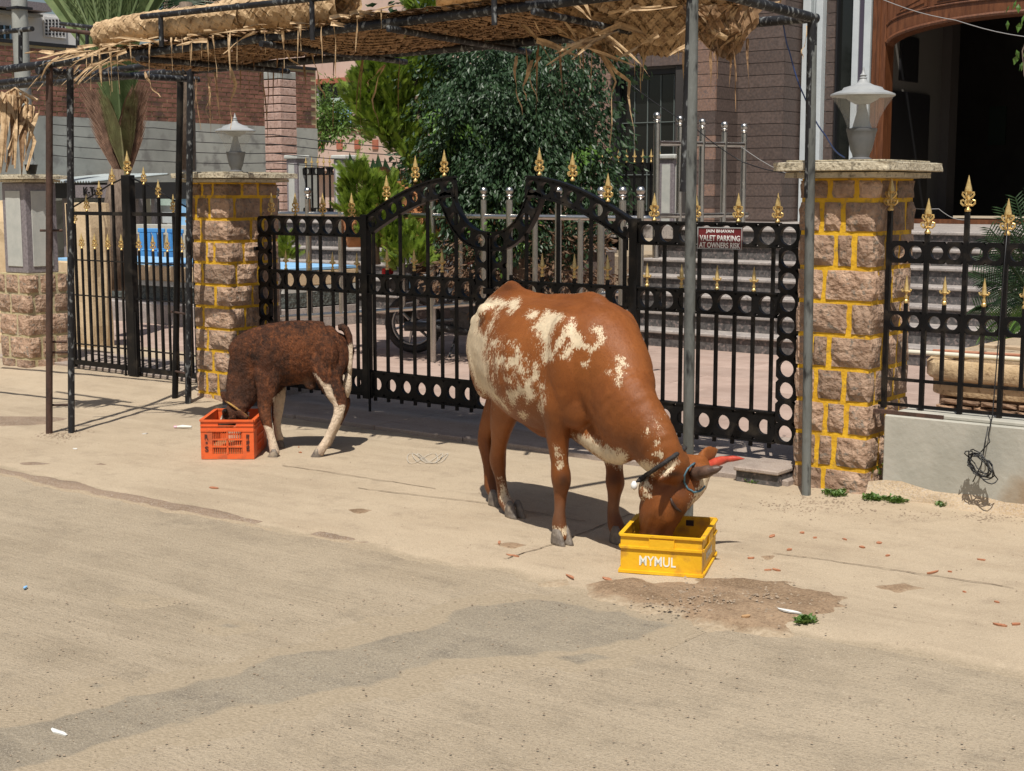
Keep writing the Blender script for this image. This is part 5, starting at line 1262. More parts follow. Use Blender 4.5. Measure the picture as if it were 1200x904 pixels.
def wheel(c):
    b = MB(); torus(b, c, .25, .04); w = b.obj('wheel', M['tyre'], mc, True)
    b = MB(); torus(b, c, .205, .016, sx=2); b.obj('rim', M['alloy'], w, True)
    for k in range(6): a = 2*PI*k/6+.3; b = MB(); b.tube([c, c+md_*(.2*math.cos(a))+Vector((0, 0, .2*math.sin(a)))], [.02, .012], 6); b.obj('spoke', M['alloy'], w)
    b = MB(); b.tube([c-perp*.06, c+perp*.06], .05, 14); b.obj('hub', M['engine'], w, 40)
wheel(wc); wheel(wc+md_*1.22)
b = MB(); b.tube([wc-perp*.08, wc-perp*.08+md_*.5+Vector((0, 0, .06))], .02, 8); b.obj('swingarm', M['alloy'], mc)
b = MB(); b.tube([wc-perp*.12+Vector((0, 0, -.02))-md_*.05, wc-perp*.12+md_*.3+Vector((0, 0, -.02)), wc-perp*.1+md_*.7+Vector((0, 0, -.08))], [.045, .045, .02], 12); b.obj('exhaust', M['engine'], mc, True)
b = MB(); b.tube([wc-perp*.1+md_*.02+Vector((0, 0, .02)), wc-perp*.1+Vector((0, 0, .35))+md_*.1], .022, 8); b.obj('shock_absorber', M['alloy'], mc)
def mbox(nm, m, c, l, w, h, bev=.02):
    bm = bmesh.new(); bmesh.ops.create_cube(bm, size=1); bmesh.ops.bevel(bm, geom=bm.edges[:], offset=.12, segments=3, affect='EDGES')
    for v in bm.verts: q = v.co.copy(); v.co = wc+c[0]*md_+c[1]*perp+Vector((0, 0, c[2]))+md_*(q.x*l)+perp*(q.y*w)+Vector((0, 0, q.z*h))
    me = bpy.data.meshes.new(nm); bm.to_mesh(me); bm.free(); me.materials.append(m); return link(nm, me, mc)
mbox('engine', M['engine'], (.55, 0, .05), .32, .24, .3); mbox('seat', M['cover'], (.22, 0, .53), .6, .22, .1); mbox('tank', M['maroon'], (.72, 0, .56), .42, .24, .22)
mbox('tail_light', M['redlens'], (-.25, -.02, .50), .07, .2, .07); mbox('number_plate', M['signwhite'], (-.27, -.02, .37), .015, .2, .13); mbox('rear_mudguard', M['engine'], (-.12, 0, .38), .22, .12, .12)
mbox('side_panel', M['bluepaint'], (.12, -.11, .40), .25, .03, .14)
b = MB(); b.tube([wc+md_*1.22+perp*.06, wc+md_*.98+perp*.06+Vector((0, 0, .62))], .02, 8); b.obj('fork', M['alloy'], mc); b = MB(); b.tube([wc+md_*.95+perp*.32+Vector((0, 0, .68)), wc+md_*.98+Vector((0, 0, .66)), wc+md_*.95-perp*.32+Vector((0, 0, .68))], .014, 8); b.obj('handlebar', M['alloy'], mc)
b = MB(); b.tube([wc+md_*.45-perp*.1+Vector((0, 0, -.1)), wc+md_*.42-perp*.25+Vector((0, 0, -.29))], .011, 6); b.obj('side_stand', M['engine'], mc)
b = MB(); nn_, kk = 20, 14; vs = []
for i in range(nn_+1):
    s = i/nn_; x = .05+1.25*s; ht = .56+.10*math.sin(s*PI*1.2)+(.27*min(1, max(0, (s-.45)*5))); low = .28-.16*math.sin(PI*s)
    for j in range(kk+1):
        a = PI*j/kk; y = -.24*math.cos(a)*(1.15-.3*math.sin(s*PI)); z = low+(ht-low)*math.sin(a)**.6; fo = .03*math.sin(s*22+a*5)*(1-math.sin(a))
        vs.append(wc+md_*x+perp*(y+fo)+Vector((0, 0, z+.03*noise.noise(Vector((s*6, a*3, 1))))))
b.add(vs, [(i*(kk+1)+j, (i+1)*(kk+1)+j, (i+1)*(kk+1)+j+1, i*(kk+1)+j+1) for i in range(nn_) for j in range(kk)]); b.obj('dust_cover', M['cover'], mc, True)
# ================= animals =================
def proj(p):
    x, y, z = p[0], p[1], p[2]-H
    cy, sy = math.cos(YAW), math.sin(YAW); a = x*cy+y*sy; f = -x*sy+y*cy
    cp, sp = math.cos(PITCH), math.sin(PITCH); d = f*cp-z*sp; b = f*sp+z*cp
    return 600+F*a/d, 452-F*b/d
def loft(bm, pts, lat, n=20, e=2.0):
    "pts: (centre, half width along lat, half height); closed, rounded ends"
    C = [Vector(p[0]) for p in pts]; m = len(C); rings = []
    for i in range(m):
        t = (C[min(i+1, m-1)]-C[max(i-1, 0)]).normalized()
        la = Vector(lat if not callable(lat) else lat(i)); la = (la-t*la.dot(t)).normalized(); up = la.cross(t)
        r = []
        for k in range(n):
            w = 2*PI*k/n; c, s = math.cos(w), math.sin(w)
            c = math.copysign(abs(c)**(2/e), c); s = math.copysign(abs(s)**(2/e), s)
            r.append(bm.verts.new(C[i]+la*(c*pts[i][1])+up*(s*pts[i][2])))
        rings.append(r)
    for i in range(m-1):
        for k in range(n):
            bm.faces.new((rings[i][k], rings[i][(k+1) % n], rings[i+1][(k+1) % n], rings[i+1][k]))
    for r, i, j in ((rings[0], 0, 1), (rings[-1], m-1, m-2)):
        o = C[i]+(C[i]-C[j]).normalized()*min(pts[i][1], pts[i][2])*.5; v = bm.verts.new(o)
        for k in range(n): bm.faces.new((r[k], r[(k+1) % n], v))
def resample(pts, sub=3):
    "smooth the list of (centre, hw, hh) with Catmull-Rom"
    out = []; m = len(pts); g = lambda i: pts[min(max(i, 0), m-1)]
    def arr(p): return np.array([*p[0], p[1], p[2]])
    for i in range(m-1):
        a, b, c, d = (arr(g(j)) for j in (i-1, i, i+1, i+2))
        for k in range(sub):
            t = k/sub; q = .5*((2*b)+(-a+c)*t+(2*a-5*b+4*c-d)*t*t+(-a+3*b-3*c+d)*t**3); out.append((q[:3], max(q[3], .004), max(q[4], .004)))
    out.append(pts[-1]); return out
def blob(bm, c, r, rot=None):
    res = bmesh.ops.create_icosphere(bm, subdivisions=3, radius=1)
    Mx = Matrix.Translation(c) @ (rot.to_4x4() if rot else Matrix.Identity(4)) @ Matrix.Diagonal((*r, 1))
    bmesh.ops.transform(bm, matrix=Mx, verts=res['verts'])
def fuse(bm, voxel, smooth=6, name='body'):
    bmesh.ops.recalc_face_normals(bm, faces=bm.faces[:])
    me = bpy.data.meshes.new(name); bm.to_mesh(me); bm.free()
    o = bpy.data.objects.new(name, me); COL.objects.link(o)
    r = o.modifiers.new('r', 'REMESH'); r.mode = 'VOXEL'; r.voxel_size = voxel
    s = o.modifiers.new('s', 'SMOOTH'); s.factor = .5; s.iterations = smooth
    dg = bpy.context.evaluated_depsgraph_get(); dg.update()
    m2 = bpy.data.meshes.new_from_object(o.evaluated_get(dg)); m2.name = name
    bpy.data.objects.remove(o); bpy.data.meshes.remove(me)
    m2.polygons.foreach_set('use_smooth', [True]*len(m2.polygons)); return m2
def ruffle(me, fn):
    n = len(me.vertices); co = np.empty(n*3); no = np.empty(n*3); me.vertices.foreach_get('co', co); me.vertices.foreach_get('normal', no)
    co = co.reshape(-1, 3); no = no.reshape(-1, 3); h = np.array([fn(Vector(c)) for c in co]); me.vertices.foreach_set('co', (co+no*h[:, None]).ravel()); me.update()
def fur_mat(name, base, base2, white, darkc, edge=.5, hair=260, rough=.62, tuft=0, sheen=.2):
    m = bpy.data.materials.new(name); m.use_nodes = True; t = m.node_tree; N = t.nodes; L = t.links
    b = N['Principled BSDF']; b.inputs['Roughness'].default_value = rough; b.inputs['Specular IOR Level'].default_value = .32
    b.inputs['Sheen Weight'].default_value = 0; b.inputs['Sheen Roughness'].default_value = .4
    tc = N.new('ShaderNodeTexCoord'); vec = tc.outputs['Object']
    at = N.new('ShaderNodeAttribute'); at.attribute_name = 'coat'
    sp = N.new('ShaderNodeSeparateColor'); L.new(at.outputs['Color'], sp.inputs[0])
    def nz(s, d=5, st=None, r=.6):
        n = N.new('ShaderNodeTexNoise'); n.inputs['Scale'].default_value = s; n.inputs['Detail'].default_value = d; n.inputs['Roughness'].default_value = r
        if st:
            mp = N.new('ShaderNodeMapping'); mp.inputs['Scale'].default_value = st; L.new(vec, mp.inputs[0]); L.new(mp.outputs[0], n.inputs[0])
        else: L.new(vec, n.inputs[0])
        return n.outputs['Fac']
    def mr(f, a, c, lo=0, hi=1):
        r = N.new('ShaderNodeMapRange'); r.inputs[1].default_value = a; r.inputs[2].default_value = c; r.inputs[3].default_value = lo; r.inputs[4].default_value = hi; L.new(f, r.inputs[0]); return r.outputs[0]
    def mix(f, a, c):
        x = N.new('ShaderNodeMix'); x.data_type = 'RGBA'; L.new(f, x.inputs[0])
        for i, q in ((6, a), (7, c)):
            if isinstance(q, tuple): x.inputs[i].default_value = (*q, 1)
            else: L.new(q, x.inputs[i])
        return x.outputs[2]
    def add(a, c, op='ADD'):
        x = N.new('ShaderNodeMath'); x.operation = op
        for i, q in ((0, a), (1, c)):
            if isinstance(q, float): x.inputs[i].default_value = q
            else: L.new(q, x.inputs[i])
        return x.outputs[0]
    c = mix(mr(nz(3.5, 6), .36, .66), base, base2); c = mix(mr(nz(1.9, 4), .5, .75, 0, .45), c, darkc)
    if tuft: c = mix(mr(nz(7, 5, None, .7), .42, .62), c, darkc); c = mix(mr(nz(tuft, 6, (1, 1, .4), .75), .48, .68), c, base2); c = mix(mr(nz(tuft*1.7, 5, None, .7), .5, .7), c, darkc)
    c = mix(mr(nz(hair, 2, (1, 1, .35)), .55, .75, 0, .35), c, darkc)
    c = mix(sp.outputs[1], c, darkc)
    ragged = add(add(add(nz(34, 8, (1, 1, .6), .75), -.5), edge, 'MULTIPLY'), add(add(add(nz(190, 3, (1, 1, .4)), -.5), edge*.9, 'MULTIPLY'), sp.outputs[0]))
    wcol = mix(mr(nz(60, 4), .4, .7), white, tuple(x*.8 for x in white))
    c = mix(mr(ragged, .40, .60), c, wcol)
    c = mix(sp.outputs[2], c, (.30, .2, .15))
    L.new(c, b.inputs['Base Color'])
    bp = N.new('ShaderNodeBump'); bp.inputs['Strength'].default_value = .5 if not tuft else .9; bp.inputs['Distance'].default_value = .004 if not tuft else .012
    hh = add(nz(hair, 3, (1, 1, .4)), nz(22 if not tuft else tuft, 4)); L.new(hh, bp.inputs['Height']); L.new(bp.outputs[0], b.inputs['Normal'])
    return m
def paint(me, polys, islands, dark, grey, cen, camdir_ok=True, soft=9., far_noise=None, extra=None):
    "coat colours per vertex: R patch field, G dark field (on the cow partly painted shade), B grey skin; patches are given as the photograph shows them"
    n = len(me.vertices); co = np.empty(n*3); me.vertices.foreach_get('co', co); co = co.reshape(-1, 3)
    no = np.empty(n*3); me.vertices.foreach_get('normal', no); no = no.reshape(-1, 3)
    wx, wy, wz = co[:, 0]+cen[0], co[:, 1]+cen[1], co[:, 2]+cen[2]
    cy, sy = math.cos(YAW), math.sin(YAW); a = wx*cy+wy*sy; f = -wx*sy+wy*cy; zz = wz-H
    cp, sp = math.cos(PITCH), math.sin(PITCH); d = f*cp-zz*sp; b = f*sp+zz*cp
    PX = 600+F*a/d; PY = 452-F*b/d
    view = np.stack([-wx, -wy, H-wz], 1); view /= np.linalg.norm(view, axis=1)[:, None]
    face = (view*no).sum(1)
    R = np.zeros(n)
    for p in polys: R = np.maximum(R, np.clip(.5+(poly_sdf(PX, PY, p)-.5)/soft, 0, 1))
    for p in islands: R = np.minimum(R, 1-np.clip(.5+poly_sdf(PX, PY, p)/soft, 0, 1))
    near = np.clip((face+.1)/.15, 0, 1); R = R*near
    if far_noise is not None:
        fn = np.array([noise.noise(Vector(c)*4.2+Vector((9, 2, 5))) for c in co]); R = np.maximum(R, (1-near)*np.clip(.5+(fn-far_noise)*2, 0, 1))
    Gd = np.zeros(n)
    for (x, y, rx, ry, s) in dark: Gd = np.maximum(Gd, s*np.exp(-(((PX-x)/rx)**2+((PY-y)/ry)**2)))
    B = np.zeros(n)
    for (x, y, rx, ry, s) in grey: B = np.maximum(B, s*np.exp(-(((PX-x)/rx)**2+((PY-y)/ry)**2)))
    if extra: R, Gd, B = extra(R, Gd, B, PX, PY, wx, wy, wz)
    R = R-.35*(1-np.clip(R, 0, 1))**6
    at = me.color_attributes.new('coat', 'FLOAT_COLOR', 'POINT')
    at.data.foreach_set('color', np.stack([R, Gd, B, np.ones(n)], 1).ravel().astype(np.float32))
def lstrip(o, cen):
    o.data.transform(Matrix.Translation(-Vector(cen)))
def zp(L_, ox, oy, s): return [(ox+x/s, oy+y/s) for x, y in L_]
def hair_coat(me, root, m, n, Lr, w_, lift, ok, flow, seed=12):
    "thousands of short locks growing from the skin, all one mesh, coloured like the skin under them"
    rg = random.Random(seed); b = MB(); cols = []; N_ = len(me.vertices); ca = np.empty(N_*4, np.float32); me.color_attributes['coat'].data.foreach_get('color', ca); ca = ca.reshape(-1, 4)
    np_ = len(me.polygons)
    for i in rg.sample(range(np_), min(np_, n)):
        p = me.polygons[i]; c = p.center.copy()
        if not ok(c): continue
        nrm = p.normal.copy(); dn = flow+Vector((rg.uniform(-.4, .4), rg.uniform(-.4, .4), rg.uniform(-.2, .2))); dn = (dn-nrm*dn.dot(nrm)).normalized()
        L_ = rg.uniform(*Lr); w = dn.cross(nrm)*w_; tip = c+dn*L_+nrm*L_*rg.uniform(*lift); b.add([c-w, c+w, tip], [(0, 1, 2)]); q = ca[p.vertices[0]]; cols += [q, q, q]
    hm = bpy.data.meshes.new('hair'); hm.from_pydata(b.v, [], b.f); hm.update(); at = hm.color_attributes.new('coat', 'FLOAT_COLOR', 'POINT'); at.data.foreach_set('color', np.array(cols, np.float32).ravel())
    hm.materials.append(m); return tag(link('hair', hm, root, world=False), kind='stuff')
M['hoof'] = mat('grey brown hoof', (.1, .08, .065), (.2, .165, .13), 30, .6, .5, 60, c3=(.32, .26, .19), s3=20)
M['eye'] = mat('dark glossy eye', (.008, .006, .005), None, rough=.08)
def hoof_part(root, p, fwd, w=.042, Lh=.10, hgt=.06):
    "cloven hoof: two claws"
    fwd = Vector(fwd).normalized(); lat = Vector((-fwd.y, fwd.x, 0)); hf = link('hoof', None, root, (p[0], p[1], 0)); hf.empty_display_size = .05
    for sg in (-1, 1):
        bm = bmesh.new(); rings = []
        for z, l0, l1, ww in ((0.003, -.42, .62, 1.), (.35*hgt, -.42, .52, 1.), (.75*hgt, -.38, .36, .92), (1.1*hgt, -.3, .22, .75), (1.35*hgt, -.2, .1, .4)):
            r = []
            for k in range(12):
                a = 2*PI*k/12; c, s = math.cos(a), math.sin(a)
                x = (l0+l1)/2*Lh+(l1-l0)/2*Lh*c; y = sg*(w*.43)+w*.5*ww*s*(1-.25*max(c, 0))
                q = Vector((p[0], p[1], z))+fwd*x+lat*y; r.append(bm.verts.new(q))
            rings.append(r)
        for r0, r1 in zip(rings[:-1], rings[1:]):
            for k in range(12): bm.faces.new((r0[k], r0[(k+1) % 12], r1[(k+1) % 12], r1[k]))
        bm.faces.new(rings[0][::-1]); bm.faces.new(rings[-1]); bmesh.ops.recalc_face_normals(bm, faces=bm.faces[:])
        me = bpy.data.meshes.new('claw'); bm.to_mesh(me); bm.free(); me.materials.append(M['hoof']); me.polygons.foreach_set('use_smooth', [True]*len(me.polygons)); link('claw', me, hf)
# ---------- the cow ----------
CO = Vector((-4.1, 5.48, 0)); ch = Vector((.912, -.404, 0)).normalized(); cl = Vector((.404, .912, 0)).normalized(); UPV = Vector((0, 0, 1))
def CL(x, y, z): return CO+ch*x+cl*y+UPV*z
def cinv(px, py, y):            # the point of the pixel on the cow's own plane y
    r = ray(px, py); o = Vector((0, 0, H))-CO; t = (y-o.dot(cl))/r.dot(cl); return Vector((0, 0, H))+r*t
cow = thing('cow', 'large reddish brown cow with cream patches and red painted horn eating from the yellow crate', 'cow', tuple(CO), 0)
bm = bmesh.new()
tr = [(-.61, .98, .86, .05), (-.575, 1.02, .76, .10), (-.50, 1.06, .66, .148), (-.40, 1.10, .60, .185), (-.29, 1.125, .56, .21), (-.12, 1.115, .52, .255), (.05, 1.11, .49, .283), (.22, 1.115, .49, .28), (.38, 1.125, .51, .245), (.52, 1.12, .53, .205), (.64, 1.035, .55, .16), (.74, .93, .57, .13), (.82, .82, .60, .09)]
loft(bm, resample([(CL(x, 0, (a+b)/2), w, (a-b)/2) for x, a, b, w in tr]), cl, 28, 2.15)
# ridge of the back and hip bones
loft(bm, resample([(CL(-.56, 0, 1.0), .035, .05), (CL(-.40, 0, 1.085), .035, .05), (CL(-.30, 0, 1.12), .03, .052), (CL(-.2, 0, 1.10), .035, .04), (CL(0, 0, 1.09), .04, .035), (CL(.3, 0, 1.105), .05, .04), (CL(.50, 0, 1.105), .05, .045), (CL(.66, 0, .96), .05, .05)]), cl, 12)
for sg in (-1, 1):
    blob(bm, CL(-.24, sg*.17, 1.025), (.05, .045, .045)); blob(bm, CL(-.525, sg*.07, .95), (.05, .035, .045))
    blob(bm, CL(.48, sg*.145, .84), (.13, .085, .24), Matrix.Rotation(math.atan2(ch.y, ch.x), 3, 'Z'))
    blob(bm, CL(.52, sg*.12, .68), (.10, .07, .12))
    blob(bm, CL(-.36, sg*.115, .80), (.13, .075, .22), Matrix.Rotation(math.atan2(ch.y, ch.x), 3, 'Z'))
# neck, coming down and turning to the cow's left
nb = [(CL(.50, 0, .86), .165, .23), (P(718, 452, 6.33), .145, .205), (P(737, 486, 6.20), .122, .185), (P(760, 511, 6.13), .10, .138), (P(773, 533, 6.13), .09, .135), (P(788, 546, 6.17), .085, .118)]
NL = Vector((.52, .85, 0)).normalized()
loft(bm, resample(nb), NL, 24, 2.1)
# brisket and dewlap
loft(bm, resample([(CL(.30, 0, .55), .09, .05), (CL(.52, 0, .54), .11, .09), (P(718, 520, 6.33), .085, .085), (P(732, 522, 6.22), .055, .085), (P(742, 530, 6.16), .03, .05)]), NL, 16)
# belly fold
loft(bm, resample([(CL(-.15, 0, .54), .07, .05), (CL(.05, 0, .475), .06, .03), (CL(.14, 0, .49), .04, .03)]), cl, 12)
# head: poll -> muzzle ; its right side faces the road
HL = Vector((.72, .69, .0)).normalized()
hd = [(P(812, 541, 6.22), .085, .062), (P(806, 556, 6.215), .098, .095), (P(787, 575, 6.21), .102, .130), (P(776, 594, 6.21), .092, .122), (P(771, 610, 6.225), .078, .100), (P(769, 624, 6.24), .070, .082), (P(767, 636, 6.25), .070, .074), (P(767, 645, 6.26), .060, .058)]
loft(bm, resample(hd), HL, 24, 2.3)
view = lambda d: ray(780, 560).normalized()*d
blob(bm, P(795, 591, 6.125), (.032, .028, .034)); blob(bm, P(803, 588, 6.28), (.03, .03, .034))       # brow over each eye
blob(bm, P(762, 574, 6.18), (.055, .05, .06))                                                    # jaw
blob(bm, P(818, 545, 6.23), (.05, .055, .045))                                                     # poll
# ears
def ear(tip, base, width, lat):
    b, t = Vector(base), Vector(tip); loft(bm, resample([(b, .022, .022), (b.lerp(t, .3), width, .016), (b.lerp(t, .65), width*.85, .011), (b.lerp(t, .92), width*.35, .008), (t, .006, .006)]), lat, 12)
ear(P(842, 526, 6.42), P(818, 541, 6.30), .042, (0, .3, 1))
ear(P(772, 563, 5.99), P(801, 546, 6.11), .05, (.6, .35, .65))
# legs: (px, py, y) on the cow's own planes
def leg(chain, lat=cl, n=16):
    loft(bm, resample([(cinv(a, b, y) if len(r) == 2 else None, r[0], r[1]) for a, b, y, *r in chain]), lat, n)
leg([(655, 440, -.16, .07, .12), (652, 480, -.165, .062, .09), (653, 510, -.15, .05, .066), (656, 542, -.135, .039, .044), (658, 562, -.125, .046, .054), (657, 578, -.12, .032, .036), (656, 598, -.12, .026, .029), (655, 614, -.115, .036, .040), (657, 627, -.11, .036, .040), (658, 634, -.11, .036, .04)])
leg([(716, 440, .13, .07, .12), (716, 490, .14, .06, .085), (718, 525, .14, .05, .06), (720, 548, .135, .039, .043), (721, 566, .135, .045, .051), (720, 582, .135, .030, .034), (719, 600, .135, .026, .029), (721, 613, .135, .034, .036), (725, 623, .135, .036, .038), (726, 628, .135, .036, .04)])
leg([(603, 400, -.10, .04, .08), (600, 425, -.11, .07, .14), (595, 462, -.115, .068, .118), (589, 492, -.105, .055, .078), (585, 518, -.09, .040, .050), (583, 540, -.07, .040, .055), (586, 558, -.06, .028, .034), (589, 576, -.05, .028, .031), (592, 588, -.045, .034, .036), (599, 597, -.04, .034, .038), (602, 602, -.04, .034, .04)])
leg([(603, 405, .09, .04, .08), (598, 430, .10, .07, .13), (587, 465, .08, .055, .10), (574, 495, .05, .045, .062), (568, 516, .03, .038, .054), (571, 538, .015, .028, .034), (573, 556, .01, .026, .029), (575, 570, .01, .033, .035), (580, 580, .01, .033, .036), (582, 586, .01, .033, .038)])
me = fuse(bm, .0085, 5, 'body')
def cowskin(c):
    d = c-CO; x, y, z = d.dot(ch), d.dot(cl), d.z; h = .005*noise.fractal(Vector((x*5, y*5, z*5)), 1, 2, 3)
    if -.12 < x < .35 and .6 < z < 1.0: h += .0016*math.sin((x-.25*(1-z))*62)*min(1, (z-.6)*6, (1.0-z)*6)          # ribs
    if x > .62 and z < .85: h += .004*noise.noise(Vector((x*34-z*20, y*14, z*9+x*5)))                              # neck and dewlap folds
    return h
ruffle(me, cowskin)
me.transform(Matrix.Translation(-CO))
s = 2.444
Z = lambda pts: zp(pts, 530, 320, s)
patches = [Z(p) for p in (
 [(30, 130), (60, 98), (90, 72), (125, 72), (160, 80), (195, 70), (192, 98), (165, 118), (158, 112), (160, 92), (140, 100), (120, 140), (105, 178), (90, 230), (108, 262), (105, 310), (130, 345), (150, 375), (165, 398), (130, 372), (100, 345), (84, 352), (70, 320), (55, 290), (36, 230), (25, 170)],
 [(213, 120), (232, 106), (252, 115), (235, 130), (222, 138)],
 [(222, 160), (250, 130), (272, 106), (295, 113), (320, 120), (300, 150), (285, 175), (278, 205), (287, 222), (300, 195), (328, 150), (345, 132), (362, 165), (376, 185), (382, 203), (400, 212), (415, 200), (418, 175), (398, 165), (405, 148), (427, 158), (437, 190), (420, 212), (395, 228), (370, 212), (350, 218), (337, 247), (316, 240), (325, 215), (340, 200), (328, 188), (305, 215), (287, 245), (268, 262), (254, 238), (264, 205), (250, 188), (240, 165)],
 [(148, 262), (172, 240), (188, 208), (198, 230), (196, 255), (210, 278), (205, 292), (185, 285), (175, 262), (155, 277)],
 [(155, 340), (185, 328), (215, 308), (232, 285), (238, 258), (250, 262), (246, 300), (225, 325), (242, 350), (213, 378), (205, 348), (188, 355), (175, 382), (158, 365)],
 [(118, 250), (140, 233), (152, 245), (130, 277)], [(106, 200), (130, 188), (138, 196), (118, 216)], [(163, 200), (180, 190), (176, 212)], [(150, 300), (168, 296), (165, 318)],
 [(250, 310), (262, 320), (264, 370), (256, 404), (247, 388), (256, 350)], [(440, 285), (455, 278), (452, 293)], [(476, 240), (492, 248), (505, 268), (486, 268), (487, 300), (478, 325), (462, 312), (474, 294), (476, 265)],
 [(372, 262), (392, 250), (388, 266)], [(552, 450), (563, 443), (563, 468), (552, 466)], [(568, 487), (588, 482), (575, 496)], [(578, 518), (600, 512), (596, 528)],
 [(345, 463), (400, 468), (430, 492), (480, 508), (500, 520), (494, 562), (450, 552), (415, 530), (375, 500)], [(520, 575), (538, 540), (592, 545), (578, 578), (545, 602), (528, 615)],
 [(295, 493), (306, 498), (320, 552), (306, 558), (297, 525)], [(690, 640), (705, 605), (735, 568), (742, 590), (725, 625), (700, 655), (680, 672)], [(138, 585), (150, 610), (190, 680), (160, 670), (136, 640)], [(188, 398), (218, 404), (204, 420)],
 [(290, 730), (340, 730), (345, 750), (285, 750)], [(150, 655), (180, 665), (178, 690), (150, 680)], [(x_-530)*2.444 and ((x_-530)*2.444, (y_-320)*2.444) for x_, y_ in ((774, 557), (784, 544), (793, 537), (796, 541), (787, 551), (779, 558))], [(548, 650), (566, 640), (568, 600), (550, 590)])]
isl = [Z([(75, 168), (84, 120), (108, 95), (132, 96), (118, 128), (92, 178)])]
dark = [(661, 563, 9, 10, .9), (720, 562, 10, 12, .7), (668, 480, 22, 12, .35), (720, 470, 16, 18, .2), (600, 335, 20, 6, .3), (655, 612, 12, 12, .5), (722, 610, 12, 16, .55), (578, 572, 12, 22, .5), (600, 597, 12, 8, .45), (795, 600, 12, 8, .5), (768, 604, 8, 6, .3), (800, 572, 9, 16, .45), (700, 455, 12, 30, .2), (640, 490, 40, 14, .35), (745, 520, 14, 22, .35), (789, 556, 10, 3, .95), (777, 602, 3.5, 14, .35), (792, 592, 6, 6, .7), (801, 566, 5, 12, .3), (748, 590, 4, 16, .25), (772, 560, 14, 5, .25)]  # knee and leg markings, plus shade painted at belly, elbow, back and ear
grey = [(766, 640, 16, 12, .8), (655, 600, 8, 18, .25), (595, 590, 7, 12, .4), (720, 592, 8, 16, .25)]
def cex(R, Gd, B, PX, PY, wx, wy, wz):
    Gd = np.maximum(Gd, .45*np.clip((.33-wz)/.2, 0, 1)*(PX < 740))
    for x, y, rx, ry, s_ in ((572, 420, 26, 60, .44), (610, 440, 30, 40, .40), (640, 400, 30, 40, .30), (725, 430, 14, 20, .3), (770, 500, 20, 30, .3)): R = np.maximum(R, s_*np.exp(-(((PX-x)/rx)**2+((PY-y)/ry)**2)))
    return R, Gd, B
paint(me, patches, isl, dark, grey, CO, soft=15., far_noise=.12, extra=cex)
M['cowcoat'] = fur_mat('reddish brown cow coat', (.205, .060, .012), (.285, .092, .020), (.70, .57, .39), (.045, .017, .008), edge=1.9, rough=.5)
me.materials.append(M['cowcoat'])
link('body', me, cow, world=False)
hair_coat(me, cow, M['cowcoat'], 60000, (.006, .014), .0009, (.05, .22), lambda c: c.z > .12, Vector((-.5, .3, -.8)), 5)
for (px, py, y, f) in ((658, 637, -.11, ch), (727, 631, .135, ch), (603, 605, -.04, ch), (583, 589, .01, ch)):
    q = G(px, py, .0); q0 = cinv(px, py, y); hoof_part(cow, (q0.x, q0.y), ch, .050, .115, .068)
# horns, eyes, ropes, tail
M['horn'] = mat('dark brown horn', (.05, .028, .02), (.14, .08, .055), 20, .45, .3, 60)
M['redhorn'] = mat('red painted horn', (.40, .04, .022), (.52, .08, .04), 20, .35, .3, 60, c3=(.12, .03, .02), s3=16)
def horn(pts, r0, m, lab):
    b = MB(); n = 9; q = [Vector(p) for p in pts]; C = []
    for i in range(n):
        w = i/(n-1); a = [v.copy() for v in q]
        while len(a) > 1: a = [x.lerp(y, w) for x, y in zip(a[:-1], a[1:])]
        C.append(a[0])
    b.tube(C, [r0*(1-.88*(i/(n-1))**2.6)+.002*math.sin(i*2.2) for i in range(n)], 12); o = b.obj('horn', m, cow, True); o['label'] = lab; return o
horn([P(822, 552, 6.28), P(835, 540, 6.36), P(855, 536, 6.38), P(873, 538, 6.36)], .021, M['redhorn'], 'red painted far horn')
horn([P(814, 556, 6.12), P(826, 553, 6.06), P(836, 552, 6.04), P(847, 547, 6.03)], .028, M['horn'], 'dark near horn')
for px, py, d in ((793, 592, 6.112),):
    b = MB(); c = P(px, py, d); rr = .02
    b.lathe([(rr*math.sin(PI*k/8)+.0001, -rr*math.cos(PI*k/8)) for k in range(9)], c, 14); b.obj('eye', M['eye'], cow, True)
M['lid'] = mat('dark eyelid skin', (.03, .015, .01), (.06, .03, .02), 20, .6)
M['blackrope'] = mat('black rope', (.012, .011, .012), (.04, .035, .035), 60, .8, .8, 120)
M['bluerope'] = mat('faded blue rope', (.05, .12, .17), (.1, .2, .25), 40, .8, .6, 100)
from mathutils.bvhtree import BVHTree
bv = BVHTree.FromPolygons([v.co+CO for v in me.vertices], [tuple(p.vertices) for p in me.polygons])
def hug(c, e1, e2, r, nm, m, lab, n=30, wob=.15):
    "a rope lying on the skin where the plane through c cuts the body"
    e1 = Vector(e1).normalized(); e2 = Vector(e2); e2 = (e2-e1*e2.dot(e1)).normalized(); pts = []; c = Vector(c)
    for k in range(n+1):
        a = 2*PI*k/n; d = e1*math.cos(a)+e2*math.sin(a); h = bv.ray_cast(c, d, .3)
        pts.append((h[0] if h[0] else c+d*.1)+d*r*.6)
    pts = [(pts[i-1 if i else -2]+pts[i]*2+pts[(i+1) if i < n else 1])/4 for i in range(n+1)]
    b = MB(); b.tube(pts, r, 8, False); o = b.obj(nm, m, cow, True); o['label'] = lab; return pts
EYE = Vector((0, 0, H))
def skin(px, py, r, back=False):
    d = ray(px, py).normalized(); h = bv.ray_cast(EYE, d)
    if not h[0]: return P(px, py, 6.15)
    if back: h = bv.ray_cast(EYE+d*9, -d); return h[0]+d*r*.6
    return h[0]-d*r*.5
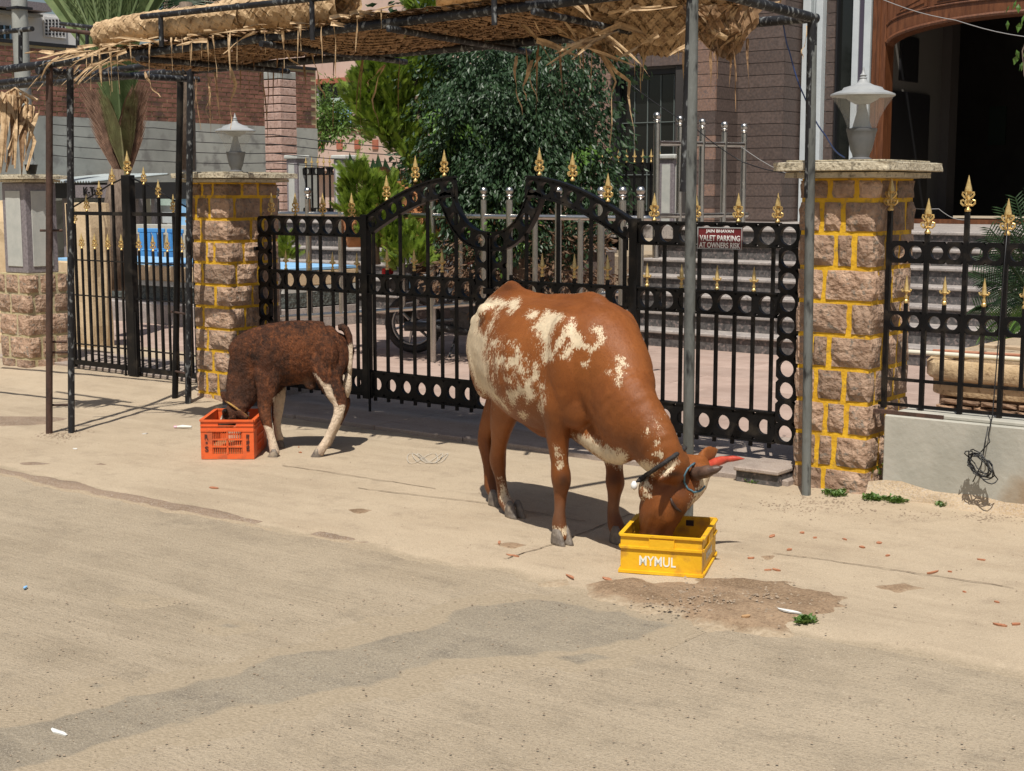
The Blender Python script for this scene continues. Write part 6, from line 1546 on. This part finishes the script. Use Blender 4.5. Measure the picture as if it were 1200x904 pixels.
b = MB(); b.tube([skin(x, y, .004) for x, y in ((786, 584), (788, 590), (792, 596), (798, 600))], [.004, .007, .007, .004], 8); b.obj('eyelid', M['lid'], cow, True)
def rope(path, r, nm, m, lab, back=None):
    pts = [skin(x, y, r) for x, y in path]
    if back: pts += [skin(x, y, r, True) for x, y in back]; pts.append(pts[0])
    fine = []
    for p_, q_ in zip(pts[:-1], pts[1:]): fine += [p_, p_.lerp(q_, .5)]
    fine.append(pts[-1]); b = MB(); b.tube([v+Vector((0, 0, .0012*math.sin(i*2.3))) for i, v in enumerate(fine)], r, 8); o = b.obj(nm, m, cow, True); o['label'] = lab; return pts
rp = rope([(803, 525), (800, 527), (792, 533), (784, 539), (775, 545), (766, 551), (757, 557), (750, 562), (747, 565)], .0095, 'neck_rope', M['blackrope'], 'black rope round the neck', [(750, 563), (766, 552), (784, 540), (800, 528)])
e = rp[8]+Vector((-.01, -.01, -.014))
b = MB(); b.lathe([(.004, -.02), (.013, -.012), (.015, .004), (.006, .018)], e, 10); o = b.obj('tassel', M['signwhite'], cow, True); o['label'] = 'small white cowrie on the neck rope'
rope([(814, 543), (806, 549), (802, 557), (802, 566), (806, 573), (813, 577), (820, 576), (826, 570)], .0045, 'horn_rope', M['bluerope'], 'blue rope round the base of the horns')
# tail hanging down the far side of the rump
b = MB(); b.tube([CL(-.50, .0, 1.03), CL(-.575, .01, 1.0), CL(-.615, .02, .92), CL(-.625, .04, .75), CL(-.62, .05, .5), CL(-.60, .06, .32)], [.022, .026, .024, .018, .015, .018], 10)
b.tube([CL(-.60, .06, .34), CL(-.60, .06, .26), CL(-.59, .06, .18), CL(-.59, .06, .12)], [.02, .03, .026, .005], 10); tm = b.mesh('tail', None, True)
tm.transform(Matrix.Translation(-CO)); paint(tm, [], [], [], [], CO); tm.materials.append(M['cowcoat']); link('tail', tm, cow, world=False)
# ---------- the calf ----------
KD = 8.92
KC = G(340, 527); KC.z = 0
calf = thing('calf', 'small shaggy dark brown calf with cream legs eating from the orange crate', 'calf', tuple(KC), 0)
vd = ray(340, 450); vd.z = 0; vd.normalize(); kl = (vd+Vector((-.788, -.616, 0))*.12).normalized()      # lateral axis, roughly along the view
kz = lambda X, Y, d=KD: P(225+X/4.52, 360+Y/4.52, d)
bm = bmesh.new()
def kl_(pts, n=18, e=2.1, lat=None): loft(bm, resample([(kz(*p[:3]) if len(p) == 5 else None, p[3], p[4]) for p in pts]), lat or kl, n, e)
kl_([(818, 172, 8.98, .04, .058), (803, 186, 8.98, .07, .108), (775, 203, 8.97, .10, .146), (740, 225, 8.96, .125, .168), (670, 232, 8.95, .135, .186), (590, 238, 8.94, .145, .196), (500, 246, 8.93, .145, .200), (420, 255, 8.92, .135, .195), (350, 265, 8.91, .115, .182), (295, 285, 8.90, .09, .162), (262, 310, 8.9, .07, .12)], 24)
for dd, dz in ((8.84, 0), (9.04, 0)):
    blob(bm, kz(712, 260, dd), (.085, .06, .13)); blob(bm, kz(380, 290, dd), (.08, .055, .13))
# neck and head going down into the crate
kl_([(330, 290, 8.91, .095, .16), (290, 380, 8.9, .08, .125), (268, 450, 8.88, .068, .105), (250, 500, 8.86, .06, .085), (238, 530, 8.85, .055, .07)], 18)
kl_([(262, 512, 8.85, .06, .05), (240, 545, 8.84, .066, .062), (215, 572, 8.83, .062, .060), (190, 605, 8.82, .048, .050), (172, 635, 8.81, .042, .04), (160, 655, 8.80, .038, .03)], 18)
blob(bm, kz(176, 556, 8.77), (.022, .022, .022)); blob(bm, kz(262, 575, 8.84), (.04, .04, .045))
def kear(tip, base): b_, t_ = Vector(base), Vector(tip); loft(bm, resample([(b_, .02, .02), (b_.lerp(t_, .4), .035, .012), (b_.lerp(t_, .8), .024, .009), (t_, .006, .006)]), (0, .2, 1) if tip.z > base.z else (.3, -.3, 1), 12)
kear(kz(150, 450, 8.93), kz(215, 510, 8.88)); kear(kz(295, 590, 8.70), kz(235, 560, 8.79))
# legs
kl_([(400, 290, 8.86, .03, .05), (400, 350, 8.84, .055, .085), (395, 450, 8.82, .045, .062), (385, 520, 8.81, .036, .044), (390, 585, 8.80, .032, .036), (405, 640, 8.79, .024, .027), (420, 690, 8.785, .022, .024), (430, 735, 8.78, .026, .028), (437, 765, 8.775, .027, .03), (437, 780, 8.775, .027, .03)], 14)
kl_([(425, 300, 9.0, .03, .05), (430, 370, 9.02, .05, .075), (450, 450, 9.03, .042, .056), (455, 520, 9.04, .033, .04), (450, 575, 9.05, .031, .034), (450, 620, 9.06, .023, .025), (455, 665, 9.07, .022, .024), (462, 692, 9.08, .026, .028), (464, 705, 9.08, .026, .03)], 14)
kl_([(735, 220, 8.88, .03, .06), (725, 280, 8.86, .06, .112), (722, 350, 8.84, .056, .096), (735, 410, 8.83, .043, .070), (765, 465, 8.82, .04, .058), (785, 515, 8.81, .032, .044), (775, 570, 8.80, .026, .032), (750, 630, 8.79, .023, .027), (722, 690, 8.785, .022, .025), (700, 730, 8.78, .026, .028), (680, 762, 8.775, .026, .03), (670, 780, 8.775, .026, .03)], 14)
kl_([(735, 220, 9.0, .03, .06), (728, 300, 9.01, .055, .10), (742, 380, 9.02, .045, .07), (770, 440, 9.02, .036, .05), (805, 500, 9.02, .032, .042), (800, 550, 9.03, .025, .03), (775, 610, 9.04, .022, .026), (748, 665, 9.05, .022, .024), (728, 705, 9.05, .025, .027), (712, 728, 9.05, .026, .028)], 14)
blob(bm, kz(625, 410, 8.93), (.04, .03, .03))
me = fuse(bm, .0075, 4, 'body'); 
# shaggy surface
nv = len(me.vertices)
ruffle(me, lambda c: .0028*noise.fractal(Vector((c.x*26, c.y*26, c.z*36)), .8, 2.1, 3) if c.z > .3 else .001*noise.noise(c*60))
me.transform(Matrix.Translation(-KC)); me.update()
Zk = lambda pts: zp(pts, 225, 360, 4.52)
kp = [Zk(p) for p in ([(630, 340), (655, 350), (700, 400), (735, 410), (775, 520), (800, 515), (815, 520), (800, 600), (740, 720), (700, 800), (620, 830), (640, 760), (700, 650), (735, 590), (725, 510), (700, 440), (660, 375)],
     [(345, 620), (400, 628), (440, 650), (470, 800), (380, 820), (390, 740)], [(428, 480), (500, 415), (500, 560), (490, 740), (440, 740), (430, 600)],
     [(128, 565), (160, 560), (160, 600), (132, 600)])]
kdark = [(280, 430, 14, 30, .75), (285, 460, 25, 22, .8), (325, 435, 14, 22, .5), (318, 420, 18, 18, .35), (393, 377, 18, 5, .6), (262, 485, 24, 14, .55), (390, 470, 10, 6, .3)]
def kex(R, Gd, B, PX, PY, wx, wy, wz):
    leg_ = (wz < .16); R = np.where(leg_ & (PX > 300), 1., R); B = np.maximum(B, .5*np.clip((.09-wz)/.06, 0, 1)*(PX > 300)); return R, Gd, B
paint(me, kp, [], kdark, [(360, 449, 6, 6, .5)], KC, soft=5., extra=kex)
M['calfcoat'] = fur_mat('shaggy dark brown calf coat', (.070, .023, .010), (.24, .080, .027), (.66, .52, .38), (.028, .014, .009), edge=.9, hair=160, rough=.8, tuft=40, sheen=.5)
me.materials.append(M['calfcoat']); body = link('body', me, calf, world=False)
hair_coat(me, calf, M['calfcoat'], 26000, (.012, .028), .0011, (.08, .30), lambda c: c.z > .34, Vector((.55, .1, -1)))
kf = Vector((-.788, -.616, 0))
for X, Y, d in ((433, 790, 8.77), (464, 712, 9.08), (662, 790, 8.775), (705, 738, 9.05)):
    q = kz(X, Y, d); hoof_part(calf, (q.x, q.y), kf, .028, .07, .045)
b = MB(); c = kz(176, 550, 8.752); rr = .014; b.lathe([(rr*math.sin(PI*k/8)+.0001, -rr*math.cos(PI*k/8)) for k in range(9)], c, 12); b.obj('eye', M['eye'], calf, True)
M['yrope'] = mat('yellow brown head rope', (.45, .28, .06), (.2, .08, .03), 60, .8)
b = MB(); b.tube([kz(x, y, d) for x, y, d in ((180, 500, 8.84), (205, 515, 8.765), (240, 540, 8.755), (275, 565, 8.765), (305, 590, 8.79))], .006, 8); o = b.obj('head_rope', M['yrope'], calf, True)
# tail with cream switch
b = MB(); b.tube([kz(x, y, 8.93) for x, y in ((775, 108), (795, 106), (814, 118), (832, 155), (840, 215), (838, 300), (832, 360))], [.018, .024, .024, .021, .016, .015, .017], 10)
b.tube([kz(x, y, 8.93) for x, y in ((829, 350), (824, 400), (822, 440), (826, 480))], [.017, .028, .026, .004], 10)
tm = b.mesh('tail', None, True); tm.transform(Matrix.Translation(-KC)); paint(tm, [Zk([(810, 205), (860, 205), (870, 500), (790, 500)])], [], [(411, 385, 8, 20, .7)], [], KC, soft=6.); tm.materials.append(M['calfcoat']); link('tail', tm, calf, world=False)
# ================= crates =================
M['orange'] = mat('orange crate plastic', (.66, .10, .02), (.74, .13, .03), 5, .5, .25, 40, c3=(.48, .10, .035), s3=12)
M['yellowp'] = mat('yellow crate plastic', (.74, .39, .008), (.82, .48, .015), 5, .5, .25, 40, c3=(.52, .26, .03), s3=11)
M['ink'] = mat('dark stencil ink', (.035, .02, .018), None, rough=.8)
M['whiteink'] = mat('white stencil paint', (.75, .75, .66), (.8, .8, .72), 40, .7)
M['feed'] = mat('wet brown feed', (.25, .13, .05), (.42, .26, .12), 20, .8, 1., 50)
def crate_frame(a, b_, c):
    "front left, front right, rear right ground corners -> origin, x axis, y axis, width, length"
    ax = (b_-a); w = ax.length; ax.normalize(); ay = Vector((-ax.y, ax.x, 0)); return a, ax, ay, w, abs((c-b_).dot(ay))
def obox(mb, o, ax, ay, x0, x1, y0, y1, z0, z1, taper=None):
    vs = []
    for z in (z0, z1):
        for y in (y0, y1):
            for x in (x0, x1): vs.append(o+ax*x+ay*y+Vector((0, 0, z)))
    mb.add(vs, [(0, 2, 3, 1), (4, 5, 7, 6), (0, 1, 5, 4), (2, 6, 7, 3), (0, 4, 6, 2), (1, 3, 7, 5)])
def text_on(body, m, par, c, right, up, w, h, nm='lettering'):
    me = text_mesh(body, 1, m, off=.012, extrude=.0006); xs = [v.co.x for v in me.vertices]; ys = [v.co.y for v in me.vertices]
    kx = w/(max(xs)-min(xs)); ky = h/(max(ys)-min(ys)); mx, my = (max(xs)+min(xs))/2, (max(ys)+min(ys))/2; nn = right.cross(up)
    for v in me.vertices: v.co = c+right*((v.co.x-mx)*kx)+up*((v.co.y-my)*ky)+nn*v.co.z
    return link(nm, me, par)
a, b_, c = G(236, 541), G(298, 541), G(314, 521)
o, ax, ay, w, l = crate_frame(a, b_, c); l = .46; h = .235; th = .012
o = o+Vector((0, 0, .014))
oc = thing('orange_crate', 'orange slotted plastic crate with black stencilled letters under the calf', 'crate', tuple(o+ax*w/2+ay*l/2))
def ob(nm, m, *b): mb = MB(); obox(mb, o, ax, ay, *b); return mb.obj(nm, m, oc)
ob('bottom', M['orange'], th, w-th, th, l-th, .004, .014)
def slotted(side, L_, plc):
    "one wall: solid rims and corner pillars, a grid of slots between"
    mb = MB(); A_ = lambda x0, x1, z0, z1, t0=0, t1=th: plc(mb, x0, x1, z0, z1, t0, t1)
    A_(0, L_, 0, .03); A_(0, L_, h-.068, h-.055, -.004, th+.002); A_(0, .07*L_/.32, .03, h-.068); A_(L_-.07*L_/.32, L_, .03, h-.068)
    if side in ('front', 'back'):
        A_(0, L_*.33, h-.055, h); A_(L_*.67, L_, h-.055, h); A_(L_*.33, L_*.67, h-.055, h-.045); A_(L_*.33, L_*.67, h-.018, h)
        for s in (-1, 1): pass
    else: A_(0, L_, h-.055, h)
    A_(0, L_, h-.008, h+.002, -.008, th+.003); A_(0, L_, h-.036, h-.031, -.005, 0)
    x0, x1 = .07*L_/.32, L_-.07*L_/.32; n = int((x1-x0)/.011); mid = (x0+x1)/2
    for z in (.075, .118): A_(x0, x1, z-.004, z+.004, -.002, th)
    A_(mid-.004, mid+.004, .03, h-.068, -.002, th)
    for k in range(n): x = x0+(x1-x0)*(k+.5)/n; A_(x-.0022, x+.0022, .03, h-.068, .003, th-.003)
    ww = mb.obj('side_wall', M['orange'], oc); return ww
slotted('front', w, lambda mb, x0, x1, z0, z1, t0, t1: obox(mb, o, ax, ay, x0, x1, t0, t1, z0, z1))
slotted('back', w, lambda mb, x0, x1, z0, z1, t0, t1: obox(mb, o, ax, ay, x0, x1, l-t1, l-t0, z0, z1))
slotted('l', l-2*th, lambda mb, x0, x1, z0, z1, t0, t1: obox(mb, o, ax, ay, t0, t1, th+x0, th+x1, z0, z1))
slotted('r', l-2*th, lambda mb, x0, x1, z0, z1, t0, t1: obox(mb, o, ax, ay, w-t1, w-t0, th+x0, th+x1, z0, z1))
ob('feed', M['feed'], th+.002, w-th-.002, th+.002, l-th-.002, .015, .05)
up = Vector((0, 0, 1))
for k, (ch_, z) in enumerate((('R', .135), ('\u2605', .100), ('S', .062))): text_on(ch_ if k != 1 else '*', M['ink'], oc, o+ax*.035+ay*-.0035+up*z, ax, up, .022 if k != 1 else .014, .032 if k != 1 else .014)
for k, z in enumerate((.135, .098, .064)):              # three small dark glyph blocks in another script
    mb = MB(); x = w-.035
    for dx, dz, dw, dh in ((-.009, .010, .018, .004), (-.009, -.012, .004, .022), (.003, -.012, .004, .022) if k != 1 else (.004, -.004, .004, .014), (-.009, -.002, .014, .004), (-.009, -.014, .018, .004) if k == 2 else (-.002, -.014, .008, .003)): obox(mb, o, ax, ay, x+dx, x+dx+dw, -.0045, -.0005, z+dz, z+dz+dh)
    mb.obj('lettering', M['ink'], oc)
# yellow crate
a, b_, c = G(727, 674), G(822, 681), G(835, 652)
o2, ax2, ay2, w2, l2 = crate_frame(a, b_, c); l2 = .40; h2 = .165; o2 = o2+Vector((0, 0, .014))
yc = thing('yellow_crate', 'yellow plastic dairy crate with white lettering under the cow', 'crate', tuple(o2+ax2*w2/2+ay2*l2/2))
def yb_(nm, m, *b): mb = MB(); obox(mb, o2, ax2, ay2, *b); return mb.obj(nm, m, yc)
def ywall(plc, L_, ho=True):
    mb = MB(); A_ = lambda x0, x1, z0, z1, t0=0, t1=.01: plc(mb, x0, x1, z0, z1, t0, t1)
    A_(-.008, L_+.008, 0, .012, -.010, .012); A_(0, L_, .012, .105, 0, .009); A_(-.002, L_+.002, .105, .115, -.009, .009); A_(0, L_, .115, h2-.008, -.001, .008); A_(-.003, L_+.003, h2-.008, h2, -.010, .009)
    if ho:
        A_(L_*.36, L_*.66, .115, h2-.016, -.008, -.001); A_(L_*.355, L_*.36, .112, h2-.008, -.010, 0); A_(L_*.66, L_*.665, .112, h2-.008, -.010, 0)
    return mb.obj('side_wall', M['yellowp'], yc)
e_ = .0095
ywall(lambda mb, x0, x1, z0, z1, t0, t1: obox(mb, o2, ax2, ay2, x0, x1, t0, t1, z0, z1), w2)
ywall(lambda mb, x0, x1, z0, z1, t0, t1: obox(mb, o2, ax2, ay2, x0, x1, l2-t1, l2-t0, z0, z1), w2)
ywall(lambda mb, x0, x1, z0, z1, t0, t1: obox(mb, o2, ax2, ay2, t0-.0005, t1, max(x0, .0095), min(x1, l2-.0095), z0+.0004, z1-.0004), l2)
ywall(lambda mb, x0, x1, z0, z1, t0, t1: obox(mb, o2, ax2, ay2, w2-t1, w2-t0+.0005, max(x0, .0095), min(x1, l2-.0095), z0+.0004, z1-.0004), l2)
yb_('bottom', M['yellowp'], .009, w2-.009, .009, l2-.009, .002, .012)
yb_('feed', M['feed'], .012, w2-.012, .012, l2-.012, .0125, .035)
text_on('MYMUL', M['whiteink'], yc, o2+ax2*(w2*.46)+ay2*-.0015+up*.055, ax2, up, w2*.45, .042)
text_on('MYMUL', M['whiteink'], yc, o2+ax2*(w2+.0018)+ay2*(l2*.5)+up*.06, ay2, up, l2*.42, .036)
yb_('stencil_mark', M['ink'], w2*.62, w2*.72, l2-.0105, l2-.0092, .125, .15)
# ================= small things =================
sb = thing('stone_block', 'low dark stone step block at the foot of the right pillar inside the gate corner', 'step', (-3.95, 7.0, 0))
box_part('block', M['step'], sb, V(862, 560, 6.98).x, -3.62, 6.98, 7.3, -.02, .075, bev=.006); box_part('top_slab', SLAB, sb, V(860, 560, 6.97).x, -3.615, 6.96, 7.3, .0755, .10, bev=.006)
s4 = thing('stone_block', 'low dark stone step block behind the calf at the left pillar', 'step', (-8, 7.2, 0))
box_part('block', M['step'], s4, -8.29, -7.98, 7.1, 7.4, -.02, .11, bev=.006); box_part('top_slab', SLAB, s4, -8.29, -7.96, 7.08, 7.4, .1105, .14, bev=.006)
# coil of cable on the concrete wall
M['cable'] = mat('black cable', (.012, .012, .013), None, rough=.45)
cc = thing('cable_coil', 'tangled coil of thin black cable hanging on the concrete wall', 'cable', tuple(V(1150, 548, 7.0)))
rc = random.Random(4)
for k in range(7):
    c0 = V(1149+rc.uniform(-4, 4), 546+rc.uniform(-4, 4), 7.0); A1 = (V(1138+rc.uniform(-5, 3), 533+rc.uniform(-4, 4), 7.0)-V(1160+rc.uniform(-3, 5), 560+rc.uniform(-4, 5), 7.0))/2; A2_ = Vector((A1.z, 0, -A1.x))*rc.uniform(.25, .6)
    b = MB(); b.tube([c0+A1*math.cos(t)+A2_*math.sin(t)+Vector((0, rc.uniform(-.02, .02), 0)) for t in np.linspace(0, 2*PI, 19)], .0032, 6); b.obj('loop', M['cable'], cc, True)
b = MB(); b.tube([V(1181, 262, 7.17), V(1176, 320, 7.15), V(1170, 400, 7.12), V(1163, 488, 7.06), V(1158, 510, 7.03), V(1160, 518, 7.02), V(1145, 535, 7.0)], .003, 6); b.obj('loose_end', M['cable'], cc, True)
b = MB(); b.tube([V(1158, 500, 7.05), V(1154, 520, 7.03), V(1150, 545, 7.0), V(1140, 565, 7.0)], .003, 6); b.obj('loose_end', M['cable'], cc, True)
# thin overhead wires
def wire(label, pts, r=.003, m='cable', cat='wire'):
    b = MB(); q = []; 
    for i in range(len(pts)-1):
        for k in range(6): t = k/6; v = pts[i].lerp(pts[i+1], t); v = v+Vector((0, 0, -.02*math.sin(PI*t))); q.append(v)
    q.append(pts[-1]); b.tube(q, r, 5); return tag(b.obj('wire', M[m], None, True), label, cat)
M['bluewire'] = mat('blue insulated wire', (.03, .06, .18), None, rough=.5)
wire('blue wire running from the pergola past the right post down to the right pillar lamp', [V(918, 28, 6.9), V(925, 60, 6.95), V(942, 112, 7.0), V(968, 160, 7.15), V(990, 185, 7.3)], .004, 'bluewire')
M['palewire'] = mat('grey cable', (.3, .3, .3), None, rough=.5)
wire('pale thin cable crossing the top right before the arch', [P(1035, 0, 12), P(1120, 24, 12), P(1215, 45, 12)], .0035, 'palewire')
wire('thin dark wire sagging from the building corner to the fence finial on the right', [P(868, 172, 8.4), P(940, 210, 8.0), P(1035, 234, 7.9), P(1100, 245, 7.9), P(1134, 258, 7.9)], .0022, 'palewire')
wire('thin dark wire across the brown building near the steel railing', [P(740, 100, 14), P(812, 148, 14), P(870, 190, 14), P(935, 205, 13)], .005)
for k in range(4):
    wire(['thin dark wire highest on the plaster wall', 'thin dark wire second from the top on the plaster wall', 'thin dark wire third on the plaster wall', 'lowest thin dark wire on the plaster wall'][k], [P(60, 146+12*k, 22), P(180, 150+13*k, 21), P(320, 158+11*k, 20), P(500, 176+8*k, 19)], .006)
# litter and scraps, each lying on the apron
M['scrap'] = mat('orange red vegetable scrap', (.34, .12, .055), (.46, .22, .12), 50, .9); M['paper'] = mat('white paper scrap', (.7, .7, .66), None, rough=.8); M['pinkw'] = mat('pink wrapper', (.7, .1, .2), (.75, .7, .8), 60, .4); M['leafdry'] = mat('dry tan leaf', (.4, .22, .1), (.5, .32, .16), 20, .8)
def flake(nm, label, cat, px, py, L_, W_, m, group=None, z=.016):
    q = G(px, py); bm = bmesh.new(); n = 9; a0 = rc.uniform(0, PI)
    ring = []
    for k in range(n):
        a = 2*PI*k/n; r = rc.uniform(.7, 1.1); x, y = L_*r*math.cos(a), W_*r*math.sin(a); ring.append((x*math.cos(a0)-y*math.sin(a0), x*math.sin(a0)+y*math.cos(a0)))
    t_ = [bm.verts.new((q.x+x, q.y+y, z+rc.uniform(.0005, .003))) for x, y in ring]; b0 = [bm.verts.new((q.x+x*.9, q.y+y*.9, z-.004)) for x, y in ring]; c_ = bm.verts.new((q.x, q.y, z+.0035))
    for k in range(n): bm.faces.new((t_[k], t_[(k+1) % n], c_)); bm.faces.new((b0[k], b0[(k+1) % n], t_[(k+1) % n], t_[k]))
    me = bpy.data.meshes.new(nm); bm.to_mesh(me); bm.free(); me.materials.append(m); return tag(link(nm, me), label, cat, group)
scr = [(905, 632), (940, 628), (955, 634), (980, 640), (990, 636), (1010, 645), (1030, 640), (1065, 634), (880, 658), (900, 672), (910, 672), (920, 670), (1092, 675), (1113, 674), (1130, 698), (1145, 702), (1168, 710), (1172, 737), (1190, 736), (640, 677), (668, 680), (695, 684), (712, 683), (860, 690), (600, 655), (615, 640), (585, 640), (560, 628), (350, 527), (365, 531), (352, 533), (410, 524), (250, 575), (880, 640), (925, 648), (970, 650), (1040, 655), (1075, 650), (1150, 660)]
for x, y in scr[::2]+scr[1:20:4]: flake('food_scrap', 'small orange red vegetable scrap lying on the dusty pavement', 'scrap', x, y, rc.uniform(.008, .032)*(.6+.8*rc.random()), rc.uniform(.004, .014), M['scrap'], 'food scraps on the pavement')
flake('paper_scrap', 'white paper scrap on the asphalt at the lower left', 'litter', 68, 860, .05, .012, M['paper'], z=.006); flake('paper_scrap', 'pale paper scrap in the brown dirt patch', 'litter', 924, 725, .05, .012, M['paper'], z=.03)
flake('dry_leaf', 'dry tan leaf in the brown dirt patch', 'leaf', 874, 731, .025, .014, M['leafdry'], z=.03); flake('paper_scrap', 'tiny pale blue wrapper on the asphalt at the left', 'litter', 30, 690, .02, .008, M['bluepaint'], z=.006)
flake('paper_scrap', 'tiny white scrap before the left scaffold posts', 'litter', 170, 511, .022, .01, M['paper']); flake('paper_scrap', 'tiny white scrap near the wet stains on the left', 'litter', 88, 529, .02, .01, M['paper'])
q = G(215, 505); wr = thing('wrapper_tube', 'small pink and white crumpled wrapper left of the orange crate', 'litter', tuple(q))
b = MB(); b.tube([q+Vector((-.045, -.02, .025)), q+Vector((-.01, 0, .027)), q+Vector((.05, .03, .028))], [.006, .012, .007], 7); b.obj('wrapper', M['paper'], wr); b = MB(); b.tube([q+Vector((-.06, -.03, .024)), q+Vector((-.044, -.02, .025))], .008, 7); b.obj('twisted_end', M['pinkw'], wr)
# chalk lines on the pavement (a drawn floor pattern)
M['chalk'] = mat('white chalk', (.44, .39, .31), (.56, .51, .43), 60, .95)
b = MB()
for k in range(3):
    pts = [G(495+18*math.cos(t+k)+k*6, 537+6*math.sin(t*2+k), .018) for t in np.linspace(0, 2*PI, 22)]
    for p0, p1 in zip(pts[:-1], pts[1:]):
        n_ = (p1-p0).cross(Vector((0, 0, 1))).normalized()*.0022; b.add([p0-n_, p0+n_, p1+n_, p1-n_], [(0, 1, 2, 3)])
tag(b.obj('chalk_drawing', M['chalk']), 'faint white chalk drawing on the pavement behind the cow', 'drawing')
# cracks and slab joints in the pavement
M['crack'] = mat('dark pavement joint', (.12, .085, .055), (.2, .14, .09), 30, .95)
for nm_pts in ([(420, 572), (560, 588), (640, 603), (690, 612)], [(590, 655), (640, 640), (690, 622), (745, 600)], [(905, 648), (960, 655), (1050, 668), (1200, 690)], [(330, 545), (430, 560), (520, 574)]):
    b = MB(); P_ = [G(x, y, .0165) for x, y in nm_pts]; q = []
    for i in range(len(P_)-1):
        for k in range(12): q.append(P_[i].lerp(P_[i+1], k/12)+Vector((rc.uniform(-.006, .006), rc.uniform(-.006, .006), 0)))
    for p0, p1 in zip(q[:-1], q[1:]): n_ = (p1-p0).cross(Vector((0, 0, 1))).normalized()*rc.uniform(.0015, .004); b.add([p0-n_, p0+n_, p1+n_, p1-n_], [(0, 1, 2, 3)])
    tag(b.obj('pavement_joint', M['crack']), kind='structure')
# gravel and grit, one mass
b = MB(); M['grit'] = mat('mixed grit', (.17, .125, .085), (.4, .31, .22), 60, .9)
def grit(n, fx, smin, smax, z=.012):
    for _ in range(n):
        px, py = fx(); q = G(px, py); s = rc.uniform(smin, smax); z_ = z; a = rc.uniform(0, PI); vs = []
        for k in range(4): t = a+PI/2*k; vs.append((q.x+s*math.cos(t)*rc.uniform(.7, 1.2), q.y+s*math.sin(t)*rc.uniform(.7, 1.2), z_))
        vs.append((q.x, q.y, z_+s*.7)); b.add(vs, [(0, 1, 4), (1, 2, 4), (2, 3, 4), (3, 0, 4)])
grit(900, lambda: (rc.uniform(-50, 1250), 700+rc.random()**1.3*260), .002, .006, .004)
grit(500, lambda: (rc.uniform(-50, 1250), rc.uniform(520, 760)), .002, .005, .014)
grit(400, lambda: (rc.gauss(960, 35), rc.gauss(596, 6)), .003, .009, .012)
grit(300, lambda: (rc.gauss(1150, 60), rc.gauss(608, 4)), .003, .008, .012)
grit(350, lambda: (rc.gauss(850, 55), rc.gauss(710, 10)), .003, .009, .022)
grit(200, lambda: (rc.gauss(68, 14), rc.gauss(512, 4)), .003, .010, .012)
tag(b.obj('grit', M['grit']), kind='stuff')
